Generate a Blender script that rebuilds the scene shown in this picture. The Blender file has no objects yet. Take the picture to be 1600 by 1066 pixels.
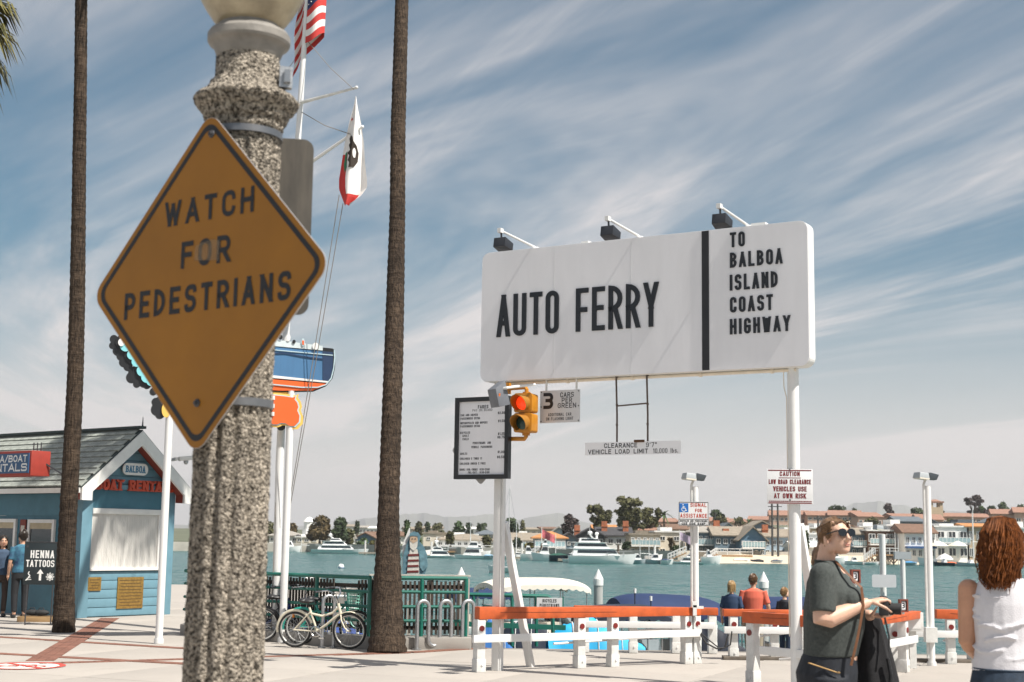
import bpy, bmesh, math, random
from math import sin, cos, pi, radians, atan2, sqrt, hypot, tan
from mathutils import Vector as V3, Matrix
R = random.Random(11)
scene = bpy.context.scene
col = scene.collection

# ------------------------------------------------------------------ camera, light, sky
CAM_Z, FPX, ROLL = 1.65, 2222.0, radians(0.82)
PITCH = atan2(842 - 533, FPX)
_f = V3((0, cos(PITCH), sin(PITCH))); _r = V3((1, 0, 0)); _u = V3((0, -sin(PITCH), cos(PITCH)))
_r2 = _r * cos(ROLL) + _u * sin(ROLL); _u2 = _u * cos(ROLL) - _r * sin(ROLL)
cd = bpy.data.cameras.new('camera'); cam = bpy.data.objects.new('camera', cd); col.objects.link(cam)
cd.lens = 50; cd.sensor_width = 36; cd.sensor_fit = 'HORIZONTAL'; cd.clip_start = .1; cd.clip_end = 30000
cam.matrix_world = Matrix(((_r2.x, _u2.x, -_f.x, 0), (_r2.y, _u2.y, -_f.y, 0), (_r2.z, _u2.z, -_f.z, CAM_Z), (0, 0, 0, 1)))
cd.dof.use_dof = True; cd.dof.focus_distance = 18.0; cd.dof.aperture_fstop = 5.0
scene.camera = cam
SUN_AZ, SUN_EL = radians(33.2), radians(55)          # azimuth from +X towards -Y (behind the camera, right)
sdir = V3((cos(SUN_AZ) * cos(SUN_EL), -sin(SUN_AZ) * cos(SUN_EL), sin(SUN_EL)))
sl = bpy.data.lights.new('sun', 'SUN'); sl.energy = 5.0; sl.angle = radians(0.53); sl.color = (1, .945, .86)
so = bpy.data.objects.new('sun', sl); col.objects.link(so); so.rotation_euler = sdir.to_track_quat('Z', 'Y').to_euler()
so.location = (20, -20, 40)
w = bpy.data.worlds.new('World'); scene.world = w; w.use_nodes = True
nt = w.node_tree; nt.nodes.clear()
def wn(t, **k):
    n = nt.nodes.new(t)
    for a, b in k.items(): setattr(n, a, b)
    return n
def wl(a, b): nt.links.new(a, b)
def wmath(op, a, b=None, c=None):
    n = wn('ShaderNodeMath', operation=op)
    for i, v in enumerate((a, b, c)):
        if v is None: continue
        if isinstance(v, (int, float)): n.inputs[i].default_value = v
        else: wl(v, n.inputs[i])
    return n.outputs[0]
sky = wn('ShaderNodeTexSky', sky_type='NISHITA'); sky.sun_disc = False
sky.sun_elevation = SUN_EL; sky.sun_rotation = atan2(sdir.x, sdir.y); sky.altitude = 0
sky.air_density = 1.0; sky.dust_density = .6; sky.ozone_density = 2.2
tc = wn('ShaderNodeTexCoord'); sx = wn('ShaderNodeSeparateXYZ'); wl(tc.outputs['Generated'], sx.inputs[0])
zz = wmath('ADD', wmath('MAXIMUM', sx.outputs[2], 0.0), 0.06)
px_, py_ = wmath('DIVIDE', sx.outputs[0], zz), wmath('DIVIDE', sx.outputs[1], zz)
ca, sa = cos(radians(112)), sin(radians(112))      # direction in which the cirrus streaks run
al = wmath('ADD', wmath('MULTIPLY', px_, ca), wmath('MULTIPLY', py_, sa))
ac = wmath('ADD', wmath('MULTIPLY', px_, -sa), wmath('MULTIPLY', py_, ca))
def cirrus(ka, kc, detail, rough, off, dist=.6):
    cb = wn('ShaderNodeCombineXYZ'); wl(wmath('MULTIPLY', al, ka), cb.inputs[0]); wl(wmath('MULTIPLY', ac, kc), cb.inputs[1]); cb.inputs[2].default_value = off
    n = wn('ShaderNodeTexNoise'); n.inputs['Scale'].default_value = 1; n.inputs['Detail'].default_value = detail
    n.inputs['Roughness'].default_value = rough; n.inputs['Distortion'].default_value = dist
    wl(cb.outputs[0], n.inputs['Vector']); return n.outputs[0]
def ramp(v, a, b):
    n = wn('ShaderNodeMapRange', interpolation_type='SMOOTHSTEP'); wl(v, n.inputs[0]); n.inputs[1].default_value = a; n.inputs[2].default_value = b
    return n.outputs[0]
c1 = ramp(cirrus(.15, .50, 6, .62, 3.3, 1.2), .43, .66)
c2 = ramp(cirrus(.5, 2.6, 8, .66, 9.1, .9), .40, .74)
c3 = ramp(cirrus(.22, .3, 4, .5, 1.7, .5), .28, .75)
cl = wmath('MULTIPLY', wmath('ADD', wmath('MULTIPLY', c1, .75), wmath('MULTIPLY', wmath('MULTIPLY', c2, c1), .75)), 1.0)
cl = wmath('ADD', cl, wmath('MULTIPLY', c3, .12))
low = wn('ShaderNodeMapRange', interpolation_type='SMOOTHSTEP'); wl(sx.outputs[2], low.inputs[0])
low.inputs[1].default_value = .0; low.inputs[2].default_value = .21; low.inputs[3].default_value = .86; low.inputs[4].default_value = .0
cl = wmath('MINIMUM', wmath('ADD', wmath('MULTIPLY', cl, .86), low.outputs[0]), .92)
hs = wn('ShaderNodeHueSaturation'); hs.inputs['Saturation'].default_value = 1.3; hs.inputs['Value'].default_value = .73; hs.inputs['Hue'].default_value = .480; wl(sky.outputs[0], hs.inputs['Color'])
mx = wn('ShaderNodeMix', data_type='RGBA'); wl(cl, mx.inputs[0]); wl(hs.outputs[0], mx.inputs[6]); mx.inputs[7].default_value = (8.1, 7.6, 7.5, 1)
bg = wn('ShaderNodeBackground'); bg.inputs[1].default_value = .064; wl(mx.outputs[2], bg.inputs[0])
wo = wn('ShaderNodeOutputWorld'); wl(bg.outputs[0], wo.inputs[0])
vs = scene.view_settings; scene.display_settings.display_device = 'sRGB'
vs.view_transform = 'Standard'; vs.look = 'None'; vs.gamma = 1; vs.use_curve_mapping = False; vs.exposure = 0.66
scene.render.engine = 'CYCLES'; cy = scene.cycles
cy.max_bounces = 6; cy.diffuse_bounces = 3; cy.glossy_bounces = 3; cy.transmission_bounces = 4; cy.transparent_max_bounces = 8; cy.volume_bounces = 0
cy.use_denoising = True; cy.caustics_reflective = False; cy.caustics_refractive = False; cy.sample_clamp_indirect = 6

# ------------------------------------------------------------------ picture <-> place
CAMP = V3((0, 0, CAM_Z))
def ray(px, py): return _f + _r2 * ((px - 800) / FPX) + _u2 * ((533 - py) / FPX)
def P(px, py, Y): d = ray(px, py); return CAMP + d * (Y / d.y)
def G(px, py, z=0.0): d = ray(px, py); return CAMP + d * ((z - CAM_Z) / d.z)
def HOR(px): return 842 + (px - 800) * tan(ROLL)
def Vp(P0, rz, px, py, off=0.0):
    """local (x, z) where the view ray meets the upright plane through P0 whose local x axis is turned by rz"""
    u = V3((cos(rz), sin(rz), 0)); n = V3((sin(rz), -cos(rz), 0)); d = ray(px, py); Q = V3(P0) + n * off
    t = (Q - CAMP).dot(n) / d.dot(n); H = CAMP + d * t
    return (H - V3(P0)).dot(u), H.z - P0[2]

# ------------------------------------------------------------------ materials
MAT = {}
def mnode(t, ty, **k):
    n = t.nodes.new(ty)
    for a, b in k.items(): setattr(n, a, b)
    return n
def M(name, c, rough=.6, var=.12, scale=6., bump=0., bscale=60., metal=0., emit=0., spec=.5, alpha=1., c2=None, stretch=None, detail=5):
    if name in MAT: return MAT[name]
    m = bpy.data.materials.new(name); m.use_nodes = True; t = m.node_tree; b = t.nodes['Principled BSDF']
    c = tuple(c)[:3]; m.diffuse_color = (*c, 1)
    b.inputs['Roughness'].default_value = rough; b.inputs['Metallic'].default_value = metal; b.inputs['Specular IOR Level'].default_value = spec
    co = mnode(t, 'ShaderNodeTexCoord'); src = co.outputs['Object']
    if stretch:
        mp = mnode(t, 'ShaderNodeMapping'); mp.inputs['Scale'].default_value = stretch; t.links.new(src, mp.inputs[0]); src = mp.outputs[0]
    n = mnode(t, 'ShaderNodeTexNoise'); n.inputs['Scale'].default_value = scale; n.inputs['Detail'].default_value = detail; n.inputs['Roughness'].default_value = .62
    t.links.new(src, n.inputs['Vector'])
    mr = mnode(t, 'ShaderNodeMapRange'); mr.inputs[1].default_value = .3; mr.inputs[2].default_value = .7; t.links.new(n.outputs[0], mr.inputs[0])
    mi = mnode(t, 'ShaderNodeMix', data_type='RGBA')
    mi.inputs[6].default_value = (*[x * (1 - var) for x in c], 1)
    mi.inputs[7].default_value = (*(c2 if c2 else [min(1, x * (1 + var)) for x in c]), 1)
    t.links.new(mr.outputs[0], mi.inputs[0]); t.links.new(mi.outputs[2], b.inputs['Base Color'])
    if bump:
        n2 = mnode(t, 'ShaderNodeTexNoise'); n2.inputs['Scale'].default_value = bscale; n2.inputs['Detail'].default_value = 4; t.links.new(src, n2.inputs['Vector'])
        bp = mnode(t, 'ShaderNodeBump'); bp.inputs['Strength'].default_value = min(1, bump); bp.inputs['Distance'].default_value = .01 * max(1, bump)
        t.links.new(n2.outputs[0], bp.inputs['Height']); t.links.new(bp.outputs[0], b.inputs['Normal'])
    if emit:
        b.inputs['Emission Color'].default_value = (*c, 1); b.inputs['Emission Strength'].default_value = emit
    if alpha < 1: b.inputs['Alpha'].default_value = alpha
    MAT[name] = m; return m

# ------------------------------------------------------------------ mesh builder
class MB:
    def __init__(s): s.v = []; s.f = []; s.mi = []; s.cur = 0
    def add(s, vs, fs):
        o = len(s.v); s.v.extend([tuple(p) for p in vs]); s.f.extend([tuple(i + o for i in f) for f in fs]); s.mi.extend([s.cur] * len(fs)); return s
    def box(s, c, d, rz=0, rx=0, ry=0, taper=1.0):
        m = Matrix.Translation(c) @ Matrix.Rotation(rz, 4, 'Z') @ Matrix.Rotation(ry, 4, 'Y') @ Matrix.Rotation(rx, 4, 'X')
        vs = [m @ V3((x * d[0] / 2 * (taper if z > 0 else 1), y * d[1] / 2 * (taper if z > 0 else 1), z * d[2] / 2)) for x in (-1, 1) for y in (-1, 1) for z in (-1, 1)]
        return s.add(vs, [(0, 1, 3, 2), (4, 6, 7, 5), (0, 4, 5, 1), (2, 3, 7, 6), (0, 2, 6, 4), (1, 5, 7, 3)])
    def bb(s, lo, hi): return s.box([(a + b) / 2 for a, b in zip(lo, hi)], [abs(b - a) for a, b in zip(lo, hi)])
    def beam(s, a, b, w, h, up=(0, 0, 1)):
        a, b = V3(a), V3(b); d = (b - a).normalized(); u = V3(up)
        sd = d.cross(u)
        if sd.length < 1e-4: sd = d.cross(V3((0, 1, 0)))
        sd.normalize(); un = sd.cross(d).normalized(); vs = []
        for p in (a, b):
            for (i, j) in ((-1, -1), (1, -1), (1, 1), (-1, 1)): vs.append(p + sd * (i * w / 2) + un * (j * h / 2))
        return s.add(vs, [(3, 2, 1, 0), (4, 5, 6, 7), (0, 1, 5, 4), (1, 2, 6, 5), (2, 3, 7, 6), (3, 0, 4, 7)])
    def tube(s, pts, r, n=8, closed=False, cap=True, ry=None):
        pts = [V3(p) for p in pts]; k = len(pts); rr = r if isinstance(r, (list, tuple)) else [r] * k
        prev = None; rings = []
        for i, p in enumerate(pts):
            if closed: d = pts[(i + 1) % k] - pts[i - 1]
            else: d = pts[min(i + 1, k - 1)] - pts[max(i - 1, 0)]
            d = d.normalized() if d.length > 1e-9 else V3((0, 0, 1))
            if prev is None:
                ref = V3((0, 0, 1)) if abs(d.z) < .9 else V3((0, 1, 0)); a = d.cross(ref).normalized()
            else:
                a = prev - d * prev.dot(d); a = a.normalized() if a.length > 1e-6 else d.orthogonal().normalized()
            prev = a; b = d.cross(a); q = ry[i] if ry else 1.0
            rings.append([p + (a * cos(2 * pi * j / n) + b * sin(2 * pi * j / n) * q) * rr[i] for j in range(n)])
        vs = [q for g in rings for q in g]; fs = []
        for i in range(k if closed else k - 1):
            for j in range(n):
                a0, a1 = i * n, ((i + 1) % k) * n
                fs.append((a0 + j, a0 + (j + 1) % n, a1 + (j + 1) % n, a1 + j))
        if cap and not closed: fs.append(tuple(range(n - 1, -1, -1))); fs.append(tuple((k - 1) * n + j for j in range(n)))
        return s.add(vs, fs)
    def loft(s, rings, cap=True):
        """rings: (centre, rx, ry[, exponent]) stacked in z, or lists of points"""
        n = 20; vs = []
        for q in rings:
            if isinstance(q, list): pts = q; n = len(q)
            else:
                c, rx, ry = q[:3]; e = q[3] if len(q) > 3 else 1.0; pts = []
                for j in range(n):
                    a = 2 * pi * j / n; ca, sa = cos(a), sin(a)
                    pts.append(V3((c[0] + rx * math.copysign(abs(ca) ** e, ca), c[1] + ry * math.copysign(abs(sa) ** e, sa), c[2])))
            vs += pts
        fs = []; k = len(rings)
        for i in range(k - 1):
            for j in range(n): fs.append((i * n + j, i * n + (j + 1) % n, (i + 1) * n + (j + 1) % n, (i + 1) * n + j))
        if cap: fs.append(tuple(range(n - 1, -1, -1))); fs.append(tuple((k - 1) * n + j for j in range(n)))
        return s.add(vs, fs)
    def lathe(s, prof, n=24, c=(0, 0, 0), flute=None):
        vs = []; fs = []; k = len(prof)
        for (r, z) in prof:
            for j in range(n):
                a = 2 * pi * j / n; q = r * (flute(a, z) if flute else 1); vs.append((c[0] + q * cos(a), c[1] + q * sin(a), c[2] + z))
        for i in range(k - 1):
            for j in range(n): fs.append((i * n + j, i * n + (j + 1) % n, (i + 1) * n + (j + 1) % n, (i + 1) * n + j))
        fs.append(tuple(range(n - 1, -1, -1))); fs.append(tuple((k - 1) * n + j for j in range(n)))
        return s.add(vs, fs)
    def prism(s, poly, y0, y1):
        """polygon in (x, z) extruded from y0 (front) to y1"""
        n = len(poly); vs = [(x, y0, z) for x, z in poly] + [(x, y1, z) for x, z in poly]
        return s.add(vs, [tuple(range(n)), tuple(range(2 * n - 1, n - 1, -1))] + [(i, i + n, (i + 1) % n + n, (i + 1) % n) for i in range(n)])
    def slab(s, poly, z0, z1):
        """polygon in (x, y) extruded from z0 up to z1"""
        n = len(poly); vs = [(x, y, z0) for x, y in poly] + [(x, y, z1) for x, y in poly]
        return s.add(vs, [tuple(range(n - 1, -1, -1)), tuple(range(n, 2 * n))] + [(i, (i + 1) % n, (i + 1) % n + n, i + n) for i in range(n)])
    def ell(s, c, r, nu=12, nv=8, rot=None):
        prof = []; vs = []; fs = []
        for i in range(nv + 1):
            th = pi * i / nv
            for j in range(nu):
                a = 2 * pi * j / nu; p = V3((r[0] * sin(th) * cos(a), r[1] * sin(th) * sin(a), -r[2] * cos(th)))
                if rot: p = rot @ p
                vs.append(p + V3(c))
        for i in range(nv):
            for j in range(nu): fs.append((i * nu + j, i * nu + (j + 1) % nu, (i + 1) * nu + (j + 1) % nu, (i + 1) * nu + j))
        return s.add(vs, fs)
    def grid(s, fn, nu, nv):
        vs = [fn(i / nu, j / nv) for j in range(nv + 1) for i in range(nu + 1)]
        return s.add(vs, [(j * (nu + 1) + i, j * (nu + 1) + i + 1, (j + 1) * (nu + 1) + i + 1, (j + 1) * (nu + 1) + i) for j in range(nv) for i in range(nu)])
    def leaves(s, c, rad, n, size, rnd, flat=.5, shell=.35):
        c = V3(c)
        for _ in range(n):
            d = V3((rnd.gauss(0, 1), rnd.gauss(0, 1), rnd.gauss(0, 1))).normalized(); q = shell + (1 - shell) * rnd.random() ** .5
            p = c + V3((d.x * rad[0], d.y * rad[1], d.z * rad[2])) * q
            nrm = (d + V3((rnd.gauss(0, .6), rnd.gauss(0, .6), rnd.gauss(0, .6) + flat))).normalized()
            a = nrm.orthogonal().normalized(); a = Matrix.Rotation(rnd.random() * 6.28, 3, nrm) @ a; b = nrm.cross(a); z = size * rnd.uniform(.6, 1.3)
            s.add([p - a * z, p - b * z * .5, p + a * z, p + b * z * .5], [(0, 1, 2, 3)])
        return s

TM = {}
def empty(name, loc=(0, 0, 0), rz=0):
    o = bpy.data.objects.new(name, None); col.objects.link(o); o.empty_display_size = .2
    o.location = loc; o.rotation_euler = (0, 0, rz); TM[o.name] = Matrix.Translation(loc) @ Matrix.Rotation(rz, 4, 'Z'); return o
def tag(o, label=None, cat=None, group=None, kind=None):
    if label: o['label'] = label
    if cat: o['category'] = cat
    if group: o['group'] = group
    if kind: o['kind'] = kind
    return o
def thing(name, label, cat, loc=(0, 0, 0), rz=0, group=None): return tag(empty(name, loc, rz), label, cat, group)
def part(name, mb, mat, parent=None, smooth=False, w=False, bevel=0., label=None, kind=None, ang=.6):
    """links the builder's mesh as ONE object; w=True: its vertices are in world space"""
    me = bpy.data.meshes.new(name); vs = mb.v
    if w and parent is not None:
        inv = TM[parent.name].inverted(); vs = [tuple(inv @ V3(p)) for p in vs]
    me.from_pydata(vs, [], mb.f); mats = mat if isinstance(mat, (list, tuple)) else [mat]
    for q in mats: me.materials.append(q)
    if len(mats) > 1: me.polygons.foreach_set('material_index', mb.mi)
    me.update()
    bm = bmesh.new(); bm.from_mesh(me)
    bmesh.ops.recalc_face_normals(bm, faces=bm.faces)
    if bevel:
        es = [e for e in bm.edges if len(e.link_faces) == 2 and e.calc_face_angle(0) > .5]
        bmesh.ops.bevel(bm, geom=es, offset=bevel, segments=2, affect='EDGES', profile=.6, clamp_overlap=True)
    bm.to_mesh(me); bm.free()
    if smooth or bevel: me.shade_smooth(); me.set_sharp_from_angle(angle=ang)
    o = bpy.data.objects.new(name, me); col.objects.link(o)
    if parent is not None:
        o.parent = parent; TM[o.name] = TM[parent.name]
    else: TM[o.name] = Matrix()
    if label: o['label'] = label
    if kind: o['kind'] = kind
    return o
def struct(name, mb, mat, smooth=False, parent=None, kind='structure', **k):
    o = part(name, mb, mat, parent, smooth, **k)
    if parent is None or kind == 'stuff': o['kind'] = kind
    return o
KIDS = {}
def kids(o): return [c for c in bpy.data.objects if c.parent == o]
def dup(src, parent, loc=(0, 0, 0), rz=0):
    """copy of a child object (and its own children) under a given parent, sharing mesh data"""
    c = src.copy(); col.objects.link(c); c.parent = parent; c.location = loc; c.rotation_euler = (0, 0, rz)
    TM[c.name] = TM[parent.name] if parent else Matrix()
    for g in src.children:
        d = g.copy(); col.objects.link(d); d.parent = c
    return c
def dup_tree(src, loc, rz, label=None):
    """copy of a thing with its parts and sub-parts"""
    r = src.copy(); col.objects.link(r); r.location = loc; r.rotation_euler = (0, 0, rz)
    TM[r.name] = Matrix.Translation(loc) @ Matrix.Rotation(rz, 4, 'Z')
    if label: r['label'] = label
    for ch in src.children:
        c = ch.copy(); col.objects.link(c); c.parent = r
        for g in ch.children:
            d = g.copy(); col.objects.link(d); d.parent = c
    return r
def rrect(w, h, r, n=5, cx=0, cz=0):
    o = []
    for (sx_, sz_, a0) in ((1, 1, 0), (-1, 1, 90), (-1, -1, 180), (1, -1, 270)):
        for i in range(n + 1):
            a = radians(a0 + 90 * i / n); o.append((cx + sx_ * (w / 2 - r) + r * cos(a), cz + sz_ * (h / 2 - r) + r * sin(a)))
    return o
def disc(r, n=20, cx=0, cz=0): return [(cx + r * cos(2 * pi * i / n), cz + r * sin(2 * pi * i / n)) for i in range(n)]

# ------------------------------------------------------------------ stroke lettering
K = 1  # full rounding
GL = {
 'A': (1.05, [[(0, 0), (.5, 1), (1, 0)], [(.16, .3), (.84, .3)]]),
 'B': (1, [[(0, 0), (0, 1), (.93, 1, K), (.93, .53, K), (0, .53)], [(0, .53), (1, .53, K), (1, 0, K), (0, 0)]]),
 'C': (1, [[(1, .76), (1, 1, K), (0, 1, K), (0, 0, K), (1, 0, K), (1, .24)]]),
 'D': (1, [[(0, 0), (0, 1), (1, 1, K), (1, 0, K), (0, 0)]]),
 'E': (.9, [[(1, 1), (0, 1), (0, 0), (1, 0)], [(0, .52), (.85, .52)]]),
 'F': (.9, [[(1, 1), (0, 1), (0, 0)], [(0, .5), (.85, .5)]]),
 'G': (1, [[(1, .80), (1, 1, K), (0, 1, K), (0, 0, K), (1, 0, K), (1, .46), (.55, .46)]]),
 'H': (1, [[(0, 0), (0, 1)], [(1, 0), (1, 1)], [(0, .52), (1, .52)]]),
 'I': (0, [[(0, 0), (0, 1)]]), 'J': (.9, [[(1, 1), (1, 0, K), (0, 0, K), (0, .3)]]),
 'K': (1, [[(0, 0), (0, 1)], [(1, 1), (.05, .42)], [(.36, .6), (1, 0)]]), 'L': (.85, [[(0, 1), (0, 0), (1, 0)]]),
 'M': (1.25, [[(0, 0), (0, 1), (.5, .25), (1, 1), (1, 0)]]), 'N': (1.02, [[(0, 0), (0, 1), (1, 0), (1, 1)]]),
 'O': (1, [[(.5, 1), (1, 1, K), (1, 0, K), (0, 0, K), (0, 1, K), (.5, 1)]]),
 'P': (1, [[(0, 0), (0, 1), (1, 1, K), (1, .44, K), (0, .44)]]),
 'Q': (1, [[(.5, 1), (1, 1, K), (1, 0, K), (0, 0, K), (0, 1, K), (.5, 1)], [(.6, .25), (1.05, -.05)]]),
 'R': (1, [[(0, 0), (0, 1), (1, 1, K), (1, .46, K), (0, .46)], [(.5, .46), (1, 0)]]),
 'S': (1, [[(1, .86), (1, 1, K), (0, 1, K), (0, .52, K), (1, .52, K), (1, 0, K), (0, 0, K), (0, .14)]]),
 'T': (.95, [[(0, 1), (1, 1)], [(.5, 1), (.5, 0)]]), 'U': (1, [[(0, 1), (0, 0, K), (1, 0, K), (1, 1)]]),
 'V': (1.05, [[(0, 1), (.5, 0), (1, 1)]]), 'W': (1.4, [[(0, 1), (.26, 0), (.5, .9), (.74, 0), (1, 1)]]),
 'X': (1, [[(0, 0), (1, 1)], [(0, 1), (1, 0)]]), 'Y': (1.05, [[(0, 1), (.5, .46), (1, 1)], [(.5, .46), (.5, 0)]]),
 'Z': (.95, [[(0, 1), (1, 1), (0, 0), (1, 0)]]),
 '0': (.9, [[(.5, 1), (1, 1, K), (1, 0, K), (0, 0, K), (0, 1, K), (.5, 1)]]), '1': (.4, [[(0, .8), (1, 1), (1, 0)]]),
 '2': (.9, [[(0, .7), (0, 1, K), (1, 1, K), (1, .55, .7), (0, .1), (0, 0), (1, 0)]]),
 '3': (.9, [[(0, 1), (1, 1, K), (1, .53, K), (.3, .53)], [(.3, .53), (1, .53, K), (1, 0, K), (0, 0)]]),
 '5': (.9, [[(1, 1), (0, 1), (0, .58), (1, .58, K), (1, 0, K), (0, 0, K), (0, .2)]]),
 '6': (.9, [[(1, .8), (1, 1, K), (0, 1, K), (0, 0, K), (1, 0, K), (1, .55, K), (0, .55)]]),
 '7': (.9, [[(0, 1), (1, 1), (.35, 0)]]), '9': (.9, [[(0, .2), (0, 0, K), (1, 0, K), (1, 1, K), (0, 1, K), (0, .45, K), (1, .45)]]),
 '$': (.9, [[(1, .80), (1, .9, K), (0, .9, K), (0, .5, K), (1, .5, K), (1, .1, K), (0, .1, K), (0, .20)], [(.5, 1), (.5, 0)]]),
 '-': (.5, [[(0, .48), (1, .48)]]), '.': (0, [[(0, 0), (0, .12)]]), ':': (0, [[(0, .1), (0, .25)], [(0, .6), (0, .75)]]),
 "'": (0, [[(0, .75), (0, 1)]]), '"': (.3, [[(0, .75), (0, 1)], [(1, .75), (1, 1)]]), '/': (.7, [[(0, -.05), (1, 1.05)]]), ',': (0, [[(0, .1), (-.1, -.12)]]),
 'l': (0, [[(0, 0), (0, 1)]]), 'b': (.8, [[(0, 1), (0, 0), (1, 0, K), (1, .65, K), (0, .65)]]),
 's': (.75, [[(1, .56), (1, .65, K), (0, .65, K), (0, .33, K), (1, .33, K), (1, 0, K), (0, 0, K), (0, .09)]]),
}
def roundpoly(pts, n=5):
    out = []; k = len(pts)
    for i, p in enumerate(pts):
        if len(p) < 3 or i == 0 or i == k - 1: out.append((p[0], p[1])); continue
        a, b, c = V3((*pts[i - 1][:2], 0)), V3((*p[:2], 0)), V3((*pts[i + 1][:2], 0))
        la, lc = (a - b).length, (c - b).length
        ha = la * (.5 if len(pts[i - 1]) > 2 and 0 < i - 1 else 1); hc = lc * (.5 if len(pts[i + 1]) > 2 and i + 1 < k - 1 else 1)
        q = min(ha, hc) * p[2]; A, C = b + (a - b).normalized() * q, b + (c - b).normalized() * q
        for j in range(n + 1):
            t = j / n; m_ = .552
            # cubic arc
            P1, P2 = A + (b - A) * m_, C + (b - C) * m_
            r_ = A * (1 - t) ** 3 + P1 * 3 * t * (1 - t) ** 2 + P2 * 3 * t * t * (1 - t) + C * t ** 3; out.append((r_.x, r_.y))
    res = [out[0]]
    for q in out[1:]:
        if hypot(q[0] - res[-1][0], q[1] - res[-1][1]) > 1e-6: res.append(q)
    return res
def splitsharp(pts):
    """a stroke is cut where it turns back sharply (the tips of A, N, V, W)"""
    out, cur = [], [pts[0]]
    for i in range(1, len(pts)):
        cur.append(pts[i])
        if i < len(pts) - 1:
            d1 = V3((pts[i][0] - pts[i - 1][0], pts[i][1] - pts[i - 1][1], 0)).normalized(); d2 = V3((pts[i + 1][0] - pts[i][0], pts[i + 1][1] - pts[i][1], 0)).normalized()
            if d1.dot(d2) < -.25: out.append(cur); cur = [pts[i]]
    out.append(cur); return out
def diag(mb, p, q, t, y0, y1, xf):
    if p[1] > q[1]: p, q = q, p
    dx, dz = q[0] - p[0], q[1] - p[1]; hx = t / 2 * hypot(dx, dz) / dz; e = t / 2 * dx / dz
    c = [(p[0] - e - hx, p[1] - t / 2), (p[0] - e + hx, p[1] - t / 2), (q[0] + e + hx, q[1] + t / 2), (q[0] + e - hx, q[1] + t / 2)]
    c = [xf(*k) for k in c]; vs = [(x, y0, z) for x, z in c]; fs = [(0, 1, 2, 3)]
    if y1 - y0 > .0009: vs += [(x, y1, z) for x, z in c]; fs += [(i, (i + 1) % 4, (i + 1) % 4 + 4, i + 4) for i in range(4)]
    mb.add(vs, fs)
def ribbon(mb, pts, t, y0, y1, xf=lambda x, z: (x, z)):
    closed = hypot(pts[0][0] - pts[-1][0], pts[0][1] - pts[-1][1]) < 1e-6
    if closed: pts = pts[:-1]
    k = len(pts); L = []; Rr = []
    for i in range(k):
        if closed: a, b = pts[i - 1], pts[(i + 1) % k]
        else: a, b = pts[max(i - 1, 0)], pts[min(i + 1, k - 1)]
        p = pts[i]
        d1 = V3((p[0] - a[0], p[1] - a[1], 0)); d2 = V3((b[0] - p[0], b[1] - p[1], 0))
        if d1.length < 1e-9: d1 = d2
        if d2.length < 1e-9: d2 = d1
        d1.normalize(); d2.normalize(); n1, n2 = V3((-d1.y, d1.x, 0)), V3((-d2.y, d2.x, 0)); n = n1 + n2
        n = n.normalized() if n.length > 1e-6 else n1
        q = t / 2 / max(.35, n.dot(n1))
        L.append(xf(p[0] + n.x * q, p[1] + n.y * q)); Rr.append(xf(p[0] - n.x * q, p[1] - n.y * q))
    vs = [(x, y0, z) for x, z in L] + [(x, y0, z) for x, z in Rr]; fs = []
    m = k if closed else k - 1
    for i in range(m): j = (i + 1) % k; fs.append((i, j, k + j, k + i))
    if y1 - y0 > .0009:
        vs += [(x, y1, z) for x, z in L] + [(x, y1, z) for x, z in Rr]
        for i in range(m):
            j = (i + 1) % k; fs.append((i, j, 2 * k + j, 2 * k + i)); fs.append((k + i, k + j, 3 * k + j, 3 * k + i))
        if not closed: fs.append((0, k, 3 * k, 2 * k)); fs.append((k - 1, 2 * k - 1, 4 * k - 1, 3 * k - 1))
    mb.add(vs, fs)
def gwidth(ch, h, wf, sw):
    if ch == ' ': return h * wf * .75
    return GL[ch][0] * (h * wf - h * sw) + h * sw
def glyph(mb, ch, x, z, h, wf, sw, y0, y1, serif=False, xf=None):
    w_, st = GL[ch]; t = h * sw; W_ = w_ * (h * wf - t)
    for i, poly in enumerate(st):
        full = [(x + t / 2 + p[0] * (W_ if w_ else h * wf), z + t / 2 + p[1] * (h - t), *p[2:]) for p in poly]; F_ = xf or (lambda a, b: (a, b))
        for j, seg in enumerate(splitsharp(full)):
            e = (i + j * .3) * .0005
            if len(seg) == 2 and abs(seg[0][1] - seg[1][1]) > .3 * h and abs(seg[0][0] - seg[1][0]) > .02 * h: diag(mb, seg[0], seg[1], t, y0 - e, y1, F_); continue
            q = roundpoly(seg)
            if hypot(q[0][0] - q[-1][0], q[0][1] - q[-1][1]) > 1e-6:     # open ends reach half a stroke further
                for a, b in ((0, 1), (-1, -2)):
                    d = V3((q[a][0] - q[b][0], q[a][1] - q[b][1], 0)).normalized() * (t / 2); q[a] = (q[a][0] + d.x, q[a][1] + d.y)
            ribbon(mb, q, t, y0 - e, y1, F_)
        if serif:
            for (a, b) in (poly[0], poly[-1]):
                if len((a, b)) and (b[1] if isinstance(b, tuple) else 0): pass
    if serif:
        seen = set()
        for poly in st:
            for p in (poly[0], poly[-1]):
                if p[1] in (0, 1) and (round(p[0], 2), p[1]) not in seen and not (ch in 'BDPRE' and p[0] > .1 and ch != 'R'):
                    seen.add((round(p[0], 2), p[1])); cx = x + t / 2 + p[0] * W_; cz = z + (h - t * .3 if p[1] else t * .3)
                    ribbon(mb, [(cx - t * .95, cz), (cx + t * .95, cz)], t * .6, y0 - .002, y1, xf or (lambda a, b: (a, b)))
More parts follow.
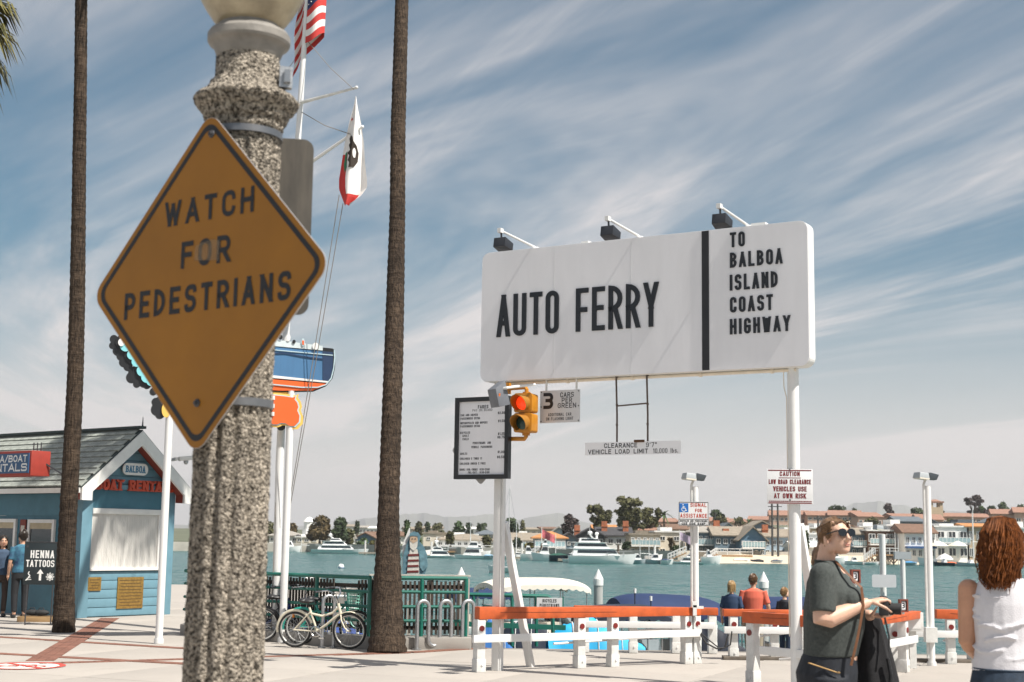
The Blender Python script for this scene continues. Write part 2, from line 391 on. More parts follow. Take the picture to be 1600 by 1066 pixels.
def text(mb, s, h, x=0, z=0, y=0, wf=.55, sw=.14, gap=.2, depth=.0006, align='c', serif=False, xf=None, fit=None):
    tot = sum(gwidth(c, h, wf, sw) for c in s) + gap * h * (len(s) - 1)
    if fit:                                      # squeeze or stretch the widths to a given length
        k = fit / tot; wf *= k; gap *= k; tot = sum(gwidth(c, h, wf, sw) for c in s) + gap * h * (len(s) - 1)
    cx = x - (tot / 2 if align == 'c' else tot if align == 'r' else 0)
    pos = []
    for c in s:
        if c != ' ':
            if mb is not None: glyph(mb, c, cx, z, h, wf, sw, y - depth, y, serif, xf)
            pos.append((c, cx))
        cx += gwidth(c, h, wf, sw) + gap * h
    return pos, wf, gap

def letters(s, h, x, z, y, parent, mat, depth=.0006, **k):
    xf = k.pop('xf', None); sw = k.get('sw', .14); pos, wf, gap = text(None, s, h, 0, 0, **k)
    for ch, cx in pos: m = MB(); glyph(m, ch, x + cx, z, h, wf, sw, y - depth, y, False, xf); part('letter', m, mat, parent)
# common materials
WHITE = M('white_paint', (.70, .70, .69), .45, .04, 3, .15, 90)
WHITE_OLD = M('weathered_white_paint', (.58, .58, .56), .55, .10, 9, .3, 70, c2=(.70, .70, .68))
ORANGE = M('orange_paint', (.45, .082, .016), .55, .22, 7, .3, 80)
BLACK = M('black_paint', (.012, .013, .015), .4, .2)
BLACK_MATT = M('black_vinyl', (.014, .015, .018), .6, .15)
STEEL = M('galvanised_steel', (.42, .43, .44), .38, .15, 25, .15, 120, metal=.85)
DKSTEEL = M('dark_steel', (.06, .06, .065), .45, .2, 20, metal=.4)
GREEN_PAINT = M('green_railing_paint', (.008, .125, .095), .42, .15, 10)
GLASS_DK = M('dark_window_glass', (.018, .026, .033), .08, .2, 2, spec=.8)
RUBBER = M('rubber', (.018, .018, .019), .75, .2)
CHROME = M('chrome', (.62, .62, .63), .15, .05, metal=1)
REFLECT_RED = M('red_reflector', (.16, .012, .01), .35, .1)
# ================================================================== ground, water, far land
WATER_Z = -1.6
def concrete(name, c=(.375, .345, .312), dirt=(.235, .215, .19)):
    m = bpy.data.materials.new(name); m.use_nodes = True; t = m.node_tree; b = t.nodes['Principled BSDF']; b.inputs['Roughness'].default_value = .8
    co = mnode(t, 'ShaderNodeTexCoord')
    def noise(s, d, r=.6):
        n = mnode(t, 'ShaderNodeTexNoise'); n.inputs['Scale'].default_value = s; n.inputs['Detail'].default_value = d; n.inputs['Roughness'].default_value = r
        t.links.new(co.outputs['Object'], n.inputs['Vector']); return n.outputs[0]
    def rng(v, a, bb_, lo=0, hi=1):
        n = mnode(t, 'ShaderNodeMapRange'); n.inputs[1].default_value = a; n.inputs[2].default_value = bb_; n.inputs[3].default_value = lo; n.inputs[4].default_value = hi
        t.links.new(v, n.inputs[0]); return n.outputs[0]
    def mix(f, a, bb_):
        n = mnode(t, 'ShaderNodeMix', data_type='RGBA'); t.links.new(f, n.inputs[0])
        for i, q in ((6, a), (7, bb_)):
            if isinstance(q, tuple): n.inputs[i].default_value = (*q, 1)
            else: t.links.new(q, n.inputs[i])
        return n.outputs[2]
    base = mix(rng(noise(.8, 6), .3, .7), tuple(x * .93 for x in c), tuple(x * 1.05 for x in c))
    st = mix(rng(noise(2.2, 8, .75), .55, .75, 0, .6), base, dirt)
    st = mix(rng(noise(7, 2, .5), .70, .74, 0, .35), st, tuple(x * .45 for x in c))
    fin = mix(rng(noise(90, 3), .35, .7, 0, .18), st, tuple(x * .6 for x in c))
    t.links.new(fin, b.inputs['Base Color'])
    bp = mnode(t, 'ShaderNodeBump'); bp.inputs['Strength'].default_value = .25; bp.inputs['Distance'].default_value = .004
    t.links.new(noise(120, 3), bp.inputs['Height']); t.links.new(bp.outputs[0], b.inputs['Normal']); MAT[name] = m; return m
CONC = concrete('pale_concrete'); KERB = concrete('kerb_concrete', (.32, .30, .275))
JOINT = M('joint_dirt', (.20, .18, .16), .9, .2)
QY = 22.25
pv = MB(); pv.slab([(-40, -8), (14, -8), (14, QY), (-2.0, QY), (-4.9, 24.6), (-4.9, 48), (-40, 48)], -2.6, -.012)
pavement = struct('pavement', pv, JOINT)
# slabs of the plaza, each a piece of its own, laid on a grid turned by 24 degrees
SA = radians(-24); SL = 2.1
sm = MB(); sm.box((0, 0, -.03), (SL - .014, SL - .014, .06)); slab0 = None
ux, uy = V3((cos(SA), sin(SA), 0)), V3((-sin(SA), cos(SA), 0)); org = V3((-6.0, 19.6, 0))
def inside(p): return -8 < p.y < QY - .05 and -30 < p.x < 13.9 or (p.x < -5 and p.y < 47.5)
ns = 0
for i in range(-12, 14):
    for j in range(-12, 14):
        c = org + ux * (i + .5) * SL + uy * (j + .5) * SL
        cs = [c + ux * a * SL / 2 + uy * b * SL / 2 for a in (-1, 1) for b in (-1, 1)]
        if not all(inside(q) and q.y > 4.5 and q.y < 36 and abs(q.x) < .40 * q.y + 3 for q in cs): continue
        if slab0 is None:
            slab0 = part('paving_slab', sm, CONC, pavement, bevel=.006); o = slab0
        else: o = dup(slab0, pavement)
        o.location = c + V3((0, 0, R.uniform(-.0015, .0015))); o.rotation_euler = (0, 0, SA); ns += 1
# plain concrete fill up to the quay edge, just under the slabs' top
pf = MB(); pf.add([(-40, -8, -.006), (14, -8, -.006), (14, QY - .3, -.006), (-40, QY - .3, -.006)], [(0, 1, 2, 3)])
pf.add([(-40, QY - .3, -.006), (-2.2, QY - .3, -.006), (-5.1, 24.3, -.006), (-5.1, 47.7, -.006), (-40, 47.7, -.006)], [(0, 1, 2, 3, 4)])
struct('ground_sheet', pf, CONC)
# brick bands: single bricks, set 5 mm proud
BRICK = M('paving_brick', (.19, .085, .058), .8, .28, 3.1, .3, 80)
bk = MB()
def band(a, b, wd, bw=.20, bl=.10):
    a, b = V3((a.x, a.y, 0)), V3((b.x, b.y, 0)); d = (b - a); n = int(d.length / bl); u = d.normalized(); s_ = V3((-u.y, u.x, 0)); k = max(1, round(wd / bw)); an = atan2(u.y, u.x)
    for i in range(n):
        for j in range(k):
            c = a + u * (i + .5) * bl + s_ * ((j + .5) / k - .5) * wd
            if c.y > QY - .1 and c.x > -5: continue
            bk.box((c.x, c.y, .001 + R.uniform(-.001, .001)), (bl - .008, wd / k - .008, .010), rz=an)
band(G(-60, 992), G(300, 1014), .22); band(G(-60, 1018.5), G(300, 1038), .22)
band(G(60, 1037), G(640, 1019.5), .20); band(G(62, 1033), G(172, 966), .36, .12, .12); band(G(640, 1019.5), G(760, 1012), .20)
struct('brick_band', bk, BRICK, parent=pavement, kind='stuff')
# painted no-riding circle on the concrete
redp = M('faded_red_road_paint', (.50, .06, .045), .75, .3, 12); whp = M('worn_white_road_paint', (.62, .60, .56), .8, .15, 10)
gc = G(38, 1041); pm = thing('painted_marking', 'red painted circle with a slash on the concrete, lower left corner', 'road marking', (gc.x, gc.y, .004))
b1 = MB(); b1.add([(x, z, 0) for x, z in disc(.50, 40)], [tuple(range(40))]); part('white_ground', b1, whp, pm)
def flat(mb, pts, t, z, sc=1): 
    q = MB(); ribbon(q, pts, t, 0, 0); mb.add([(x, zz_, z) for x, y, zz_ in q.v], q.f)
b2 = MB(); flat(b2, disc(.46, 40) + [disc(.46, 40)[0]], .075, .004); flat(b2, [(-.32, .32), (.32, -.32)], .065, .0045)
flat(b2, disc(.11, 18, -.17, -.07) + [disc(.11, 18)[0][0:1] and (-.17 + .11, -.07)], .03, .005); flat(b2, disc(.11, 18, .17, -.07) + [(.28, -.07)], .03, .0055)
flat(b2, [(-.17, -.07), (-.07, .12), (.10, .12), (.17, -.07)], .03, .006); flat(b2, [(-.07, .12), (.02, -.07), (.10, .12)], .03, .0065); part('red_ring', b2, redp, pm)

# water
def water_mat():
    m = bpy.data.materials.new('harbour_water'); m.use_nodes = True; t = m.node_tree; b = t.nodes['Principled BSDF']
    b.inputs['Roughness'].default_value = .18; b.inputs['IOR'].default_value = 1.33; b.inputs['Specular IOR Level'].default_value = .3
    co = mnode(t, 'ShaderNodeTexCoord'); outs = []
    for s, d, st in ((.9, 4, (1, .55, 1)), (.28, 3, (1, .4, 1)), (.045, 3, (1, .35, 1))):
        mp = mnode(t, 'ShaderNodeMapping'); mp.inputs['Scale'].default_value = st; t.links.new(co.outputs['Object'], mp.inputs[0])
        n = mnode(t, 'ShaderNodeTexNoise'); n.inputs['Scale'].default_value = s; n.inputs['Detail'].default_value = d; n.inputs['Roughness'].default_value = .6; t.links.new(mp.outputs[0], n.inputs['Vector']); outs.append(n.outputs[0])
    mi = mnode(t, 'ShaderNodeMix', data_type='RGBA'); t.links.new(outs[2], mi.inputs[0]); mi.inputs[6].default_value = (.008, .072, .070, 1); mi.inputs[7].default_value = (.016, .105, .098, 1)
    t.links.new(mi.outputs[2], b.inputs['Base Color'])
    ad = mnode(t, 'ShaderNodeMath', operation='ADD'); t.links.new(outs[0], ad.inputs[0])
    mu = mnode(t, 'ShaderNodeMath', operation='MULTIPLY'); t.links.new(outs[1], mu.inputs[0]); mu.inputs[1].default_value = 1.6; t.links.new(mu.outputs[0], ad.inputs[1])
    bp = mnode(t, 'ShaderNodeBump'); bp.inputs['Strength'].default_value = 1; bp.inputs['Distance'].default_value = .6; t.links.new(ad.outputs[0], bp.inputs['Height']); t.links.new(bp.outputs[0], b.inputs['Normal']); return m
wm = MB()
def wz(u, v):
    Y = 18 + (320 - 18) * v ** 1.7; X = (u - .5) * 2 * (.42 * Y + 20)
    return (X, Y, WATER_Z + .045 * sin(X * 1.3 + Y * .5 + 2 * sin(X * .31)) * sin(Y * 1.1 + .7 * sin(X * .7)))
wm.grid(wz, 150, 260); wm.add([(-900, -60, WATER_Z - .08), (900, -60, WATER_Z - .08), (900, 420, WATER_Z - .08), (-900, 420, WATER_Z - .08)], [(0, 1, 2, 3)])
struct('water', wm, water_mat(), smooth=True)

# far land
SHORE = [(-2600, 858), (-600, 858), (100, 860), (380, 861.5), (480, 862.5), (590, 866), (660, 869), (720, 871), (850, 873), (905, 875), (1000, 877), (1120, 880), (1300, 881.5), (1450, 882), (1600, 883), (1800, 885), (2600, 892), (5200, 912)]
def sst(a, b, x): t = max(0, min(1, (x - a) / (b - a))); return t * t * (3 - 2 * t)
def land_h(X, Y):
    px = 800 + X / Y * FPX
    h = -.3 + 1.0 * sst(250, 420, Y) + 3.6 * sst(380, 620, Y) + 6.2 * sst(330, 470, Y) * sst(900, 1180, px) + 20 * sst(1200, 6000, Y)
    return h
SAND = M('beach_sand', (.56, .475, .36), .95, .1, .3, .4, 4); LANDM = M('far_ground', (.10, .11, .07), .95, .3, .05)
SEAWALL = M('seawall_concrete', (.36, .34, .30), .9, .2, .4)
shore_pts = [G(px, py, WATER_Z) for px, py in SHORE]
isb = lambda p: p.x / p.y * FPX + 800 > 1085
lm = MB(); offs = [0, 15, 40, 80, 130, 200, 300, 450, 900, 2500, 9800]; vs = []
fine = []
for (a, b) in zip(shore_pts[:-1], shore_pts[1:]):
    for k in range(4): fine.append(a.lerp(b, k / 4))
fine.append(shore_pts[-1])
for p in fine:
    dr = V3((p.x, p.y, 0)).normalized()
    for k, o_ in enumerate(offs):
        q = p + dr * (o_ + .0)
        if isb(p): q = p + dr * (o_ + (14.7 if k < 1 else 16 if k < 2 else 0))
        vs.append((q.x, q.y, -.32 if k < 2 else land_h(q.x, q.y)))
n_ = len(offs); lm.add(vs, [(i * n_ + j, (i + 1) * n_ + j, (i + 1) * n_ + j + 1, i * n_ + j + 1) for i in range(len(fine) - 1) for j in range(n_ - 1)])
# seaward drop (hidden behind wall and beach)
def off(p, d): return p + V3((p.x, p.y, 0)).normalized() * d
struct('far_shore_ground', lm, LANDM, smooth=True)
sw_ = MB(); bi = [i for i, p in enumerate(fine)]
isb = lambda p: p.x / p.y * FPX + 800 > 1085
vs = []; 
for p in fine:
    a = off(p, 0 if not isb(p) else 14.5); vs += [(a.x, a.y, WATER_Z - .6), (a.x, a.y, .15), (off(a, .4).x, off(a, .4).y, .15), (off(a, .4).x, off(a, .4).y, -.5)]
sw_.add(vs, [(i * 4 + j, (i + 1) * 4 + j, (i + 1) * 4 + j + 1, i * 4 + j + 1) for i in range(len(fine) - 1) for j in range(3)])
struct('seawall', sw_, SEAWALL)
be = MB(); vs = []; bp_ = [p for p in fine if p.x / p.y * FPX + 800 > 1060]; nb = 7
for p in bp_:
    for j in range(nb):
        t = j / (nb - 1); a = off(p, -2 + 16.6 * t); fall = sst(1060, 1135, p.x / p.y * FPX + 800)
        vs.append((a.x, a.y, WATER_Z - .25 + (1.5 * fall) * t ** .8 + R.uniform(-.03, .03)))
be.add(vs, [(i * nb + j, (i + 1) * nb + j, (i + 1) * nb + j + 1, i * nb + j + 1) for i in range(len(bp_) - 1) for j in range(nb - 1)])
struct('beach', be, SAND, smooth=True)
# mountains
ridge = [(-1500, 822), (-600, 815), (-100, 812), (200, 818), (420, 824), (520, 822), (570, 810), (610, 806), (640, 803), (662, 802), (700, 808), (740, 806), (762, 803), (800, 813), (840, 806), (872, 802), (905, 815), (960, 824), (1040, 826), (1180, 818), (1212, 811), (1230, 806), (1252, 812), (1300, 796), (1340, 786), (1372, 783), (1402, 789), (1440, 795), (1500, 800), (1600, 803), (1750, 796), (1900, 805), (2500, 810), (3500, 805)]
mm = MB(); vs = []
for i, (a, b) in enumerate(zip(ridge[:-1], ridge[1:])):
    for k in range(6):
        t = k / 6; px = a[0] + (b[0] - a[0]) * t; s_ = t * t * (3 - 2 * t); py = a[1] + (b[1] - a[1]) * s_ + R.uniform(-1.1, 1.1)
        top = P(px, py, 9400 + 300 * sin(i * 1.7 + t)); vs += [(top.x * .93, top.y - 520, 14), (top.x * .965, top.y - 240, 14 + (top.z - 14) * R.uniform(.42, .58)), tuple(top), (top.x * 1.06, top.y + 500, 14)]
mm.add(vs, [(i * 4 + j, (i + 1) * 4 + j, (i + 1) * 4 + j + 1, i * 4 + j + 1) for i in range(len(vs) // 4 - 1) for j in range(3)])
struct('mountains', mm, M('mountain_scrub', (.10, .105, .075), .95, .3, .004), smooth=True)
HAZE = True
if HAZE:
    hz = MB(); hz.bb((-7500, -120, -4), (7500, 11500, 260)); hm = bpy.data.materials.new('thin_sea_haze'); hm.use_nodes = True; t = hm.node_tree; t.nodes.clear()
    pv_ = mnode(t, 'ShaderNodeVolumePrincipled'); pv_.inputs['Color'].default_value = (.93, .94, .96, 1); pv_.inputs['Density'].default_value = .00014; pv_.inputs['Anisotropy'].default_value = .2
    oo = mnode(t, 'ShaderNodeOutputMaterial'); t.links.new(pv_.outputs[0], oo.inputs['Volume'])
    struct('haze', hz, hm)['kind'] = 'stuff'

# ================================================================== far shore: houses
BRK = M('chimney_brick', (.36, .125, .06), .85, .25, 2.5)
FRAMEW = M('white_window_frame', (.74, .74, .72), .5, .05)
def wallm(n, c): return M('wall_' + n, c, .8, .07, .8)
WL = {k: wallm(k, c) for k, c in dict(white=(.80, .80, .78), cream=(.66, .60, .50), beige=(.50, .42, .32), blue_grey=(.15, .21, .26), blue=(.085, .16, .23), grey=(.40, .42, .43), pale_blue=(.42, .52, .60), tan=(.46, .36, .25), wood=(.13, .07, .045), dark=(.07, .075, .08), pink=(.60, .40, .31)).items()}
def roofm(n, c): return M('roof_' + n, c, .85, .22, 1.6)
RF = {k: roofm(k, c) for k, c in dict(orange=(.44, .20, .075), brown=(.16, .095, .065), grey=(.30, .28, .25), tan=(.25, .215, .17), dark=(.05, .05, .055), terracotta=(.27, .150, .108), white=(.70, .70, .68), slate=(.11, .13, .15)).items()}
def window_proto(parent, ww, wh, fm, blind=False, mull=1):
    fr = MB(); t = max(.08, ww * .07); d0, d1 = -.10, .06
    fr.bb((-ww / 2, d0, -wh / 2), (-ww / 2 + t, d1, wh / 2)); fr.bb((ww / 2 - t, d0, -wh / 2), (ww / 2, d1, wh / 2))
    fr.bb((-ww / 2 + t, d0, wh / 2 - t), (ww / 2 - t, d1, wh / 2)); fr.bb((-ww / 2 + t, d0, -wh / 2), (ww / 2 - t, d1, -wh / 2 + t))
    for k in range(1, mull + 1):
        x = -ww / 2 + ww * k / (mull + 1); fr.bb((x - t / 2, d0 + .02, -wh / 2 + t), (x + t / 2, d1, wh / 2 - t))
    f = part('window', fr, fm, parent)
    pn = MB(); pn.bb((-ww / 2 + t, -.03, -wh / 2 + t), (ww / 2 - t, .0, wh / 2 - t)); g = part('pane', pn, GLASS_DK, f)
    return f
def house(label, px0, px1, pyb, pye, pyt, D, roof, wall, rc, rows=2, cols=4, rz=None, depth=9, fw=FRAMEW, cat='house', chim=(), balcony=None, ww=.62, wh=.5, awning=None, band=None, skip=(), name='waterfront_house', over=.5, porch=False, z0=None):
    A, B = P(px0, pyb, D), P(px1, pyb, D); W = B.x - A.x; cx = (A.x + B.x) / 2; base = z0 if z0 is not None else min(land_h(cx, D), A.z); he = P((px0 + px1) / 2, pye, D).z - base; ht = P((px0 + px1) / 2, pyt, D).z - base
    face = atan2(-cx, D) if rz is None else rz      # roughly towards the water
    t = thing(name, label, cat, (cx, D, base), 0 if rz is None else rz, 'houses along the far shore' if name == 'waterfront_house' else 'terraced houses on the far hillside' if name == 'hillside_house' else 'distant houses')
    wb = MB(); wb.bb((-W / 2, 0, -.8), (W / 2, depth, he))
    if roof == 'gable_front': wb.prism([(-W / 2, he), (W / 2, he), (0, ht - .12)], 0.002, depth - .002)
    wl_ = part('wall', wb, WL[wall], t)
    rb = MB(); o = over
    if roof == 'gable_front':
        s_ = (ht - he) / (W / 2)
        for sg in (-1, 1):
            rb.add([(0, -o, ht), (sg * (W / 2 + o), -o, he - s_ * o), (sg * (W / 2 + o), depth + o, he - s_ * o), (0, depth + o, ht), (0, -o, ht + .22), (sg * (W / 2 + o), -o, he - s_ * o + .22), (sg * (W / 2 + o), depth + o, he - s_ * o + .22), (0, depth + o, ht + .22)], [(0, 1, 2, 3), (4, 5, 6, 7), (0, 1, 5, 4), (1, 2, 6, 5), (2, 3, 7, 6)])
    elif roof == 'gable_side':
        rb.add([(-W / 2 - o, -o, he), (W / 2 + o, -o, he), (W / 2 + o, depth / 2, ht), (-W / 2 - o, depth / 2, ht), (-W / 2 - o, depth + o, he), (W / 2 + o, depth + o, he), (-W / 2 - o, -o, he + .2), (W / 2 + o, -o, he + .2), (W / 2 + o, depth / 2, ht + .2), (-W / 2 - o, depth / 2, ht + .2)], [(0, 1, 7, 6), (6, 7, 8, 9), (9, 8, 5, 4), (0, 3, 4), (1, 5, 2), (0, 6, 9, 3), (1, 2, 8, 7)])
    elif roof == 'hip':
        i = min(depth, W) * .42; rb.add([(-W / 2 - o, -o, he), (W / 2 + o, -o, he), (W / 2 + o, depth + o, he), (-W / 2 - o, depth + o, he), (-W / 2 - o, -o, he + .2), (W / 2 + o, -o, he + .2), (W / 2 + o, depth + o, he + .2), (-W / 2 - o, depth + o, he + .2), (-W / 2 + i, depth / 2, ht), (W / 2 - i, depth / 2, ht)], [(0, 1, 5, 4), (1, 2, 6, 5), (2, 3, 7, 6), (3, 0, 4, 7), (4, 5, 9, 8), (5, 6, 9), (6, 7, 8, 9), (7, 4, 8), (3, 2, 1, 0)])
    else:
        rb.bb((-W / 2 - .25, -.25, he), (W / 2 + .25, depth + .25, he + .28)); rb.bb((-W * .3, 1.2, he + .28), (W * .12, depth * .7, ht))
    rf = part('roof', rb, RF[rc], t)
    for (fx, hh) in chim:
        cb = MB(); x = -W / 2 + W * fx; cb.box((x, depth * .25, (he + ht + hh) / 2 - 1), (1.0, .9, ht - he + hh + 2)); cb.box((x, depth * .25, ht + hh - 1.0 + .08 + (0)), (1.2, 1.1, .16)); part('chimney', cb, BRK, rf)
    hs = he / rows; proto = None
    for r_ in range(rows):
        for c_ in range(cols):
            if (r_, c_) in skip: continue
            x = -W / 2 + W * (c_ + .5) / cols; z = hs * (r_ + .5)
            if proto is None: proto = window_proto(t, W / cols * ww, hs * wh, fw); q = proto
            else: q = dup(proto, t)
            q.location = (x, -.004, z)
    if balcony:
        for r_ in balcony:
            bb_ = MB(); z = hs * r_; bb_.bb((-W * .47, -1.5, z - .12), (W * .47, -.003, z + .1))
            bal = part('balcony', bb_, FRAMEW if wall != 'white' else WL['grey'], t)
            rl = MB(); rl.bb((-W * .47, -1.5, z + 1.0), (W * .47, -1.43, z + 1.08))
            for k in range(9): x = -W * .465 + W * .93 * k / 8; rl.bb((x - .035, -1.49, z + .1), (x + .035, -1.44, z + 1.0))
            part('railing', rl, FRAMEW, bal)
            gl = MB(); gl.bb((-W * .46, -1.48, z + .2), (W * .46, -1.45, z + .95)); part('glass_panel', gl, M('balcony_glass', (.30, .42, .45), .1, .1), bal)
    if awning:
        ab = MB(); ab.prism([(-W * .48, hs * 1.02), (W * .48, hs * 1.02), (W * .48, hs * .86), (-W * .48, hs * .86)], -1.3, -.004); part('awning', ab, M('blue_awning_fabric', (.03, .09, .24), .8), t)
    if porch:
        pb = MB()
        for k in range(5): x = -W * .46 + W * .92 * k / 4; pb.bb((x - .14, -2.1, -.5), (x + .14, -1.85, hs * .95))
        pb.bb((-W * .49, -2.2, hs * .95), (W * .49, -.003, hs * 1.04)); part('porch', pb, FRAMEW, t)
    return t
H = house
# left bank
H('low white house with grey hip roof, left of the big brown tree', 420, 466, 857, 838, 829, 312, 'hip', 'white', 'grey', 2, 4)
th = H('white house with a domed lookout turret on its roof', 462, 496, 857, 840, 835, 308, 'flat', 'cream', 'white', 2, 3)
tb = MB(); tb.lathe([(1.5, 0), (1.5, 1.6)], 10, (0, 3, 2.4)); tb.lathe([(1.15, 0), (1.15, 1.7), (1.35, 1.72), (.7, 2.5), (.1, 2.75)], 10, (0, 3, 4.0)); part('turret', tb, WL['white'], th)
H('white house half hidden by shrubs behind the long motor yacht', 498, 548, 858, 842, 836, 315, 'gable_side', 'white', 'grey', 2, 5)
H('navy gabled house under a long brown roof', 552, 588, 856, 842, 833, 325, 'gable_front', 'blue', 'brown', 1, 3, depth=12)
H('low house with wide brown shingle roof behind the right palm trunk', 570, 630, 854, 842, 832, 345, 'gable_side', 'dark', 'brown', 1, 5)
H('blank beige two storey block beside the sailor board', 661, 694, 864, 834, 829, 275, 'flat', 'cream', 'tan', 2, 2, ww=.35, wh=.3)
H('wide white house with long hipped grey roof and many windows', 683, 772, 864, 845, 834, 268, 'hip', 'white', 'tan', 2, 9, porch=True, depth=12)
H('small white house with a flat roof terrace behind the wide white house', 690, 745, 850, 836, 832, 330, 'flat', 'white', 'white', 1, 5)
H('white house with low roof just right of the left billboard post', 800, 842, 866, 846, 834, 262, 'gable_side', 'white', 'tan', 2, 4, balcony=(1,))
H('grey blue house with bright orange hipped roof and porch', 834, 884, 868, 842, 830, 245, 'hip', 'grey', 'orange', 2, 5, porch=True, balcony=(1,))
H('white and blue gabled house right of the orange roofed one', 876, 902, 868, 843, 833, 250, 'gable_front', 'blue_grey', 'dark', 2, 3)
H('dark gabled house with a brick chimney at its left edge', 900, 945, 869, 838, 826, 252, 'gable_front', 'dark', 'dark', 2, 3, chim=((.05, .6),))
H('dark house with two tall brick chimneys behind the white yacht', 935, 986, 869, 838, 825, 256, 'gable_side', 'white', 'dark', 2, 4, chim=((.2, 1.2), (.86, 1.3)))
H('house with orange tiled roof peeking over the dark gables', 928, 962, 850, 828, 821, 300, 'gable_side', 'cream', 'orange', 1, 3)
H('red brown roofed house behind the beige villa', 985, 1024, 850, 830, 822, 290, 'gable_side', 'tan', 'terracotta', 1, 4, chim=((.1, .8),))
H('beige villa with an arched ground floor and roof terrace', 984, 1032, 870, 836, 829, 244, 'flat', 'beige', 'tan', 2, 5, balcony=(1,))
H('tall cream block with a plain front left of the assistance pole', 1024, 1068, 870, 832, 824, 250, 'flat', 'cream', 'white', 2, 2, ww=.4, wh=.35)
H('grey blue house with balcony and hipped grey roof at the assistance pole', 1082, 1126, 870, 833, 822, 246, 'hip', 'blue_grey', 'grey', 2, 5, balcony=(1,), chim=((.92, 1.0),))
H('brown roofed blue house with a wide brick chimney on its front', 1117, 1162, 870, 838, 824, 243, 'gable_side', 'blue_grey', 'tan', 2, 4, chim=((.45, -.2),))
bq = H('blue gabled house with long white window bands', 1157, 1196, 870, 842, 824, 238, 'gable_front', 'blue', 'tan', 2, 4, balcony=(1,), depth=11)
H('larger blue gable set behind the blue house with window bands', 1158, 1224, 860, 832, 815, 256, 'gable_front', 'blue_grey', 'tan', 1, 5)
H('grey house with a tall free brick chimney by the utility poles', 1194, 1236, 871, 840, 828, 250, 'gable_side', 'pale_blue', 'tan', 2, 4, chim=((.12, .9),))
H('white house with upper deck right of the big billboard post', 1244, 1282, 872, 835, 821, 248, 'flat', 'white', 'white', 2, 4, balcony=(1,))
H('white cottage with low roof behind the woman in the green tee', 1242, 1290, 872, 856, 848, 240, 'gable_side', 'white', 'white', 1, 4)
H('cream house with orange roof hidden behind the woman with sunglasses', 1286, 1330, 872, 842, 826, 250, 'hip', 'tan', 'orange', 2, 4)
H('blue grey house with balcony left of the dark timber house', 1330, 1360, 872, 836, 826, 249, 'gable_side', 'blue_grey', 'tan', 2, 3, balcony=(1,))
H('dark timber house with glass balconies', 1356, 1398, 872, 830, 824, 247, 'flat', 'wood', 'white', 2, 3, balcony=(1,), ww=.75, wh=.6)
H('tall grey modern house with a blank side wall', 1388, 1424, 873, 822, 812, 252, 'flat', 'grey', 'white', 2, 2, ww=.5, wh=.5)
H('white house with brown roof and blue awning', 1414, 1462, 874, 834, 820, 242, 'gable_side', 'white', 'brown', 2, 5, awning=True)
H('white modern house with glass balcony and roof terrace', 1462, 1515, 875, 824, 818, 246, 'flat', 'white', 'white', 2, 3, balcony=(1,), ww=.66)
H('tan house with orange tile edge, left of the auburn haired woman', 1512, 1548, 876, 824, 819, 246, 'gable_side', 'tan', 'orange', 2, 3, ww=.5)
H('white house at the right edge behind the auburn hair', 1546, 1640, 877, 826, 815, 250, 'flat', 'white', 'white', 2, 6)
H('slate roofed house showing above the blue awning house', 1404, 1442, 850, 816, 808, 285, 'gable_side', 'blue_grey', 'slate', 1, 4)
H('low grey terrace house above the white modern one', 1488, 1550, 850, 818, 812, 290, 'flat', 'grey', 'slate', 1, 5)
# hillside terraces and the far left slope
WL['pinkish'] = wallm('pinkish', (.55, .38, .30))
hill = [(1020, 1060, 826, 816, 810, 470, 'first terracotta roofed terrace left of the assistance sign'), (1062, 1104, 828, 814, 807, 462, 'terracotta terrace mostly behind the assistance sign'), (1104, 1140, 826, 815, 809, 480, 'terracotta terrace right of the assistance sign'), (1138, 1172, 828, 817, 811, 455, 'pale terracotta terrace behind the brown roofed blue house'), (1170, 1204, 824, 813, 807, 490, 'terracotta terrace between the utility poles and the assistance pole'), (1204, 1240, 820, 806, 798, 470, 'terracotta terrace touching the left side of the billboard post'), (1236, 1264, 818, 805, 798, 480, 'terracotta terrace just right of the billboard post'), (1262, 1302, 816, 806, 799, 470, 'long terracotta roofed terrace above the white house'), (1296, 1344, 816, 806, 798, 465, 'terracotta terrace above the head with sunglasses'), (1340, 1380, 818, 808, 801, 460, 'terracotta terrace left of the grey modern house'), (1395, 1440, 818, 808, 803, 465, 'terracotta terrace behind the slate roof'), (1436, 1474, 828, 813, 804, 440, 'terracotta house below the bell tower'), (1474, 1518, 820, 808, 802, 470, 'terracotta terrace left of the dark spreading pine'), (1510, 1548, 820, 809, 803, 478, 'terracotta terrace under the dark spreading pine'), (1552, 1592, 822, 804, 796, 450, 'tall terracotta terrace above the auburn hair'), (1588, 1640, 822, 802, 793, 445, 'terracotta terrace at the right edge')]
for i, (a, b, yb, ye, yt, D, lb) in enumerate(hill):
    H(lb, a, b, yb + 8, ye, yt, D, 'gable_side', 'pinkish', 'terracotta', 2 if i % 3 else 1, 5, rz=R.uniform(-.25, .25), name='hillside_house', depth=10, wh=.45, ww=.7, chim=())
bt = P(1461, 812, 470); bm_ = thing('bell_tower', 'square tan bell tower on the hill right of the tall light pole', 'tower', (bt.x, 470, bt.z - 4))
b_ = MB(); b_.box((0, 0, 4), (4.2, 4.2, 8)); part('wall', b_, WL['tan'], bm_)
b_ = MB(); [b_.box((x, y, 8.7), (.9, .9, 1.4)) for x in (-1.6, 1.6) for y in (-1.6, 1.6)]; part('arch', b_, WL['tan'], bm_)
b_ = MB(); b_.box((0, 0, 9.7), (4.8, 4.8, .5)); b_.box((0, 0, 10.2), (4.2, 4.2, .8), taper=.2); part('roof', b_, RF['terracotta'], bm_)
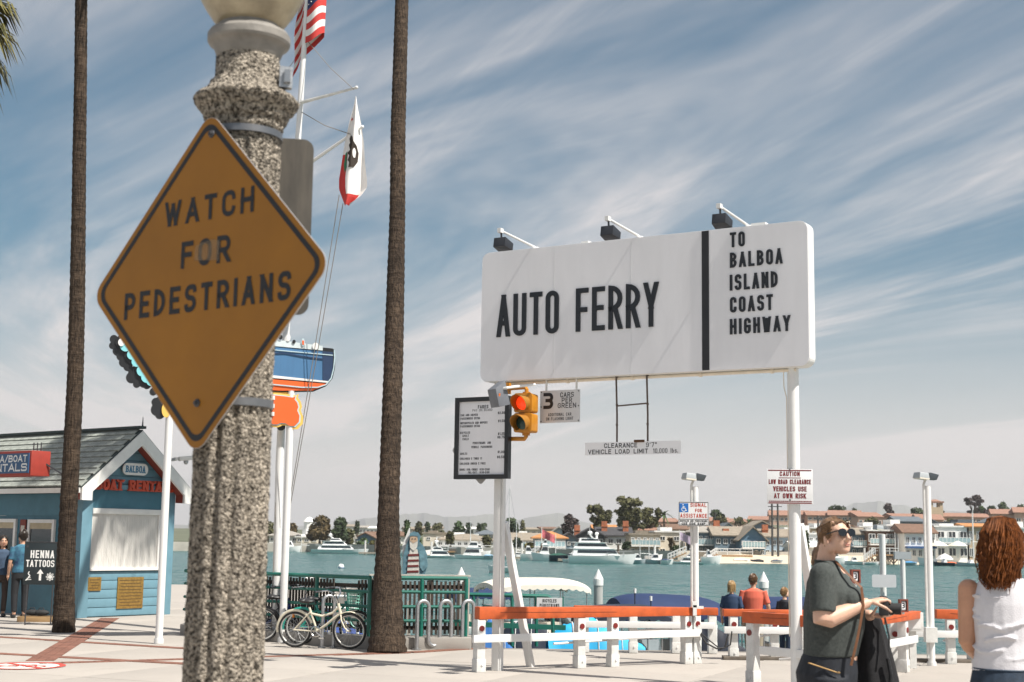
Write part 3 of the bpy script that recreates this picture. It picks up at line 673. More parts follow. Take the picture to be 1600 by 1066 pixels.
more = [(596, 640, 852, 838, 829, 330, 'white two storey house right of the palm trunk, behind the sail board', 'hip', 'white', 'brown'), (774, 804, 866, 846, 836, 270, 'white house behind the left billboard post with a tan roof', 'gable_side', 'white', 'tan'), (742, 776, 848, 836, 828, 340, 'grey house above the wide white hipped roof', 'hip', 'grey', 'slate'), (800, 838, 850, 838, 830, 320, 'pale block with white parapet left of the orange roof', 'flat', 'white', 'white'), (862, 884, 848, 832, 824, 300, 'narrow pale blue house above the orange roof', 'gable_front', 'pale_blue', 'grey'), (1126, 1150, 846, 828, 818, 300, 'grey house between the two brick chimneys', 'gable_front', 'pale_blue', 'slate'), (1222, 1250, 858, 834, 824, 290, 'white house showing left of the right billboard post', 'flat', 'white', 'white'), (1268, 1300, 852, 826, 818, 290, 'tan flat house above the white upper deck house', 'flat', 'tan', 'white'), (1302, 1340, 852, 826, 818, 295, 'white gabled house above the sunglasses', 'gable_front', 'white', 'terracotta'), (1344, 1380, 846, 824, 816, 300, 'pale house behind the timber house', 'flat', 'cream', 'white'), (1440, 1470, 846, 820, 812, 295, 'grey gabled house behind the tall light pole', 'gable_front', 'grey', 'slate'), (1548, 1590, 846, 818, 809, 300, 'pale gabled house above the auburn hair', 'gable_front', 'pale_blue', 'slate'), (1040, 1072, 846, 828, 820, 300, 'brown roofed house behind the tall cream block', 'gable_side', 'tan', 'brown'), (500, 540, 846, 836, 829, 350, 'grey house behind the two round crowned trees', 'hip', 'grey', 'slate'), (416, 440, 846, 836, 830, 360, 'cream house at the far left beyond the flagpole', 'hip', 'cream', 'tan')]
for (a, b, yb, ye, yt, D, lb, rt, wc, rc) in more: H(lb, a, b, yb, ye, yt, D, rt, wc, rc, 2, 4)
far = [(540, 556, 828, 820, 'leftmost tiny white house on the far slope', 'white', 'tan'), (556, 572, 829, 822, 'tiny white house beside the lone conifer', 'white', 'grey'), (572, 590, 829, 823, 'tiny white house left of the palm trunk', 'white', 'white'), (634, 650, 831, 824, 'tiny house behind the white sail board', 'cream', 'tan'), (648, 664, 833, 826, 'tiny tan house above the sailor board', 'tan', 'terracotta'), (662, 690, 830, 823, 'low tiny house under the far conifers', 'cream', 'tan'), (722, 750, 830, 824, 'tiny white house above the wide white roof', 'white', 'white'), (820, 848, 832, 825, 'tiny flat roofed house left of the orange roof', 'cream', 'tan'), (846, 872, 830, 824, 'tiny brown roofed house above the orange roof', 'tan', 'brown'), (430, 452, 836, 829, 'tiny house far left beyond the flagpole', 'white', 'grey')]
for (a, b, yb, yt, lb, wc, rc) in far: H(lb, a, b, yb + 6, yt + 3, yt, 520, 'gable_side', wc, rc, 1, 3, rz=R.uniform(-.3, .3), name='distant_house', depth=8)
# ================================================================== far shore: trees, boats, pier
def leafmat(n, c, c2): 
    m = M('leaves_' + n, c, .7, .25, .55, c2=c2, detail=3); m.node_tree.nodes['Principled BSDF'].inputs['Specular IOR Level'].default_value = .25; return m
LF = dict(dark=leafmat('dark', (.022, .040, .020), (.06, .085, .035)), olive=leafmat('olive', (.05, .055, .022), (.125, .12, .05)), brown=leafmat('brown', (.060, .045, .022), (.15, .11, .05)), green=leafmat('green', (.03, .065, .025), (.09, .14, .05)), purple=leafmat('purple', (.035, .025, .026), (.075, .055, .05)), yellow=leafmat('yellow', (.09, .09, .025), (.22, .19, .06)))
BARK = M('tree_bark', (.10, .075, .055), .9, .3, 2)
def tree(label, px0, px1, pyb, pyt, D, lf, lobes=7, n=650, leaf=.42, loose=.0, cat='tree', trunk=.35, seed=1, name='leafy_tree', squash=1.0):
    r = random.Random(seed * 7 + int(px0)); A, B = P(px0, pyb, D), P(px1, pyb, D); cx = (A.x + B.x) / 2; zb = min(land_h(cx, D), A.z) ; zt = P((px0 + px1) / 2, pyt, D).z; W = B.x - A.x; h = zt - zb
    zc = A.z if A.z > zb else zb
    t = thing(name, label, cat, (cx, D, zb), 0, 'trees on the far shore'); tm = MB()
    ch0 = max(h * .12, zc - zb)
    tm.tube([(0, 0, -.3), (r.uniform(-.2, .2), 0, h * .3), (r.uniform(-.4, .4), .2, h * .6)], [h * .035 + .12, h * .028 + .08, h * .015 + .05], 7)
    cr = MB()
    lob = []
    for k in range(lobes):
        a = 6.28 * k / lobes + r.uniform(-.4, .4); q = r.uniform(.25, .62) if not loose else r.uniform(.2, .80); z = ch0 + (h - ch0) * r.uniform(.25, .80 if not loose else .86)
        c = (W / 2 * q * cos(a), W / 2 * q * sin(a), z); rx = W / 2 * (r.uniform(.30, .48) if not loose else r.uniform(.17, .34)); rz_ = (h - ch0) * (r.uniform(.16, .27) if not loose else r.uniform(.09, .17)) * squash
        lob.append((c, rx, rz_)); tm.tube([(0, 0, h * .3), (c[0] * .55, c[1] * .55, (h * .3 + z) / 2), c], [h * .018 + .05, h * .012 + .04, .05], 5)
    lob.append(((r.uniform(-.1, .1) * W, 0, h - (h - ch0) * .18), W * (.26 if not loose else .15), (h - ch0) * (.18 if not loose else .10)))
    tot = sum(l[1] * l[1] * l[2] for l in lob)
    for c, rx, rz_ in lob: cr.leaves(c, (rx, rx * .9, rz_), max(40, int(n * rx * rx * rz_ / tot)), leaf, r, .4, .15 if loose else .45)
    part('trunk', tm, BARK, t); part('crown', cr, LF[lf], t); return t
T = tree
T('brown green round crowned tree over the white turret house', 474, 524, 856, 806, 300, 'brown', 9, 1400, .5)
T('dark green dense tree right of the brown green one', 512, 546, 856, 809, 298, 'dark', 8, 1200, .5)
T('bushy tree at the far left behind the flagpole', 408, 432, 856, 814, 318, 'olive', 6, 500, .5)
T('small olive tree between the flagpole and the turret house', 444, 470, 850, 817, 340, 'brown', 6, 500, .5)
T('low hedge like tree beside the stern of the long yacht', 536, 556, 858, 826, 300, 'olive', 6, 500, .5)
T('lone narrow conifer on the far slope left of the palm trunk', 553, 562, 836, 815, 420, 'dark', 5, 300, .6, name='conifer_tree')
T('round green bush in front of the brown roofed house', 556, 578, 856, 841, 300, 'green', 5, 300, .4, cat='bush')
T('yellow green shrubs on the bank left of the palm trunk', 574, 592, 864, 845, 296, 'yellow', 5, 300, .4, cat='bush')
T('shaggy green tree showing just right of the palm trunk', 630, 640, 850, 812, 300, 'green', 5, 300, .45)
for i, (a, b, t_, lb) in enumerate([(646, 662, 815, 'grey green tree above the sailor board'), (664, 672, 817, 'small pointed conifer above the blank beige block'), (674, 694, 817, 'low wide tree above the blank beige block'), (704, 726, 814, 'pale rounded tree above the wide white roof'), (726, 740, 816, 'dark pointed tree left of the billboard post'), (742, 764, 817, 'dark bushy tree touching the billboard post')]):
    T(lb, a, b, 842, t_, 400, ('olive', 'dark', 'olive', 'green', 'dark', 'dark')[i], 5, 350, .55, seed=i)
T('dark shaggy tree between the billboard post and its brace', 784, 814, 856, 808, 290, 'dark', 7, 600, .5)
T('grey thin tree behind the brace of the billboard', 810, 822, 848, 812, 380, 'olive', 4, 200, .5)
T('squat olive shrub on the bank left of the orange roofed house', 816, 838, 868, 848, 246, 'yellow', 5, 350, .35, cat='bush')
T('purple brown tree left of the big eucalyptus', 874, 904, 846, 803, 300, 'purple', 7, 700, .5)
T('tallest loose crowned eucalyptus in the middle of the far shore', 950, 1012, 860, 770, 285, 'olive', 26, 2600, .45, 1, name='eucalyptus_tree', squash=.75)
T('eucalyptus leaning left of the tallest one', 914, 962, 858, 784, 290, 'olive', 20, 1700, .45, 1, name='eucalyptus_tree', squash=.75)
T('dark eucalyptus right of the tallest one', 992, 1036, 858, 788, 292, 'olive', 16, 1300, .45, 1, name='eucalyptus_tree', squash=.8)
T('bare looking shrub in front of the tall cream block', 1040, 1058, 868, 838, 246, 'brown', 6, 260, .3, 1)
T('low green hedge under the tall cream block', 1046, 1072, 870, 852, 244, 'dark', 6, 350, .3, cat='bush')
T('round dark bush beside the white yacht bow', 970, 986, 872, 846, 235, 'dark', 5, 380, .35, cat='bush')
T('rounded dark tree right of the assistance sign', 1108, 1134, 832, 796, 440, 'dark', 6, 500, .6)
T('dark bushy tree on the hill over the brown roofed house', 1112, 1140, 838, 806, 400, 'olive', 6, 500, .55)
for i, (a, b, t_, lb) in enumerate([(1196, 1216, 797, 'low dark tree behind the caution sign'), (1206, 1232, 806, 'dark hillside tree left of the billboard post'), (1242, 1266, 808, 'dark hillside tree right of the billboard post'), (1288, 1330, 789, 'wide flat topped tree on the hill crest above the sunglasses'), (1328, 1342, 794, 'small tree at the end of the flat topped one'), (1378, 1402, 787, 'purple dark tree left of the tall light pole'), (1418, 1450, 793, 'round green tree touching the tall light pole'), (1450, 1478, 795, 'dark tree around the bell tower'), (1526, 1542, 790, 'small bright green tree under the spreading pine'), (1556, 1578, 785, 'round tree right of the spreading pine'), (1540, 1560, 790, 'small dark tree between the spreading pine and the round tree'), (1582, 1612, 788, 'low dark tree at the right edge')]):
    T(lb, a, b, 826, t_, 500, ('dark', 'dark', 'dark', 'dark', 'dark', 'purple', 'dark', 'dark', 'green', 'dark', 'dark', 'dark')[i], 6, 520, .65, seed=i + 3)
T('dark spreading umbrella pine, tallest on the right hillside', 1498, 1548, 814, 770, 500, 'purple', 10, 1200, .65, 1, name='pine_tree', squash=.6, seed=5)
for i, (a, b, yb, yt, lb) in enumerate([(1272, 1288, 850, 826, 'dark shrub between two white houses behind the woman'), (1300, 1340, 836, 812, 'bushes below the hill terraces above the sunglasses'), (1350, 1376, 832, 808, 'green bushes above the timber house'), (1474, 1492, 832, 810, 'green clump right of the tall light pole'), (1148, 1166, 822, 808, 'dark clump left of the utility poles'), (1566, 1590, 832, 812, 'green clump above the auburn hair')]):
    T(lb, a, b, yb, yt, 420, 'olive', 5, 320, .5, seed=i + 20)
T('round topiary bush beside the right billboard post', 1252, 1266, 872, 828, 239, 'dark', 4, 300, .35, seed=9, cat='bush')
# far palms
def small_palm(label, px, pyb, pyt, D, fr=1.6, seed=1, n=22):
    r = random.Random(seed); A = P(px, pyb, D); zt = P(px, pyt, D).z - A.z; t = thing('palm_tree', label, 'palm tree', tuple(A), 0, 'palm trees on the far shore'); k = MB()
    k.tube([(0, 0, -4), (.1, 0, zt * .5), (0, 0, zt - fr * .6)], [.3, .24, .2], 7); part('trunk', k, BARK, t); c = MB()
    for i in range(n):
        a = i * 2.4; el = r.uniform(-.5, 1.1); L = fr * r.uniform(.8, 1.15); pts = []
        for s_ in range(5):
            q = s_ / 4; pts.append(V3((cos(a) * cos(el) * L * q, sin(a) * cos(el) * L * q, zt - fr * .6 + sin(el) * L * q - .55 * L * q * q)))
        sd = V3((-sin(a), cos(a), 0))
        for s_ in range(4):
            p, q2 = pts[s_], pts[s_ + 1]; w0, w1 = .30 * (1 - s_ / 4.6), .30 * (1 - (s_ + 1) / 4.6); c.add([p - sd * w0, q2 - sd * w1, q2 + sd * w1, p + sd * w0], [(0, 1, 2, 3)])
    part('crown', c, LF['green'], t)
for i, (a, b, yb, yt, lb, lf) in enumerate([(590, 606, 860, 838, 'dark green tree left of the sailor board', 'dark'), (640, 662, 862, 840, 'green tree between the sailor board and the beige block', 'green'), (694, 712, 852, 830, 'olive tree behind the wide white roof', 'olive'), (752, 770, 862, 836, 'olive tree at the right end of the wide white house', 'olive'), (800, 816, 862, 840, 'dark tree at the foot of the billboard brace', 'dark'), (868, 884, 866, 846, 'green tree right of the orange roofed house', 'green'), (1076, 1088, 868, 842, 'dark tree beside the assistance pole', 'dark'), (1230, 1244, 866, 842, 'dark tree left of the big billboard post', 'dark'), (1402, 1416, 866, 842, 'green tree left of the blue awning house', 'green')]):
    T(lb, a, b, yb, yt, 258, lf, 6, 420, .38, seed=i + 40)
small_palm('fan palm rising right of the eucalyptus group', 1037, 850, 792, 300, 2.8, 2)
small_palm('left of the two hillside palms between the signs', 1150, 830, 804, 430, 3.2, 3); small_palm('right of the two hillside palms between the signs', 1170, 830, 806, 430, 3.2, 4)
# utility poles
for i, (px, yt, lb) in enumerate([(1207, 786, 'left tall utility pole in front of the brick chimney'), (1216, 786, 'right tall utility pole beside the brick chimney'), (1279, 806, 'utility pole behind the woman in the green tee'), (1118, 800, 'short utility pole on the hill')]):
    A = P(px, 872, 236 if i < 3 else 400); t = thing('utility_pole', lb, 'utility pole', tuple(A), 0, 'utility poles on the far shore'); h = P(px, yt, A.y).z - A.z; b = MB(); b.tube([(0, 0, -.5), (0, 0, h)], [.2, .15], 6); part('shaft', b, M('tarred_pole', (.05, .05, .05), .8), t)
    b = MB(); b.beam((-.7, 0, h - .6), (.7, 0, h - .6), .12, .12); part('crossarm', b, MAT['tarred_pole'], t)

# boats -------------------------------------------------------------
GEL = M('white_gelcoat', (.82, .82, .81), .3, .03, 2); NAVY = M('navy_canvas', (.014, .030, .085), .8, .2, 3); CYAN = M('cyan_tarp', (.008, .33, .62), .6, .2, 2, .4, 5)
GEL2 = M('grey_gelcoat', (.42, .47, .50), .4, .06, 2); DKHULL = M('dark_hull', (.015, .03, .05), .35); GREENT = M('green_boat_cover', (.012, .07, .05), .8); TEAK = M('teak_deck', (.33, .20, .10), .7, .2, 4)
def hull_mb(L, B, H, flare=1.18, sheer=.25, bow=.35, n=12):
    """bow towards +x, waterline z=0"""
    mb = MB(); rings = []
    for i in range(n + 1):
        t = i / n; x = -L / 2 + L * t; w_ = B / 2 * (1 if t < .45 else max(.02, 1 - ((t - .45) / .55) ** 2.2)); hh = H * (1 + sheer * max(0, t - .3) ** 1.5 * 2)
        ov = bow * H * max(0, t - .6) / .4
        sec = [(x + ov, -w_, hh), (x + ov * .5, -w_ / flare, hh * .45), (x, -w_ * .55, -.15 * H), (x, 0, -.45 * H), (x, w_ * .55, -.15 * H), (x + ov * .5, w_ / flare, hh * .45), (x + ov, w_, hh)]
        rings.append([V3(p) for p in sec])
    k = 7; vs = [p for r_ in rings for p in r_]; fs = [(i * k + j, i * k + j + 1, (i + 1) * k + j + 1, (i + 1) * k + j) for i in range(n) for j in range(k - 1)]
    fs += [tuple(range(k))] + [(i * k, (i + 1) * k, (i + 1) * k + k - 1, i * k + k - 1) for i in range(n)]
    return mb.add(vs, fs)
def cabin(mb, x0, x1, w, z0, z1, rake0=.15, rake1=.5, inset=.9):
    h = z1 - z0; mb.add([(x0, -w / 2, z0), (x1, -w / 2, z0), (x1, w / 2, z0), (x0, w / 2, z0), (x0 + rake0 * h, -w / 2 * inset, z1), (x1 - rake1 * h, -w / 2 * inset, z1), (x1 - rake1 * h, w / 2 * inset, z1), (x0 + rake0 * h, w / 2 * inset, z1)], [(3, 2, 1, 0), (4, 5, 6, 7), (0, 1, 5, 4), (1, 2, 6, 5), (2, 3, 7, 6), (3, 0, 4, 7)])
def boat(label, px0, px1, py, D, flip=False, tiers=((-.3, .3, .9),), L=None, H=None, hullm=None, cat='boat', name='motor_boat', rz=0, mast=0, cover=None, arch=False, B=None, extra=None, win=True, group='boats moored along the far shore', top=None):
    A, C = P(px0, py, D), P(px1, py, D); L = L or (C.x - A.x) / max(.3, abs(cos(rz))); B = B or max(1.8, L * .27); H = H or max(.6, L * .09)
    t = thing(name, label, cat, ((A.x + C.x) / 2, D, WATER_Z), (pi if flip else 0) + rz, group)
    part('hull', hull_mb(L, B, H), hullm or GEL, t, smooth=True)
    z = H * 1.02; zt_ = 0
    for i, (a, b, hh) in enumerate(tiers):
        mb = MB(); cabin(mb, a * L, b * L, B * (.82 - .12 * i), z, z + hh); cb = part('cabin' if i == 0 else 'upper_deck', mb, GEL, t)
        if win:
            wb = MB(); zz = z + hh * .38; d_ = (b - a) * L
            cabin(wb, a * L + d_ * .10, b * L - .48 * hh * .5 + .02, B * (.82 - .12 * i) * .965 + .06, zz, zz + hh * .42, .15, .5, .96); part('window', wb, GLASS_DK, cb)
        if i < len(tiers) - 1:
            rb = MB(); rb.bb((a * L - .05 * L, -B * .42, z + hh), (b * L - .25 * hh, B * .42, z + hh + .09)); part('deck_overhang', rb, GEL, t)
        z += hh + (.09 if i < len(tiers) - 1 else 0)
    rl = MB(); zz = H * 1.05
    for sg in (-1, 1):
        rl.tube([(L * .1, sg * B * .46, zz + .75), (L * .36, sg * B * .30, zz + .95), (L * .5, 0, zz + 1.1)], .03, 4)
        for q in (.1, .23, .36): rl.tube([(L * q, sg * B * (.48 - .18 * max(0, (q - .1) / .26)), zz - .1), (L * q, sg * B * (.46 - .16 * max(0, (q - .1) / .26)), zz + .85)], .025, 4)
    if L > 6: part('bow_rail', rl, STEEL, t)
    if arch:
        ab = MB(); ab.beam((-.12 * L, -B * .3, z), (-.17 * L, -B * .3, z + .9), .25, .18); ab.beam((-.12 * L, B * .3, z), (-.17 * L, B * .3, z + .9), .25, .18); ab.bb((-.2 * L, -B * .32, z + .9), (-.13 * L, B * .32, z + 1.05)); ab.ell((-.165 * L, 0, z + 1.35), (.35, .35, .32), 8, 6); ab.tube([(-.16 * L, .3, z + 1), (-.17 * L, .3, z + 2.4)], .03, 4); part('radar_arch', ab, GEL, t)
    if mast:
        ms = MB(); ms.tube([(.05 * L, 0, H), (.05 * L, 0, mast)], [.09, .05], 6); ms.tube([(.05 * L, 0, H + .9), (-.35 * L, 0, H + .8)], .06, 5); part('mast', ms, WHITE, t)
        rg = MB(); [rg.tube([q, (.05 * L, 0, mast - .1)], .022, 3) for q in ((L * .55, 0, H * 1.2), (-L * .48, 0, H), (.05 * L, -B * .45, H), (.05 * L, B * .45, H))]; part('rigging', rg, STEEL, t)
    if cover:
        cm = MB(); cm.loft([[V3((x * L, y, zz)) for (x, y, zz) in [(q, -B * .46, H * 1.02), (q, -B * .30, H * 1.02 + hh * .6 * min(1, L * .12)), (q, 0, H * 1.02 + hh * min(1, L * .12)), (q, B * .30, H * 1.02 + hh * .6 * min(1, L * .12)), (q, B * .46, H * 1.02)]] for q, hh in ((-.48, .25), (-.3, .7), (0, .85), (.25, .45), (.42, .12))]); part('cover', cm, cover, t)
    if top: t.scale[2] = (P((px0 + px1) / 2, top, D).z - WATER_Z) / (z + (1.67 if arch else 0))
    return t
BT = boat
BT('long white three deck motor yacht on the far left bank', 487, 572, 864, 272, False, ((-.38, .27, 1.5), (-.30, .14, 1.4), (-.16, .05, 1.0)), H=1.5, arch=True, cat='yacht', name='motor_yacht', top=834)
BT('sleek white yacht left of the trawler, near the sailor board', 664, 716, 872, 232, False, ((-.34, .25, 1.2), (-.28, .05, .9)), arch=True, top=844, cat='yacht', name='motor_yacht')
BT('white trawler yacht with a raked mast left of the billboard post', 712, 762, 872, 229, True, ((-.3, .28, 1.3), (-.2, .12, 1.0)), mast=6.5, top=846, name='motor_yacht', cat='yacht')
BT('small blue covered boat just left of the billboard post', 756, 774, 873, 226, False, (), cover=M('pale_blue_cover', (.25, .42, .58), .8), hullm=GEL2)
BT('white sailboat with a tall mast behind the left billboard post', 774, 812, 873, 230, False, ((-.2, .12, .5),), mast=11.6, cat='sailboat', name='sailing_boat')
BT('white sailboat with a shorter mast beside the brace', 792, 824, 873, 232, True, ((-.2, .12, .5),), mast=6.5, cat='sailboat', name='sailing_boat')
BT('small white centre console boat with T top under way in mid channel', 765, 800, 892, 139, True, ((-.12, .1, .8),), H=.55, arch=True, group='boats under way')
BT('long boat under a dark green cover left of the small cruiser', 858, 892, 874, 214, False, (), cover=GREENT, hullm=DKHULL, H=.9)
BT('small white cruiser tucked beside the big three deck yacht', 880, 906, 877, 205, True, ((-.25, .25, 1.1), (-.2, .02, .7)), top=859)
by = BT('big white three deck yacht with satellite domes, centre of the far shore', 888, 988, 880, 199, False, ((-.44, .30, 1.6), (-.42, .14, 1.35), (-.34, .0, 1.0)), H=1.9, arch=True, top=830, cat='yacht', name='motor_yacht')
dm = MB(); dm.ell((-.5, .3, 7.1), (.28, .28, .4), 10, 8); dm.lathe([(.15, 5.9), (.15, 6.8)], 8, (-.5, .3, 0)); part('satellite_dome', dm, GEL, by, smooth=True)
BT('small launch with navy roof, left of two beside the beige villa', 986, 1008, 877, 205, False, ((-.3, .25, 1.0),), hullm=GEL2, top=865)
BT('small launch with navy roof, right of two beside the beige villa', 1010, 1034, 877, 205, True, ((-.3, .25, 1.0),), hullm=GEL2, top=865)
BT('little boat under a navy cover left of the assistance pole', 1032, 1050, 877, 203, False, (), cover=NAVY)
BT('white sport cruiser at the foot of the white gangway', 1046, 1098, 877, 206, True, ((-.3, .2, 1.2), (-.2, .0, .8)), arch=True, top=856)
BT('white dinghy lying on the beach right of the pier', 1146, 1170, 879.5, 226, False, (), H=.5, cover=M('pale_cover', (.6, .66, .7), .8))
BT('black covered dinghy on the beach', 1174, 1192, 879.5, 226, True, (), H=.45, hullm=DKHULL, cover=M('black_cover', (.02, .02, .03), .8))
BT('small blue grey dinghy touching the right billboard post', 1206, 1222, 879.5, 226, False, (), H=.45, hullm=GEL2, cover=NAVY)
BT('blue dinghy on the beach left of the tall light pole', 1412, 1432, 881, 226, False, (), H=.45, hullm=GEL2, cover=M('blue_cover', (.05, .25, .5), .8))
BT('dark inflatable boat with outboard right of the tall light pole', 1460, 1490, 882, 226, True, ((-.1, .1, .6),), H=.5, hullm=DKHULL, win=False)
BT('white and orange sail dinghy pulled up on the beach', 1474, 1500, 878, 229, False, (), H=.35, cover=M('orange_cover', (.6, .12, .03), .8))
BT('pale inflatable tender left of the auburn haired woman', 1496, 1530, 881, 226, True, ((-.2, 0, .5),), H=.5, hullm=GEL2, win=False)
BT('small white motorboat behind the head with sunglasses', 1318, 1346, 880, 226, True, ((-.2, .1, .7),), H=.5)
BT('white tender at the far pier steps', 1350, 1372, 881, 225, False, (), H=.4)
BT('white boat at the right edge behind the auburn hair', 1590, 1620, 881, 226, False, ((-.2, .2, .8),), H=.6)
for (a, b, py, D, fl_, ti, lb) in [(590, 612, 867, 250, 0, ((-.25, .2, .9),), 'small white motorboat just left of the sailor board'), (606, 626, 868, 255, 1, (), 'low white skiff behind the palm trunk'), (640, 664, 870.5, 238, 0, ((-.3, .1, .9),), 'white cabin boat left of the sleek white yacht'), (816, 838, 874, 222, 0, ((-.25, .15, .9),), 'white cabin boat right of the billboard brace'), (836, 858, 874.5, 220, 1, ((-.3, .2, 1.0), (-.2, .05, .6)), 'white flybridge boat left of the green covered boat'), (1098, 1118, 878, 214, 0, ((-.2, .1, .8),), 'white cabin boat at the foot of the wooden pier'), (1010, 1026, 875, 216, 0, (), 'white open skiff behind the navy roofed launches'), (1296, 1316, 880, 226, 0, ((-.2, .1, .6),), 'white runabout hidden by the woman in the green tee'), (440, 462, 863, 290, 0, ((-.3, .2, .9),), 'small white boat at the far left bank'), (1440, 1456, 881, 228, 1, (), 'pale skiff touching the tall light pole'), (740, 758, 872, 240, 0, ((-.3, .2, 1.0),), 'white boat between the trawler and the billboard post'), (1532, 1552, 881, 228, 1, ((-.2, .1, .6),), 'white runabout left of the auburn hair')]:
    BT(lb, a - 3, b + 6, py, D, bool(fl_), tuple((p, q, h * 1.35) for p, q, h in ti), H=1.0)
# masts of boats along the docks
for i, (px, yt, D, lb) in enumerate([(470, 838, 285, 'thin mast before the turret house'), (600, 836, 260, 'thin mast by the palm trunk'), (682, 838, 240, 'thin mast left of the trawler'), (868, 834, 222, 'thin mast below the orange roof'), (1000, 846, 210, 'thin mast at the beige villa'), (1014, 850, 208, 'second thin mast at the beige villa'), (1090, 838, 214, 'thin mast right of the assistance pole'), (1404, 842, 232, 'thin white mast at the second pier'), (1521, 800, 232, 'tall thin mast left of the auburn hair')]):
    A = P(px, 878, D); t = thing('mast', lb, 'mast', (A.x, D, WATER_Z), 0, 'thin masts along the far docks'); h = P(px, yt, D).z - WATER_Z; m = MB(); m.tube([(0, 0, 0), (0, 0, h)], [.07, .04], 5); part('pole', m, WHITE, t); m = MB(); m.tube([(0, 0, h * .45), (1.6, 0, h * .43)], .05, 5); part('boom', m, WHITE, t)
# beach umbrellas
for i, (px, lb) in enumerate([(1467, 'left of two cream parasols before the white modern house'), (1497, 'right of two cream parasols before the white modern house')]):
    A = P(px, 871, 241); t = thing('parasol', lb, 'parasol', tuple(A), 0, 'parasols on the far beach'); b = MB(); b.tube([(0, 0, 0), (0, 0, 2.6)], .05, 5); part('pole', b, WHITE, t); b = MB(); b.lathe([(1.75, 1.9), (1.0, 2.35), (.08, 2.75)], 10); part('canopy', b, M('cream_canvas', (.66, .62, .54), .8), t)
A = P(1476, 874, 238); t = thing('beach_tent', 'low white tent on the beach right of the tall light pole', 'tent', tuple(A)); b = MB(); b.lathe([(1.5, 0), (1.0, .5), (.1, .95)], 8); part('canopy', b, WHITE, t)
# pier with white rail, gangways, docks
def pier(label, px0, px1, pyd, pyw, D, arches=True):
    A, B = P(px0, pyd, D), P(px1, pyd, D); t = thing('pier', label, 'pier', tuple(A)); W = B.x - A.x; zw = WATER_Z - A.z
    b = MB(); b.bb((0, 0, -.25), (W, 2.2, 0)); part('deck', b, TEAK, t); n = max(3, int(W / 2.2)); r = MB()
    r.bb((0, 0, .95), (W, .08, 1.05)); r.bb((0, 0, .5), (W, .08, .58)); [r.bb((W * k / n - .05, 0, 0), (W * k / n + .05, .09, .95)) for k in range(n + 1)]; part('railing', r, WHITE, t)
    k_ = 4
    for k in range(k_ + 1):
        x = W * (k + .1) / k_ * .8; p = MB(); p.tube([(x, .2, zw - 1), (x, .2, -.25)], .16, 6); part('piling', p, BARK, t)
        if arches: 
            p = MB(); [p.beam((x, .2, -1.5), (x + sg * 1.1, .2, -.3), .16, .16) for sg in (-1, 1)]; part('brace', p, BARK, t)
pier('wooden pier with white rail and arched braces above the beach', 1117, 1176, 867, 880, 232)
pier('second pier with white rail behind the woman with sunglasses', 1362, 1404, 866, 881, 234)
pier('small pier platform beside the beige villa', 700, 770, 861, 873, 246, False)
def gangway(label, a, b, D):
    A, B = P(*a, D), P(*b, D); t = thing('gangway', label, 'gangway', tuple(A)); d = B - A; m = MB(); m.beam((0, 0, 0), tuple(d), 1.3, .15); part('deck', m, TEAK, t); r = MB()
    for y in (-.6, .6):
        r = MB(); r.beam((0, y, 1), (d.x, y, d.z + 1), .09, .09); [r.beam((d.x * k / 6, y, d.z * k / 6), (d.x * k / 6, y, d.z * k / 6 + 1), .08, .08) for k in range(7)]; r.beam((0, y, .5), (d.x, y, d.z + .5), .07, .07); part('railing', r, WHITE, t)
gangway('white gangway sloping down left of the wooden pier', (1100, 878), (1120, 866), 230); gangway('white gangway behind the covered launches', (1044, 876), (1072, 864), 222); gangway('white gangway sloping down beside the short light pole', (1348, 880), (1366, 867), 231); gangway('white gangway below the orange roofed house', (826, 872), (842, 862), 232)
DOCK = M('dock_planks', (.30, .26, .21), .9, .2, 2)
for i, (a, b, py, D, lb) in enumerate([(640, 770, 874, 236, 'floating dock left of the billboard post'), (800, 862, 876, 226, 'floating dock below the orange roofed house'), (872, 1000, 879.5, 210, 'floating dock along the big white yacht'), (996, 1116, 879, 214, 'floating dock with covered launches by the assistance pole'), (1346, 1392, 882, 230, 'floating dock at the second pier'), (560, 592, 866, 262, 'floating dock behind the stern of the long yacht')]):
    A, B = P(a, py, D), P(b, py, D); t = thing('floating_dock', lb, 'dock', (A.x, D, WATER_Z), 0, 'docks on the far shore'); m = MB(); m.bb((0, 0, .15), (B.x - A.x, 2.5, .45)); part('deck', m, DOCK, t); k = max(2, int((B.x - A.x) / 6))
    for q in range(k): m = MB(); m.tube([((q + .5) * (B.x - A.x) / k, 2.7, -2), ((q + .5) * (B.x - A.x) / k, 2.7, 2.6)], .17, 6); part('piling', m, BARK if q % 2 else WHITE_OLD, t)
# flags on far poles
for i, (px, yt, lb, cc) in enumerate([(1062, 828, 'white flagpole with a small faded flag by the assistance pole', (.35, .3, .4)), (846, 824, 'short flagpole with a red white flag by the orange roof', (.5, .12, .14)), (1399, 832, 'thin flagpole left of the tall light pole', (.5, .5, .5)), (1522, 790, 'tall thin flagpole above the white modern house', (.5, .5, .5))]):
    A = P(px, 872, 236); h = P(px, yt, 236).z - A.z; t = thing('flagpole', lb, 'flagpole', tuple(A), 0, 'flagpoles on the far shore'); m = MB(); m.tube([(0, 0, 0), (0, 0, h)], [.08, .05], 6); part('pole', m, WHITE, t)
    if i < 2: m = MB(); m.grid(lambda u, v: (.05 + u * 2.1, .25 * sin(u * 7), h - .3 - v * 1.3 - u * 1.0), 8, 4); part('flag', m, M('far_flag_%s' % ('faded' if i == 0 else 'red'), cc, .8, .5, 1.4), t)
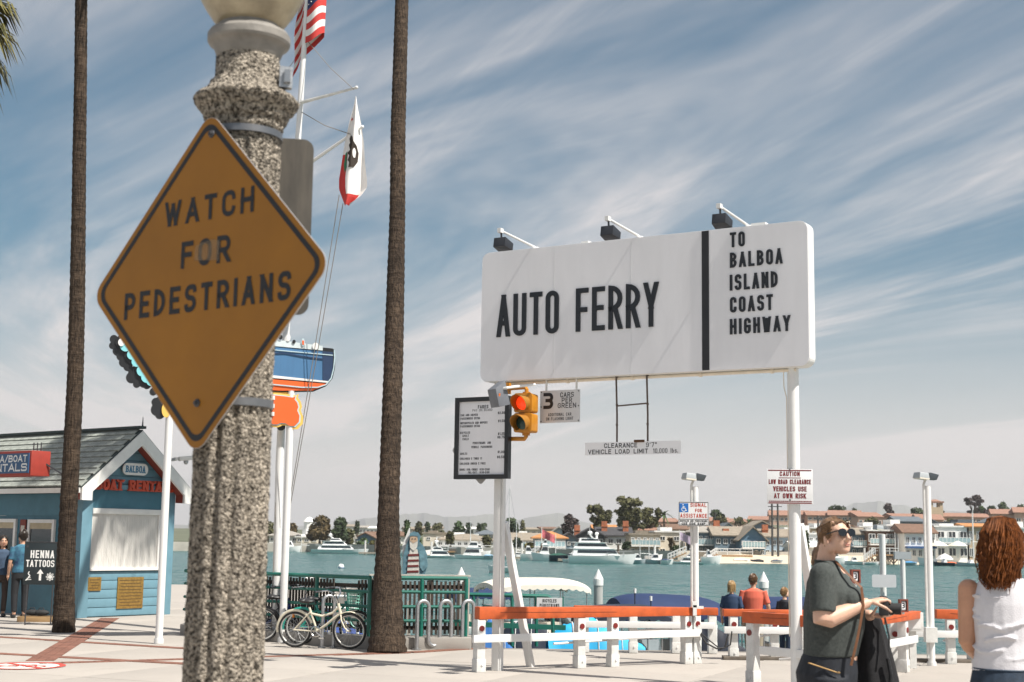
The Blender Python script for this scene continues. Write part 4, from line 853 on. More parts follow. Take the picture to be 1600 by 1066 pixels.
# near channel piles and buoy
def pile(label, px, yt, yb, D):
    a = P(px, yt, D); t = thing('channel_pile', label, 'mooring pile', (a.x, D, WATER_Z - 2), 0, 'round piles with white cone caps'); h = a.z - WATER_Z + 2; r = 7 * D / FPX
    m = MB(); m.lathe([(r, 0), (r, h - r * 3.6)], 16); part('shaft', m, M('grey_pile_concrete', (.38, .38, .37), .8, .15, 3), t, smooth=True)
    m = MB(); m.lathe([(r * 1.12, h - r * 3.6), (r * 1.12, h - r * 2.2), (r * .04, h)], 16); part('cone_cap', m, WHITE, t)
pile('round pile with white cone cap standing in the water left of the assistance pole', 935, 889, 945, 48); pile('round pile with white cone cap behind the man in the salmon tee', 1193, 893, 945, 46); pile('white cone cap of a pile behind the end of the green railing', 721, 886, 900, 40)
c = G(533, 888, WATER_Z); t = thing('mooring_buoy', 'white ball buoy floating left of the palm trunk', 'buoy', tuple(c)); m = MB(); m.ell((0, 0, .15), (.31, .31, .30), 14, 10); part('float', m, GEL, t, smooth=True); m = MB(); m.lathe([(.312, .02), (.312, .08)], 14); part('band', m, M('blue_band', (.03, .1, .3)), t)
# ================================================================== palms
def trunkmat():
    m = bpy.data.materials.new('palm_trunk_bark'); m.use_nodes = True; t = m.node_tree; b = t.nodes['Principled BSDF']; b.inputs['Roughness'].default_value = .9; b.inputs['Specular IOR Level'].default_value = .2
    co = mnode(t, 'ShaderNodeTexCoord')
    def nz(st, s, d=5, r=.65):
        mp = mnode(t, 'ShaderNodeMapping'); mp.inputs['Scale'].default_value = st; t.links.new(co.outputs['Object'], mp.inputs[0]); n = mnode(t, 'ShaderNodeTexNoise'); n.inputs['Scale'].default_value = s; n.inputs['Detail'].default_value = d; n.inputs['Roughness'].default_value = r; t.links.new(mp.outputs[0], n.inputs['Vector']); return n.outputs[0]
    def rg(v, a, c): n = mnode(t, 'ShaderNodeMapRange'); n.inputs[1].default_value = a; n.inputs[2].default_value = c; t.links.new(v, n.inputs[0]); return n.outputs[0]
    fib = nz((1, 1, .12), 42); ring = nz((.25, .25, 1), 16, 4); blot = nz((1, 1, .5), 1.6, 4)
    mi = mnode(t, 'ShaderNodeMix', data_type='RGBA'); t.links.new(rg(fib, .38, .66), mi.inputs[0]); mi.inputs[6].default_value = (.030, .022, .017, 1); mi.inputs[7].default_value = (.105, .076, .055, 1)
    m2 = mnode(t, 'ShaderNodeMix', data_type='RGBA', blend_type='MULTIPLY'); m2.inputs[0].default_value = .55; t.links.new(mi.outputs[2], m2.inputs[6]); cr = mnode(t, 'ShaderNodeMix', data_type='RGBA'); t.links.new(rg(ring, .40, .56), cr.inputs[0]); cr.inputs[6].default_value = (.38, .36, .35, 1); cr.inputs[7].default_value = (1, 1, 1, 1); t.links.new(cr.outputs[2], m2.inputs[7])
    m3 = mnode(t, 'ShaderNodeMix', data_type='RGBA', blend_type='MULTIPLY'); m3.inputs[0].default_value = .6; t.links.new(m2.outputs[2], m3.inputs[6]); c3 = mnode(t, 'ShaderNodeMix', data_type='RGBA'); t.links.new(rg(blot, .35, .65), c3.inputs[0]); c3.inputs[6].default_value = (.55, .55, .57, 1); c3.inputs[7].default_value = (1.25, 1.2, 1.12, 1); t.links.new(c3.outputs[2], m3.inputs[7]); t.links.new(m3.outputs[2], b.inputs['Base Color'])
    ad = mnode(t, 'ShaderNodeMath', operation='ADD'); t.links.new(fib, ad.inputs[0]); t.links.new(ring, ad.inputs[1]); bp = mnode(t, 'ShaderNodeBump'); bp.inputs['Strength'].default_value = 1; bp.inputs['Distance'].default_value = .035; t.links.new(ad.outputs[0], bp.inputs['Height']); t.links.new(bp.outputs[0], b.inputs['Normal']); return m
PTRUNK = trunkmat(); FROND = M('palm_frond', (.045, .075, .022), .55, .3, 3, c2=(.12, .15, .045)); FRONDY = M('dry_frond', (.16, .15, .03), .6, .3, 4, c2=(.28, .23, .07))  # second frond colour: yellower, for the dry skirt
def fan_frond(mb, base, az, el, Lp, Rf, r, n=20, droop=.5):
    d = V3((cos(az) * cos(el), sin(az) * cos(el), sin(el))); s = V3((-sin(az), cos(az), 0)); up = s.cross(d) * -1; pts = [V3(base) + d * Lp * q + V3((0, 0, -.25 * Lp * q * q)) for q in (0, .5, 1)]
    mb.tube(pts, [.035, .025, .018], 4); h = pts[-1]; d2 = (pts[-1] - pts[-2]).normalized()
    for i in range(n):
        a = radians(-105 + 210 * i / (n - 1)); dr = d2 * cos(a) + s * sin(a); L = Rf * (.65 + .35 * cos(a * .8)) * r.uniform(.9, 1.08); w_ = .05 * Rf; sd = (s * cos(a) - d2 * sin(a)); fold = up * .02 * (1 if i % 2 else -1)
        p0, p1, p2, p3 = h, h + dr * L * .4 + fold, h + dr * L * .72 + V3((0, 0, -droop * .12 * L)), h + dr * L * .95 + V3((0, 0, -droop * (.35 + .25 * r.random()) * L))
        mb.add([p0, p1 - sd * w_, p1 + sd * w_, p2 - sd * w_ * .7, p2 + sd * w_ * .7, p3], [(0, 1, 2), (1, 3, 4, 2), (3, 5, 4)])
def tall_palm(label, keys, D, top, crown_r, seed, nfr=38, back=0.):
    """keys: (px, py, half width px) down the trunk; top: extra (x, z) of the crown"""
    r = random.Random(seed); b = G(keys[-1][0], keys[-1][1]); D = b.y; t = thing('palm_tree', label, 'palm tree', (b.x, b.y, 0), 0, 'tall palms on the plaza')
    pts = [P(px, py, D + back * max(0, P(px, py, D).z) / 15) for px, py, w_ in keys]; rad = [w_ * D / FPX for _, _, w_ in keys]; pts.reverse(); rad.reverse()
    ex = V3((top[0], D + back, top[1])); pts.append(ex); rad.append(rad[-1] * .92)
    # resample with ring ridges
    cr, rr = [], []; z = -.02
    def at(z):
        for i in range(len(pts) - 1):
            if pts[i].z <= z <= pts[i + 1].z or i == len(pts) - 2:
                q = (z - pts[i].z) / max(1e-6, pts[i + 1].z - pts[i].z); q = max(0, q); return pts[i].lerp(pts[i + 1], q), rad[i] + (rad[i + 1] - rad[i]) * q
    k = 0
    while z < top[1]:
        p, q = at(max(z, pts[0].z)); cr.append(V3((p.x, p.y if z > 0 else D, z))); rr.append(q * (1 + (.035 if k % 2 else -.02) + r.uniform(-.015, .015))); z += .055 + .02 * r.random(); k += 1
    m = MB(); m.tube(cr, rr, 22); part('trunk', m, PTRUNK, t, smooth=True, w=True, ang=1.2)
    c = MB()
    for i in range(nfr):
        az = i * 2.399; el = -0.9 + 2.1 * (i / nfr) + r.uniform(-.15, .15); fan_frond(c, ex + V3((0, 0, -.5 + .8 * i / nfr)), az, el, crown_r * .5, crown_r * .62, r, 20, .7)
    part('crown', c, FROND, t, w=True)
    s_ = MB()
    for i in range(8): az = i * 2.399 + .7; fan_frond(s_, ex + V3((0, 0, -.75)), az, -1.15 + r.uniform(-.1, .1), crown_r * .28, crown_r * .5, r, 12, .3)
    part('dry_skirt', s_, FRONDY, t, w=True); return t
tall_palm('tall palm trunk standing between the bicycles and the wave bike rack', [(628, -5, 12.2), (625, 100, 12.8), (622, 200, 13.2), (621, 330, 13.5), (618, 450, 15), (615, 560, 16), (611, 680, 16.5), (607, 800, 17), (606, 880, 20), (605, 940, 23.5), (605, 985, 26), (605, 1010, 29), (605, 1019, 31)], 20.5, (-1.35, 15.4), 1.75, 4, nfr=22, back=4.2)  # unseen crown set back and thinned so its shadow dapples the kiosk
tall_palm('tall palm trunk in front of the blue boat rental kiosk', [(127, -5, 9.6), (126, 120, 10), (124, 240, 10.6), (123, 330, 11), (121, 460, 12), (118, 580, 12.5), (115, 650, 12.8), (109, 760, 13.2), (104, 850, 13.6), (101, 920, 15), (100, 960, 16.4), (99.5, 988, 17.6)], 23.5, (-7.0, 15.9), 2.2, 9)
# palm at the left edge: only its lowest fronds reach into the picture
pb = P(-88, 20, 22.5); t = thing('palm_tree', 'palm fronds hanging into the top left corner', 'palm tree', (pb.x - .1, 22.5, 0), 0, 'tall palms on the plaza'); m = MB(); r_ = random.Random(3)
k = []; [k.append(V3((pb.x - .1, 22.5, z))) for z in [i * .25 for i in range(int(pb.z / .25) + 1)]]; m.tube(k, [.19 * (1 + .03 * (i % 2)) for i in range(len(k))], 16); part('trunk', m, PTRUNK, t, smooth=True, w=True, ang=1.2)
m = MB(); 
for i in range(34): fan_frond(m, pb + V3((0, 0, -.3 + .02 * i)), i * 2.399, -.75 + 1.9 * i / 34, .62, .82, r_, 24, 1.0)
for (az, el) in ((-.1, .45), (-.35, -.1), (.15, -.75), (-.5, .15)): fan_frond(m, pb, az, el, .62, .80, r_, 28, 1.1)
part('crown', m, M('palm_frond_olive', (.075, .085, .022), .55, .3, 3, c2=(.22, .18, .05)), t, w=True)

# ================================================================== boat rental kiosk
KB = M('kiosk_blue_paint', (.052, .155, .21), .55, .10, 4, .2, 30); KBL = M('kiosk_light_blue_paint', (.13, .255, .32), .55, .08, 4); TRIMW = M('kiosk_white_trim', (.74, .73, .70), .5, .05, 6); KRED = M('kiosk_dark_red', (.20, .035, .02), .6, .2, 5)
TILE = M('grey_green_roof_tile', (.27, .29, .265), .85, .35, 2.2, .3, 40); SHUT = M('white_roller_shutter', (.68, .66, .62), .5, .05, 3, stretch=(6, 1, .6)); BRONZE = M('bronze_plaque', (.34, .205, .055), .4, .3, 22, metal=.6); SHLET = M('red_sign_letters', (.48, .055, .018), .45, .1)
C0 = G(118, 966); KRZ = atan2(.788, .616); KW, KL = 2.27, 6.6; EZ, AZ = 2.64, 3.74
shop = thing('boat_rental_kiosk', 'small blue kiosk with grey tiled gable roof and closed white shutter', 'kiosk', (C0.x, C0.y, 0), KRZ)
def kp(px, py, off=0): return Vp(C0, KRZ, px, py, off)
b = MB(); b.bb((.12, .02, .0), (KW - .12, KL, EZ)); b.prism([(.1, EZ), (KW - .1, EZ), (KW / 2, AZ - .22)], .025, .4); b.bb((-.0, .14, .0), (.12, KL, EZ)); part('wall', b, KB, shop)
# gable siding boards
n = 5
for i in range(n):
    z0 = EZ + (AZ - EZ - .30) * i / n; z1 = EZ + (AZ - EZ - .30) * (i + 1) / n - .012; f0, f1 = 1 - i / n * .88, 1 - (i + 1) / n * .88
    b = MB(); b.prism([(KW / 2 - KW * .46 * f0, z0), (KW / 2 + KW * .46 * f0, z0), (KW / 2 + KW * .46 * f1, z1), (KW / 2 - KW * .46 * f1, z1)], -.006 - .004 * (i % 2), .024); part('siding_board', b, KBL, shop)
for x in (0, KW - .24):
    b = MB(); b.bb((x, -.035, 0), (x + .24, .13, EZ - .02)); part('corner_post', b, KBL, shop, bevel=.008)
zs0, zs1 = kp(205, 889)[1], kp(205, 798)[1]
b = MB(); b.bb((.24, -.02, zs1 + .03), (KW - .24, .02, EZ - .12)); part('beam', b, KB, shop)
b = MB(); b.bb((.0, -.05, EZ - .12), (KW, .02, EZ - .02)); part('ledge', b, KBL, shop)
b = MB(); nn = 60
for i in range(nn): x = .26 + (KW - .52) * i / nn; b.bb((x, -.008 - .0008 * (i % 2), zs0 + .02), (x + (KW - .52) / nn - .006, .016, zs1 - .08))
part('shutter_slats', b, SHUT, shop, kind='stuff')
b = MB(); b.bb((.24, -.05, zs1 - .08), (KW - .24, .018, zs1 + .03)); b.bb((.24, -.06, zs0 - .03), (KW - .24, .018, zs0 + .02)); b.bb((KW - .40, -.03, zs0 + .02), (KW - .26, .0, zs1 - .08)); part('shutter_frame', b, TRIMW, shop, bevel=.006)
nb_ = 5
for i in range(nb_):
    z0 = .02 + (zs0 - .06) * i / nb_; b = MB(); b.bb((.24, -.012 - .003 * (i % 2), z0), (KW - .24, .018, z0 + (zs0 - .06) / nb_ - .012)); part('plank', b, KBL, shop, bevel=.004)
for (a, b2_, c_, d_) in ((136, 902, 156, 923), (183, 902, 221, 950)):
    x0, z1 = kp(a, b2_); x1, z0 = kp(c_, d_); b = MB(); b.bb((x0, -.035, z0), (x1, -.016, z1)); pq = part('plaque', b, BRONZE, shop, bevel=.004); b = MB(); k_ = 9 if d_ - b2_ > 30 else 4
    for i in range(k_): zz = z1 - (z1 - z0) * (i + 1) / (k_ + 1); b.bb((x0 + .04 + .02 * (i % 3), -.0375, zz - .006), (x1 - .04 - .03 * (i % 2), -.0355, zz + .006))
    part('plaque_lines', b, M('dark_engraving', (.07, .04, .015), .6), pq)
# roof: underlay, ridge, fascia boards and single tiles
o_, so_ = .30, .24; sl_ = (AZ - EZ + .1) / (KW / 2 + so_)
b = MB()
for sg in (-1, 1):
    xe = KW / 2 + sg * (KW / 2 + so_); ze = EZ - .1; b.add([(KW / 2, -o_, AZ), (xe, -o_, ze), (xe, KL + .2, ze), (KW / 2, KL + .2, AZ), (KW / 2, -o_, AZ - .06), (xe, -o_, ze - .06), (xe, KL + .2, ze - .06), (KW / 2, KL + .2, AZ - .06)], [(0, 1, 2, 3), (7, 6, 5, 4), (0, 4, 5, 1), (1, 5, 6, 2)])
b.bb((KW / 2 - .08, -o_ - .02, AZ + .02), (KW / 2 + .08, KL + .2, AZ + .075)); roof = part('roof', b, M('dark_roof_edge', (.035, .05, .05), .8), shop)
L_ = hypot(KW / 2 + so_, AZ - EZ + .1); ang = atan2(AZ - EZ + .1, KW / 2 + so_); rows_, cols_ = 10, 23; tl = MB(); tl.add([(-.5, -.5, 0), (.5, -.5, 0), (.5, .5, .0), (-.5, .5, .0), (-.5, -.5, .16), (.5, -.5, .16), (.5, .5, .05), (-.5, .5, .05)], [(3, 2, 1, 0), (4, 5, 6, 7), (0, 1, 5, 4), (1, 2, 6, 5), (2, 3, 7, 6), (3, 0, 4, 7)])
tp = None; tw, tlh = (KL + .2 + o_) / cols_, L_ / rows_
for i in range(rows_):
    for j in range(cols_):
        if tp is None: tp = part('roof_tile', tl, TILE, roof); q = tp
        else: q = dup(tp, roof)
        s_ = (i + .5) * tlh; q.location = (-so_ + s_ * cos(ang), -o_ + (j + .5 + (.25 if i % 2 else -.0)) * tw, EZ - .1 + s_ * sin(ang) + .006 + R.uniform(0, .006)); q.scale = (tw * .96, tlh * 1.02, .22); q.rotation_euler = Matrix(((0, -cos(ang) * -1, -sin(ang)), (-1, 0, 0), (0, sin(ang), cos(ang)))).to_euler()
for sg in (-1, 1):
    xe = KW / 2 + sg * (KW / 2 + so_); b = MB(); b.prism([(KW / 2, AZ - .03), (xe, EZ - .13), (xe, EZ - .36), (xe - sg * .24, EZ - .36), (xe - sg * .24, EZ - .19), (KW / 2, AZ - .32)], -o_ - .03, -o_ + .03); part('rake_board', b, TRIMW, shop)
    b = MB(); b.prism([(KW / 2, AZ - .05), (xe - sg * .03, EZ - .14), (xe - sg * .03, EZ - .35), (xe - sg * .235, EZ - .35), (xe - sg * .235, EZ - .185), (KW / 2, AZ - .31)], -o_ + .032, -.03); part('soffit', b, KRED, shop)
b = MB(); b.bb((-so_ - .03, -o_ + .031, EZ - .22), (-so_ + .02, KL + .2, EZ - .12)); part('fascia', b, TRIMW, shop)
b = MB(); b.tube([(KW / 2, -o_, AZ + .05), (KW / 2, -o_, AZ + .26)], [.02, .006], 6); part('finial', b, DKSTEEL, shop)
# lettering on the gable
xa, za = kp(149, 766, .07); xb, zb_ = kp(271, 770, .07); hl = kp(210, 751, .07)[1] - kp(210, 768, .07)[1]; lz = kp(210, 767.5, .07)[1]
pos, wf_, gp = text(None, 'BOAT RENTALS', hl, 0, 0, wf=.78, sw=.24, gap=.10, fit=xb - xa)
for ch, cx in pos:
    b = MB(); glyph(b, ch, (xa + xb) / 2 + cx, lz, hl, wf_, .24, -.10, -.05, True); part('letter', b, SHLET, shop)
xa, za = kp(191, 740, .06); xb, zb_ = kp(231, 727, .06)
b = MB(); b.prism(rrect(xb - xa, .24, .115, 6, (xa + xb) / 2, (za + zb_) / 2), -.08, -.05); pq = part('plaque', b, TRIMW, shop); b = MB(); text(b, 'BALBOA', .14, (xa + xb) / 2, (za + zb_) / 2 - .07, -.081, wf=.8, sw=.2, gap=.08, serif=True, fit=(xb - xa) * .78); part('lettering', b, M('sign_blue_print', (.05, .18, .30)), pq)
# security lamp at the right rake
cq = kp(274, 716); sc = thing('wall_lamp', 'small white twin lamp under the right rake of the blue kiosk', 'lamp', tuple(V3((C0.x, C0.y, 0)) + V3((cos(KRZ) * cq[0], sin(KRZ) * cq[0], cq[1])) + V3((sin(KRZ), -cos(KRZ), 0)) * .35), KRZ - .5)
b = MB(); b.box((.10, 0, 0), (.50, .16, .09), ry=-.12); part('housing', b, TRIMW, sc, bevel=.01); b = MB(); b.box((-.2, .2, -.03), (.06, .5, .06)); part('bracket', b, TRIMW, sc); b = MB(); b.lathe([(.02, -.14), (.05, -.10), (.05, -.05)], 10); part('bulb', b, STEEL, sc)
# long wall with two windows
KRL = KRZ - pi / 2
def kl(px, py, off=0): x, z = Vp(C0, KRL, px, py, off); return x, z
def wallpart(name, x0, x1, z0, z1, d0, d1, mat, parent=shop, **k):      # x along the long wall (negative = away from the corner)
    b = MB(); b.bb((-d1, -x1, z0), (-d0, -x0, z1)); return part(name, b, mat, parent, **k)
for (a, yb, c_, yt) in ((43, 872, 88, 812), (-22, 872, 28, 811)):
    x0, z0 = kl(a, yb); x1, z1 = kl(c_, yt); x0, x1 = max(x0, -6), x1; fb = MB(); tt = .07
    for (p, q, r0, r1) in ((x0, x0 + tt, z0, z1), (x1 - tt, x1, z0, z1), (x0 + tt, x1 - tt, z1 - tt, z1), (x0 + tt, x1 - tt, z0, z0 + tt)): fb.bb((-.05, -q, r0), (-.0, -p, r1))
    wf = part('window', fb, TRIMW, shop); wallpart('pane', x0 + tt, x1 - tt, z0 + tt, z1 - tt, .012, .02, GLASS_DK, wf)
    wallpart('blind', x0 + tt, x1 - tt, z1 - tt - .12, z1 - tt, .022, .03, M('beige_blind', (.45, .38, .26), .8), wf)
x0, z0 = kl(28.5, 900); x1, z1 = kl(42.5, 812); wallpart('panel', x0, x1, z0, z1, .003, .03, KRED)
for i in range(5): zz = z1 - .12 - i * .16; wallpart('notice', x0 + .04, x1 - .03, zz - .11, zz, .031, .036, M('notice_paper_%d' % (i % 2), ((.55, .52, .45), (.10, .09, .08))[i % 2], .8))
x0, z0 = kl(-6, 806); x1, z1 = kl(11, 791); nt_ = wallpart('notice', x0, x1, z0, z1, .003, .02, TRIMW); b = MB()
for i in range(3): zz = z0 + (z1 - z0) * (i + .7) / 3.4; b.bb((-.0225, -x1 + .05, zz), (-.0205, -x0 - .05, zz + .04))
part('notice_lines', b, BLACK, nt_)
x0, _ = kl(-80, 800); x1 = -.0; wallpart('beam', -KL + .2, x1 - .26, EZ - .66, EZ - .22, .003, .03, KB)
# roof sign
Q0 = P(62, 741, 26.6); RS = thing('roof_sign', 'red boxed sign with blue face and white letters on the kiosk roof', 'sign', tuple(Q0), KRL); RS_M = TM[RS.name]
def rs(px, py): return Vp(Q0, KRL, px, py)
xr, zr = rs(45, 739); xl = rs(-48, 739)[0]; zt = rs(45, 708)[1]
b = MB(); b.bb((xl - .06, .003, zr - .05), (xr + .05, .42, zt + .05)); part('box', b, M('sign_red_paint', (.30, .035, .022), .5), RS, bevel=.01)
b = MB(); b.bb((xl, -.02, zr), (xr, .002, zt)); fc = part('face', b, M('sign_blue_face', (.025, .085, .19), .5), RS)
hh = zt - zr; b = MB(); text(b, 'A/BOAT', hh * .36, xr - .05, zr + hh * .56, -.021, wf=.85, sw=.2, gap=.12, align='r', fit=rs(39, 720)[0] - rs(-3, 720)[0]); text(b, 'RENTALS', hh * .40, xr - .04, zr + hh * .09, -.021, wf=.85, sw=.2, gap=.12, align='r', fit=(rs(42, 730)[0] - rs(3, 730)[0]) * 1.75); part('lettering', b, WHITE, fc)
b = MB(); [b.tube([(xr - .1 - .12 * i, .3, zt + .05), (xr - .1 - .12 * i, .3, zt + .22)], .012, 5) for i in range(3)]; b.beam((xr, .3, zt * .6), (xr + .25, .55, zr), .03, .03); part('bracket', b, DKSTEEL, RS)

# ================================================================== green railing with slats, kerb wall
GA, GB, GC = V3((-5.45, 24.3, 0)), V3((P(576.5, 988, 21.75).x, 21.75, 0)), V3((P(729, 988, 22.0).x, 22.0, 0))
kb = MB(); kb.slab([(GA.x, GA.y - .22), (GB.x, GB.y - .22), (GC.x + .08, GC.y - .24), (GC.x + .08, GC.y + .35), (GB.x, GB.y + .35), (GA.x, GA.y + .35)], -.01, .17); part_k = struct('kerb_wall', kb, KERB, bevel=.015)
SLAT = M('weathered_slat', (.055, .042, .034), .85, .35, 9); SLATW = M('pale_slat', (.40, .38, .34), .8, .2, 9); RT = [.87, .66, .44, .23]; r_ = random.Random(8)
for (A, B, pxs, lb, gap, sps) in ((GA, GB, (335, 412, 494), 'green pipe railing with dark slats behind the bicycles, left of the palm', (503, 541), (470, 556)), (GB, GC, (576.8, 658.6, 728), 'green pipe railing with dark slats between the palm and the wave bike rack', (0, 0), (676, 733))):
    rz = atan2(B.y - A.y, B.x - A.x); L = (B - A).length; gr = thing('railing', lb, 'railing', (A.x, A.y, .17), rz, 'green pipe railings')
    at_ = lambda px: Vp(A, rz, px, 950)[0]
    for z in RT: b = MB(); b.tube([(0 if A is GA else .04, 0, z), (L, 0, z)], .030 if z == RT[0] else .024, 8); part('rail', b, GREEN_PAINT, gr, smooth=True)
    for px in pxs: b = MB(); b.tube([(at_(px), 0, 0), (at_(px), 0, RT[0])], .030, 8); part('post', b, GREEN_PAINT, gr, smooth=True)
    b = MB(); x = .02
    while x < L:
        if not (at_(gap[0]) < x < at_(gap[1])) or A is GB: b.box((x, .25, .42), (.034, .022, .80 + r_.uniform(-.02, .02)))
        x += .068
    b.bb((0, .27, .70), (L, .30, .76)); b.bb((0, .27, .08), (L, .30, .14)); part('slats', b, SLAT, gr, kind='stuff')
    for px in sps: b = MB(); b.bb((at_(px) - .045, .302, -.1), (at_(px) + .045, .38, .85)); part('slat_post', b, SLATW, gr)
    if A is GB: b = MB(); b.bb((0, .20, .89), (L + .08, .35, .915)); part('cap_board', b, SLATW, gr)
FX0 = P(730, 950, 23.2).x; lr = thing('railing', 'lower green gangway railing behind the left billboard post', 'railing', (FX0, 23.2, 0)); Yl = 23.2
def lx(px, py): q = P(px, py, Yl); return V3((q.x - FX0, 0, q.z))
b = MB(); b.tube([lx(722, 929), lx(780, 930), lx(856, 932), lx(863, 936), lx(864, 1000)], .032, 8); part('rail', b, GREEN_PAINT, lr, smooth=True); b = MB(); b.beam(lx(700, 974), lx(884, 981), .05, .08); part('rail', b, GREEN_PAINT, lr)
for px in (838, 800, 740): b = MB(); b.tube([lx(px, 931), lx(px, 1010)], .028, 7); part('post', b, GREEN_PAINT, lr, smooth=True)
SGREY = M('aluminium_sign_face', (.60, .61, .62), .45, .05, 3)
q0 = P(858.5, 951, Yl - .06); bs = thing('sign', 'small grey sign reading BICYCLES PEDESTRIANS on the lower green railing', 'sign', tuple(q0)); b = MB(); b.bb((-.205, 0, 0), (.205, .012, .17)); part('panel', b, SGREY, bs)
b = MB(); text(b, 'BICYCLES', .055, 0, .095, -.001, wf=.6, sw=.17, fit=.22); text(b, 'PEDESTRIANS', .055, 0, .022, -.001, wf=.6, sw=.17, fit=.31); part('lettering', b, BLACK, bs)

for sx_ in (-1, 1): b = MB(); b.bb((sx_ * .215 - .012, .013, -.05), (sx_ * .215 + .012, .035, .19)); part('bracket', b, GREEN_PAINT, bs)
# ================================================================== AUTO FERRY billboard and everything hung on it
PL = G(774, 1048); BRZ = radians(-30.3); PL = V3((PL.x, PL.y, 0))
def bv(px, py, off=.11): return Vp(PL, BRZ, px, py, off)
def bw(x, y, z): return PL + V3((cos(BRZ) * x - sin(BRZ) * y, sin(BRZ) * x + cos(BRZ) * y, z))
SIGNW = M('white_sign_face', (.74, .74, .765), .42, .05, 2.2, .05, 40, stretch=(1.5, 1, .35)); LETB = M('black_raised_letter', (.010, .012, .016), .4, .15)
BB = thing('billboard', 'large white AUTO FERRY billboard on two white posts', 'billboard', tuple(PL), BRZ)
xl = bv(752, 500)[0]; xr = bv(1263, 470)[0]; zt = (bv(800, 394)[1] + bv(1200, 348)[1]) / 2; zb = (bv(800, 595)[1] + bv(1200, 573.5)[1]) / 2
W_, H_ = xr - xl, zt - zb; cxx, czz = (xl + xr) / 2, (zt + zb) / 2
m = MB(); m.prism(rrect(W_, H_, .105, 7, cxx, czz), -.11, .09); part('panel', m, SIGNW, BB)
for f_3 in (.245, .49): m = MB(); m.bb((xl + W_ * f_3 - .0015, -.1112, zb + .005), (xl + W_ * f_3 + .0015, -.1095, zt - .005)); part('panel_seam', m, M('panel_seam_grey', (.58, .58, .59), .6), BB)
m = MB(); m.prism(rrect(W_ + .012, H_ + .012, .111, 7, cxx, czz), -.095, .095); part('edge_trim', m, WHITE, BB)
x0, x1 = bv(1097, 470)[0], bv(1108, 470)[0]; m = MB(); m.bb((x0, -.118, zb + .004), (x1, -.1105, zt - .004)); part('divider_bar', m, BLACK_MATT, BB)
zA = (bv(790, 527)[1] + bv(1008, 511)[1]) / 2; hA = ((bv(790, 462)[1] - bv(790, 527)[1]) + (bv(1010, 442)[1] - bv(1010, 512)[1])) / 2; xa, xb = bv(777, 500)[0], bv(1029, 475)[0]
pos, wf_, gp_ = text(None, 'AUTO FERRY', hA, wf=.36, sw=.112, gap=.10, fit=xb - xa)
for ch, cx in pos: m = MB(); glyph(m, ch, (xa + xb) / 2 + cx, zA, hA, wf_, .112, -.126, -.1105); part('letter', m, LETB, BB)
for s_, yb, yt, xe in (('TO', 387, 365, 1164), ('BALBOA', 419, 396.5, 1223), ('ISLAND', 454.5, 431, 1215), ('COAST', 489, 466, 1208), ('HIGHWAY', 523, 500, 1235)):
    xa = bv(1141, yb)[0]; xb = bv(xe, yb)[0]; z0 = bv(1141, yb)[1]; h = bv(1141, yt - 1)[1] - z0; pos, wf_, gp_ = text(None, s_, h, wf=.5, sw=.165, gap=.2, fit=xb - xa)
    for ch, cx in pos: m = MB(); glyph(m, ch, (xa + xb) / 2 + cx, z0, h, wf_, .165, -.123, -.1105); part('letter', m, LETB, BB)
xp = Vp(PL, BRZ, 1239, 800)[0]
m = MB(); m.bb((-.062, .0, -.05), (.066, .085, zb + .6)); m.bb((-.045, -.02, 0), (.05, .0, zb + .3)); part('post', m, WHITE, BB, bevel=.006)
m = MB(); m.lathe([(.068, -.05), (.066, zb + .3)], 24, (xp, .06, 0)); part('post', m, WHITE, BB, smooth=True)
b2 = lambda X, Y: ((X) * cos(BRZ) + (Y) * sin(BRZ), -(X) * sin(BRZ) + (Y) * cos(BRZ))
fxx, fyy = b2(.46, .62)
m = MB(); m.beam((.03, .11, 1.86), (fxx, fyy, -.02), .085, .085, (0, 1, 0)); part('brace', m, WHITE, BB, bevel=.004)
m = MB(); m.beam((xp + .02, .16, 1.86), (xp + fxx, fyy + .06, -.02), .085, .085, (0, 1, 0)); part('brace', m, WHITE, BB, bevel=.004)
CREAM = M('cream_pipe_bounce', (.70, .63, .52), .5, .08, 8); m = MB(); m.tube([(xl + .15, .02, zb - .028), (xr - .2, .02, zb - .028)], .020, 8); [m.tube([(xl + .3 + k * .9, .02, zb - .028), (xl + .34 + k * .9, .02, zb - .028)], .03, 8) for k in range(5)]; m.tube([(xp - .10, .02, zb - .03), (xp - .09, .0, zb - .22), (xp - .066, .02, zb - .35), (xp - .066, .02, .6)], .006, 6); part('conduit', m, CREAM, BB, smooth=True)  # light thrown up from the ground is put into the pipe's cream colour
m = MB(); m.tube([(.075, -.01, zb + .02), (.085, -.03, 2.6), (.075, -.02, 2.1), (.065, -.02, 1.6), (.06, -.02, .3)], .010, 6); part('conduit', m, WHITE_OLD, BB, smooth=True)
m = MB(); m.box((1.25, .0, zt + .02), (.10, .1, .04)); m.box((xr - .62, 0, zt + .022), (.18, .1, .045)); part('junction_box', m, WHITE, BB)
FLH = M('dark_lamp_housing', (.022, .024, .030), .45, .2, 6); LENS = M('lamp_lens_glass', (.16, .17, .19), .12, .1)
def floodhead(mb, c, s=.17, d=.16, h=.15, rz=0, tilt=0):
    m = Matrix.Translation(c) @ Matrix.Rotation(rz, 4, 'Z') @ Matrix.Rotation(tilt, 4, 'X'); q = [(-s, -d, -h), (s, -d, -h), (s * .8, d, -h), (-s * .8, d, -h), (-s, -d, h * .5), (s, -d, h * .5), (s * .8, d, h), (-s * .8, d, h)]
    mb.add([m @ V3(p) for p in q], [(3, 2, 1, 0), (4, 5, 6, 7), (0, 1, 5, 4), (1, 2, 6, 5), (2, 3, 7, 6), (3, 0, 4, 7)])
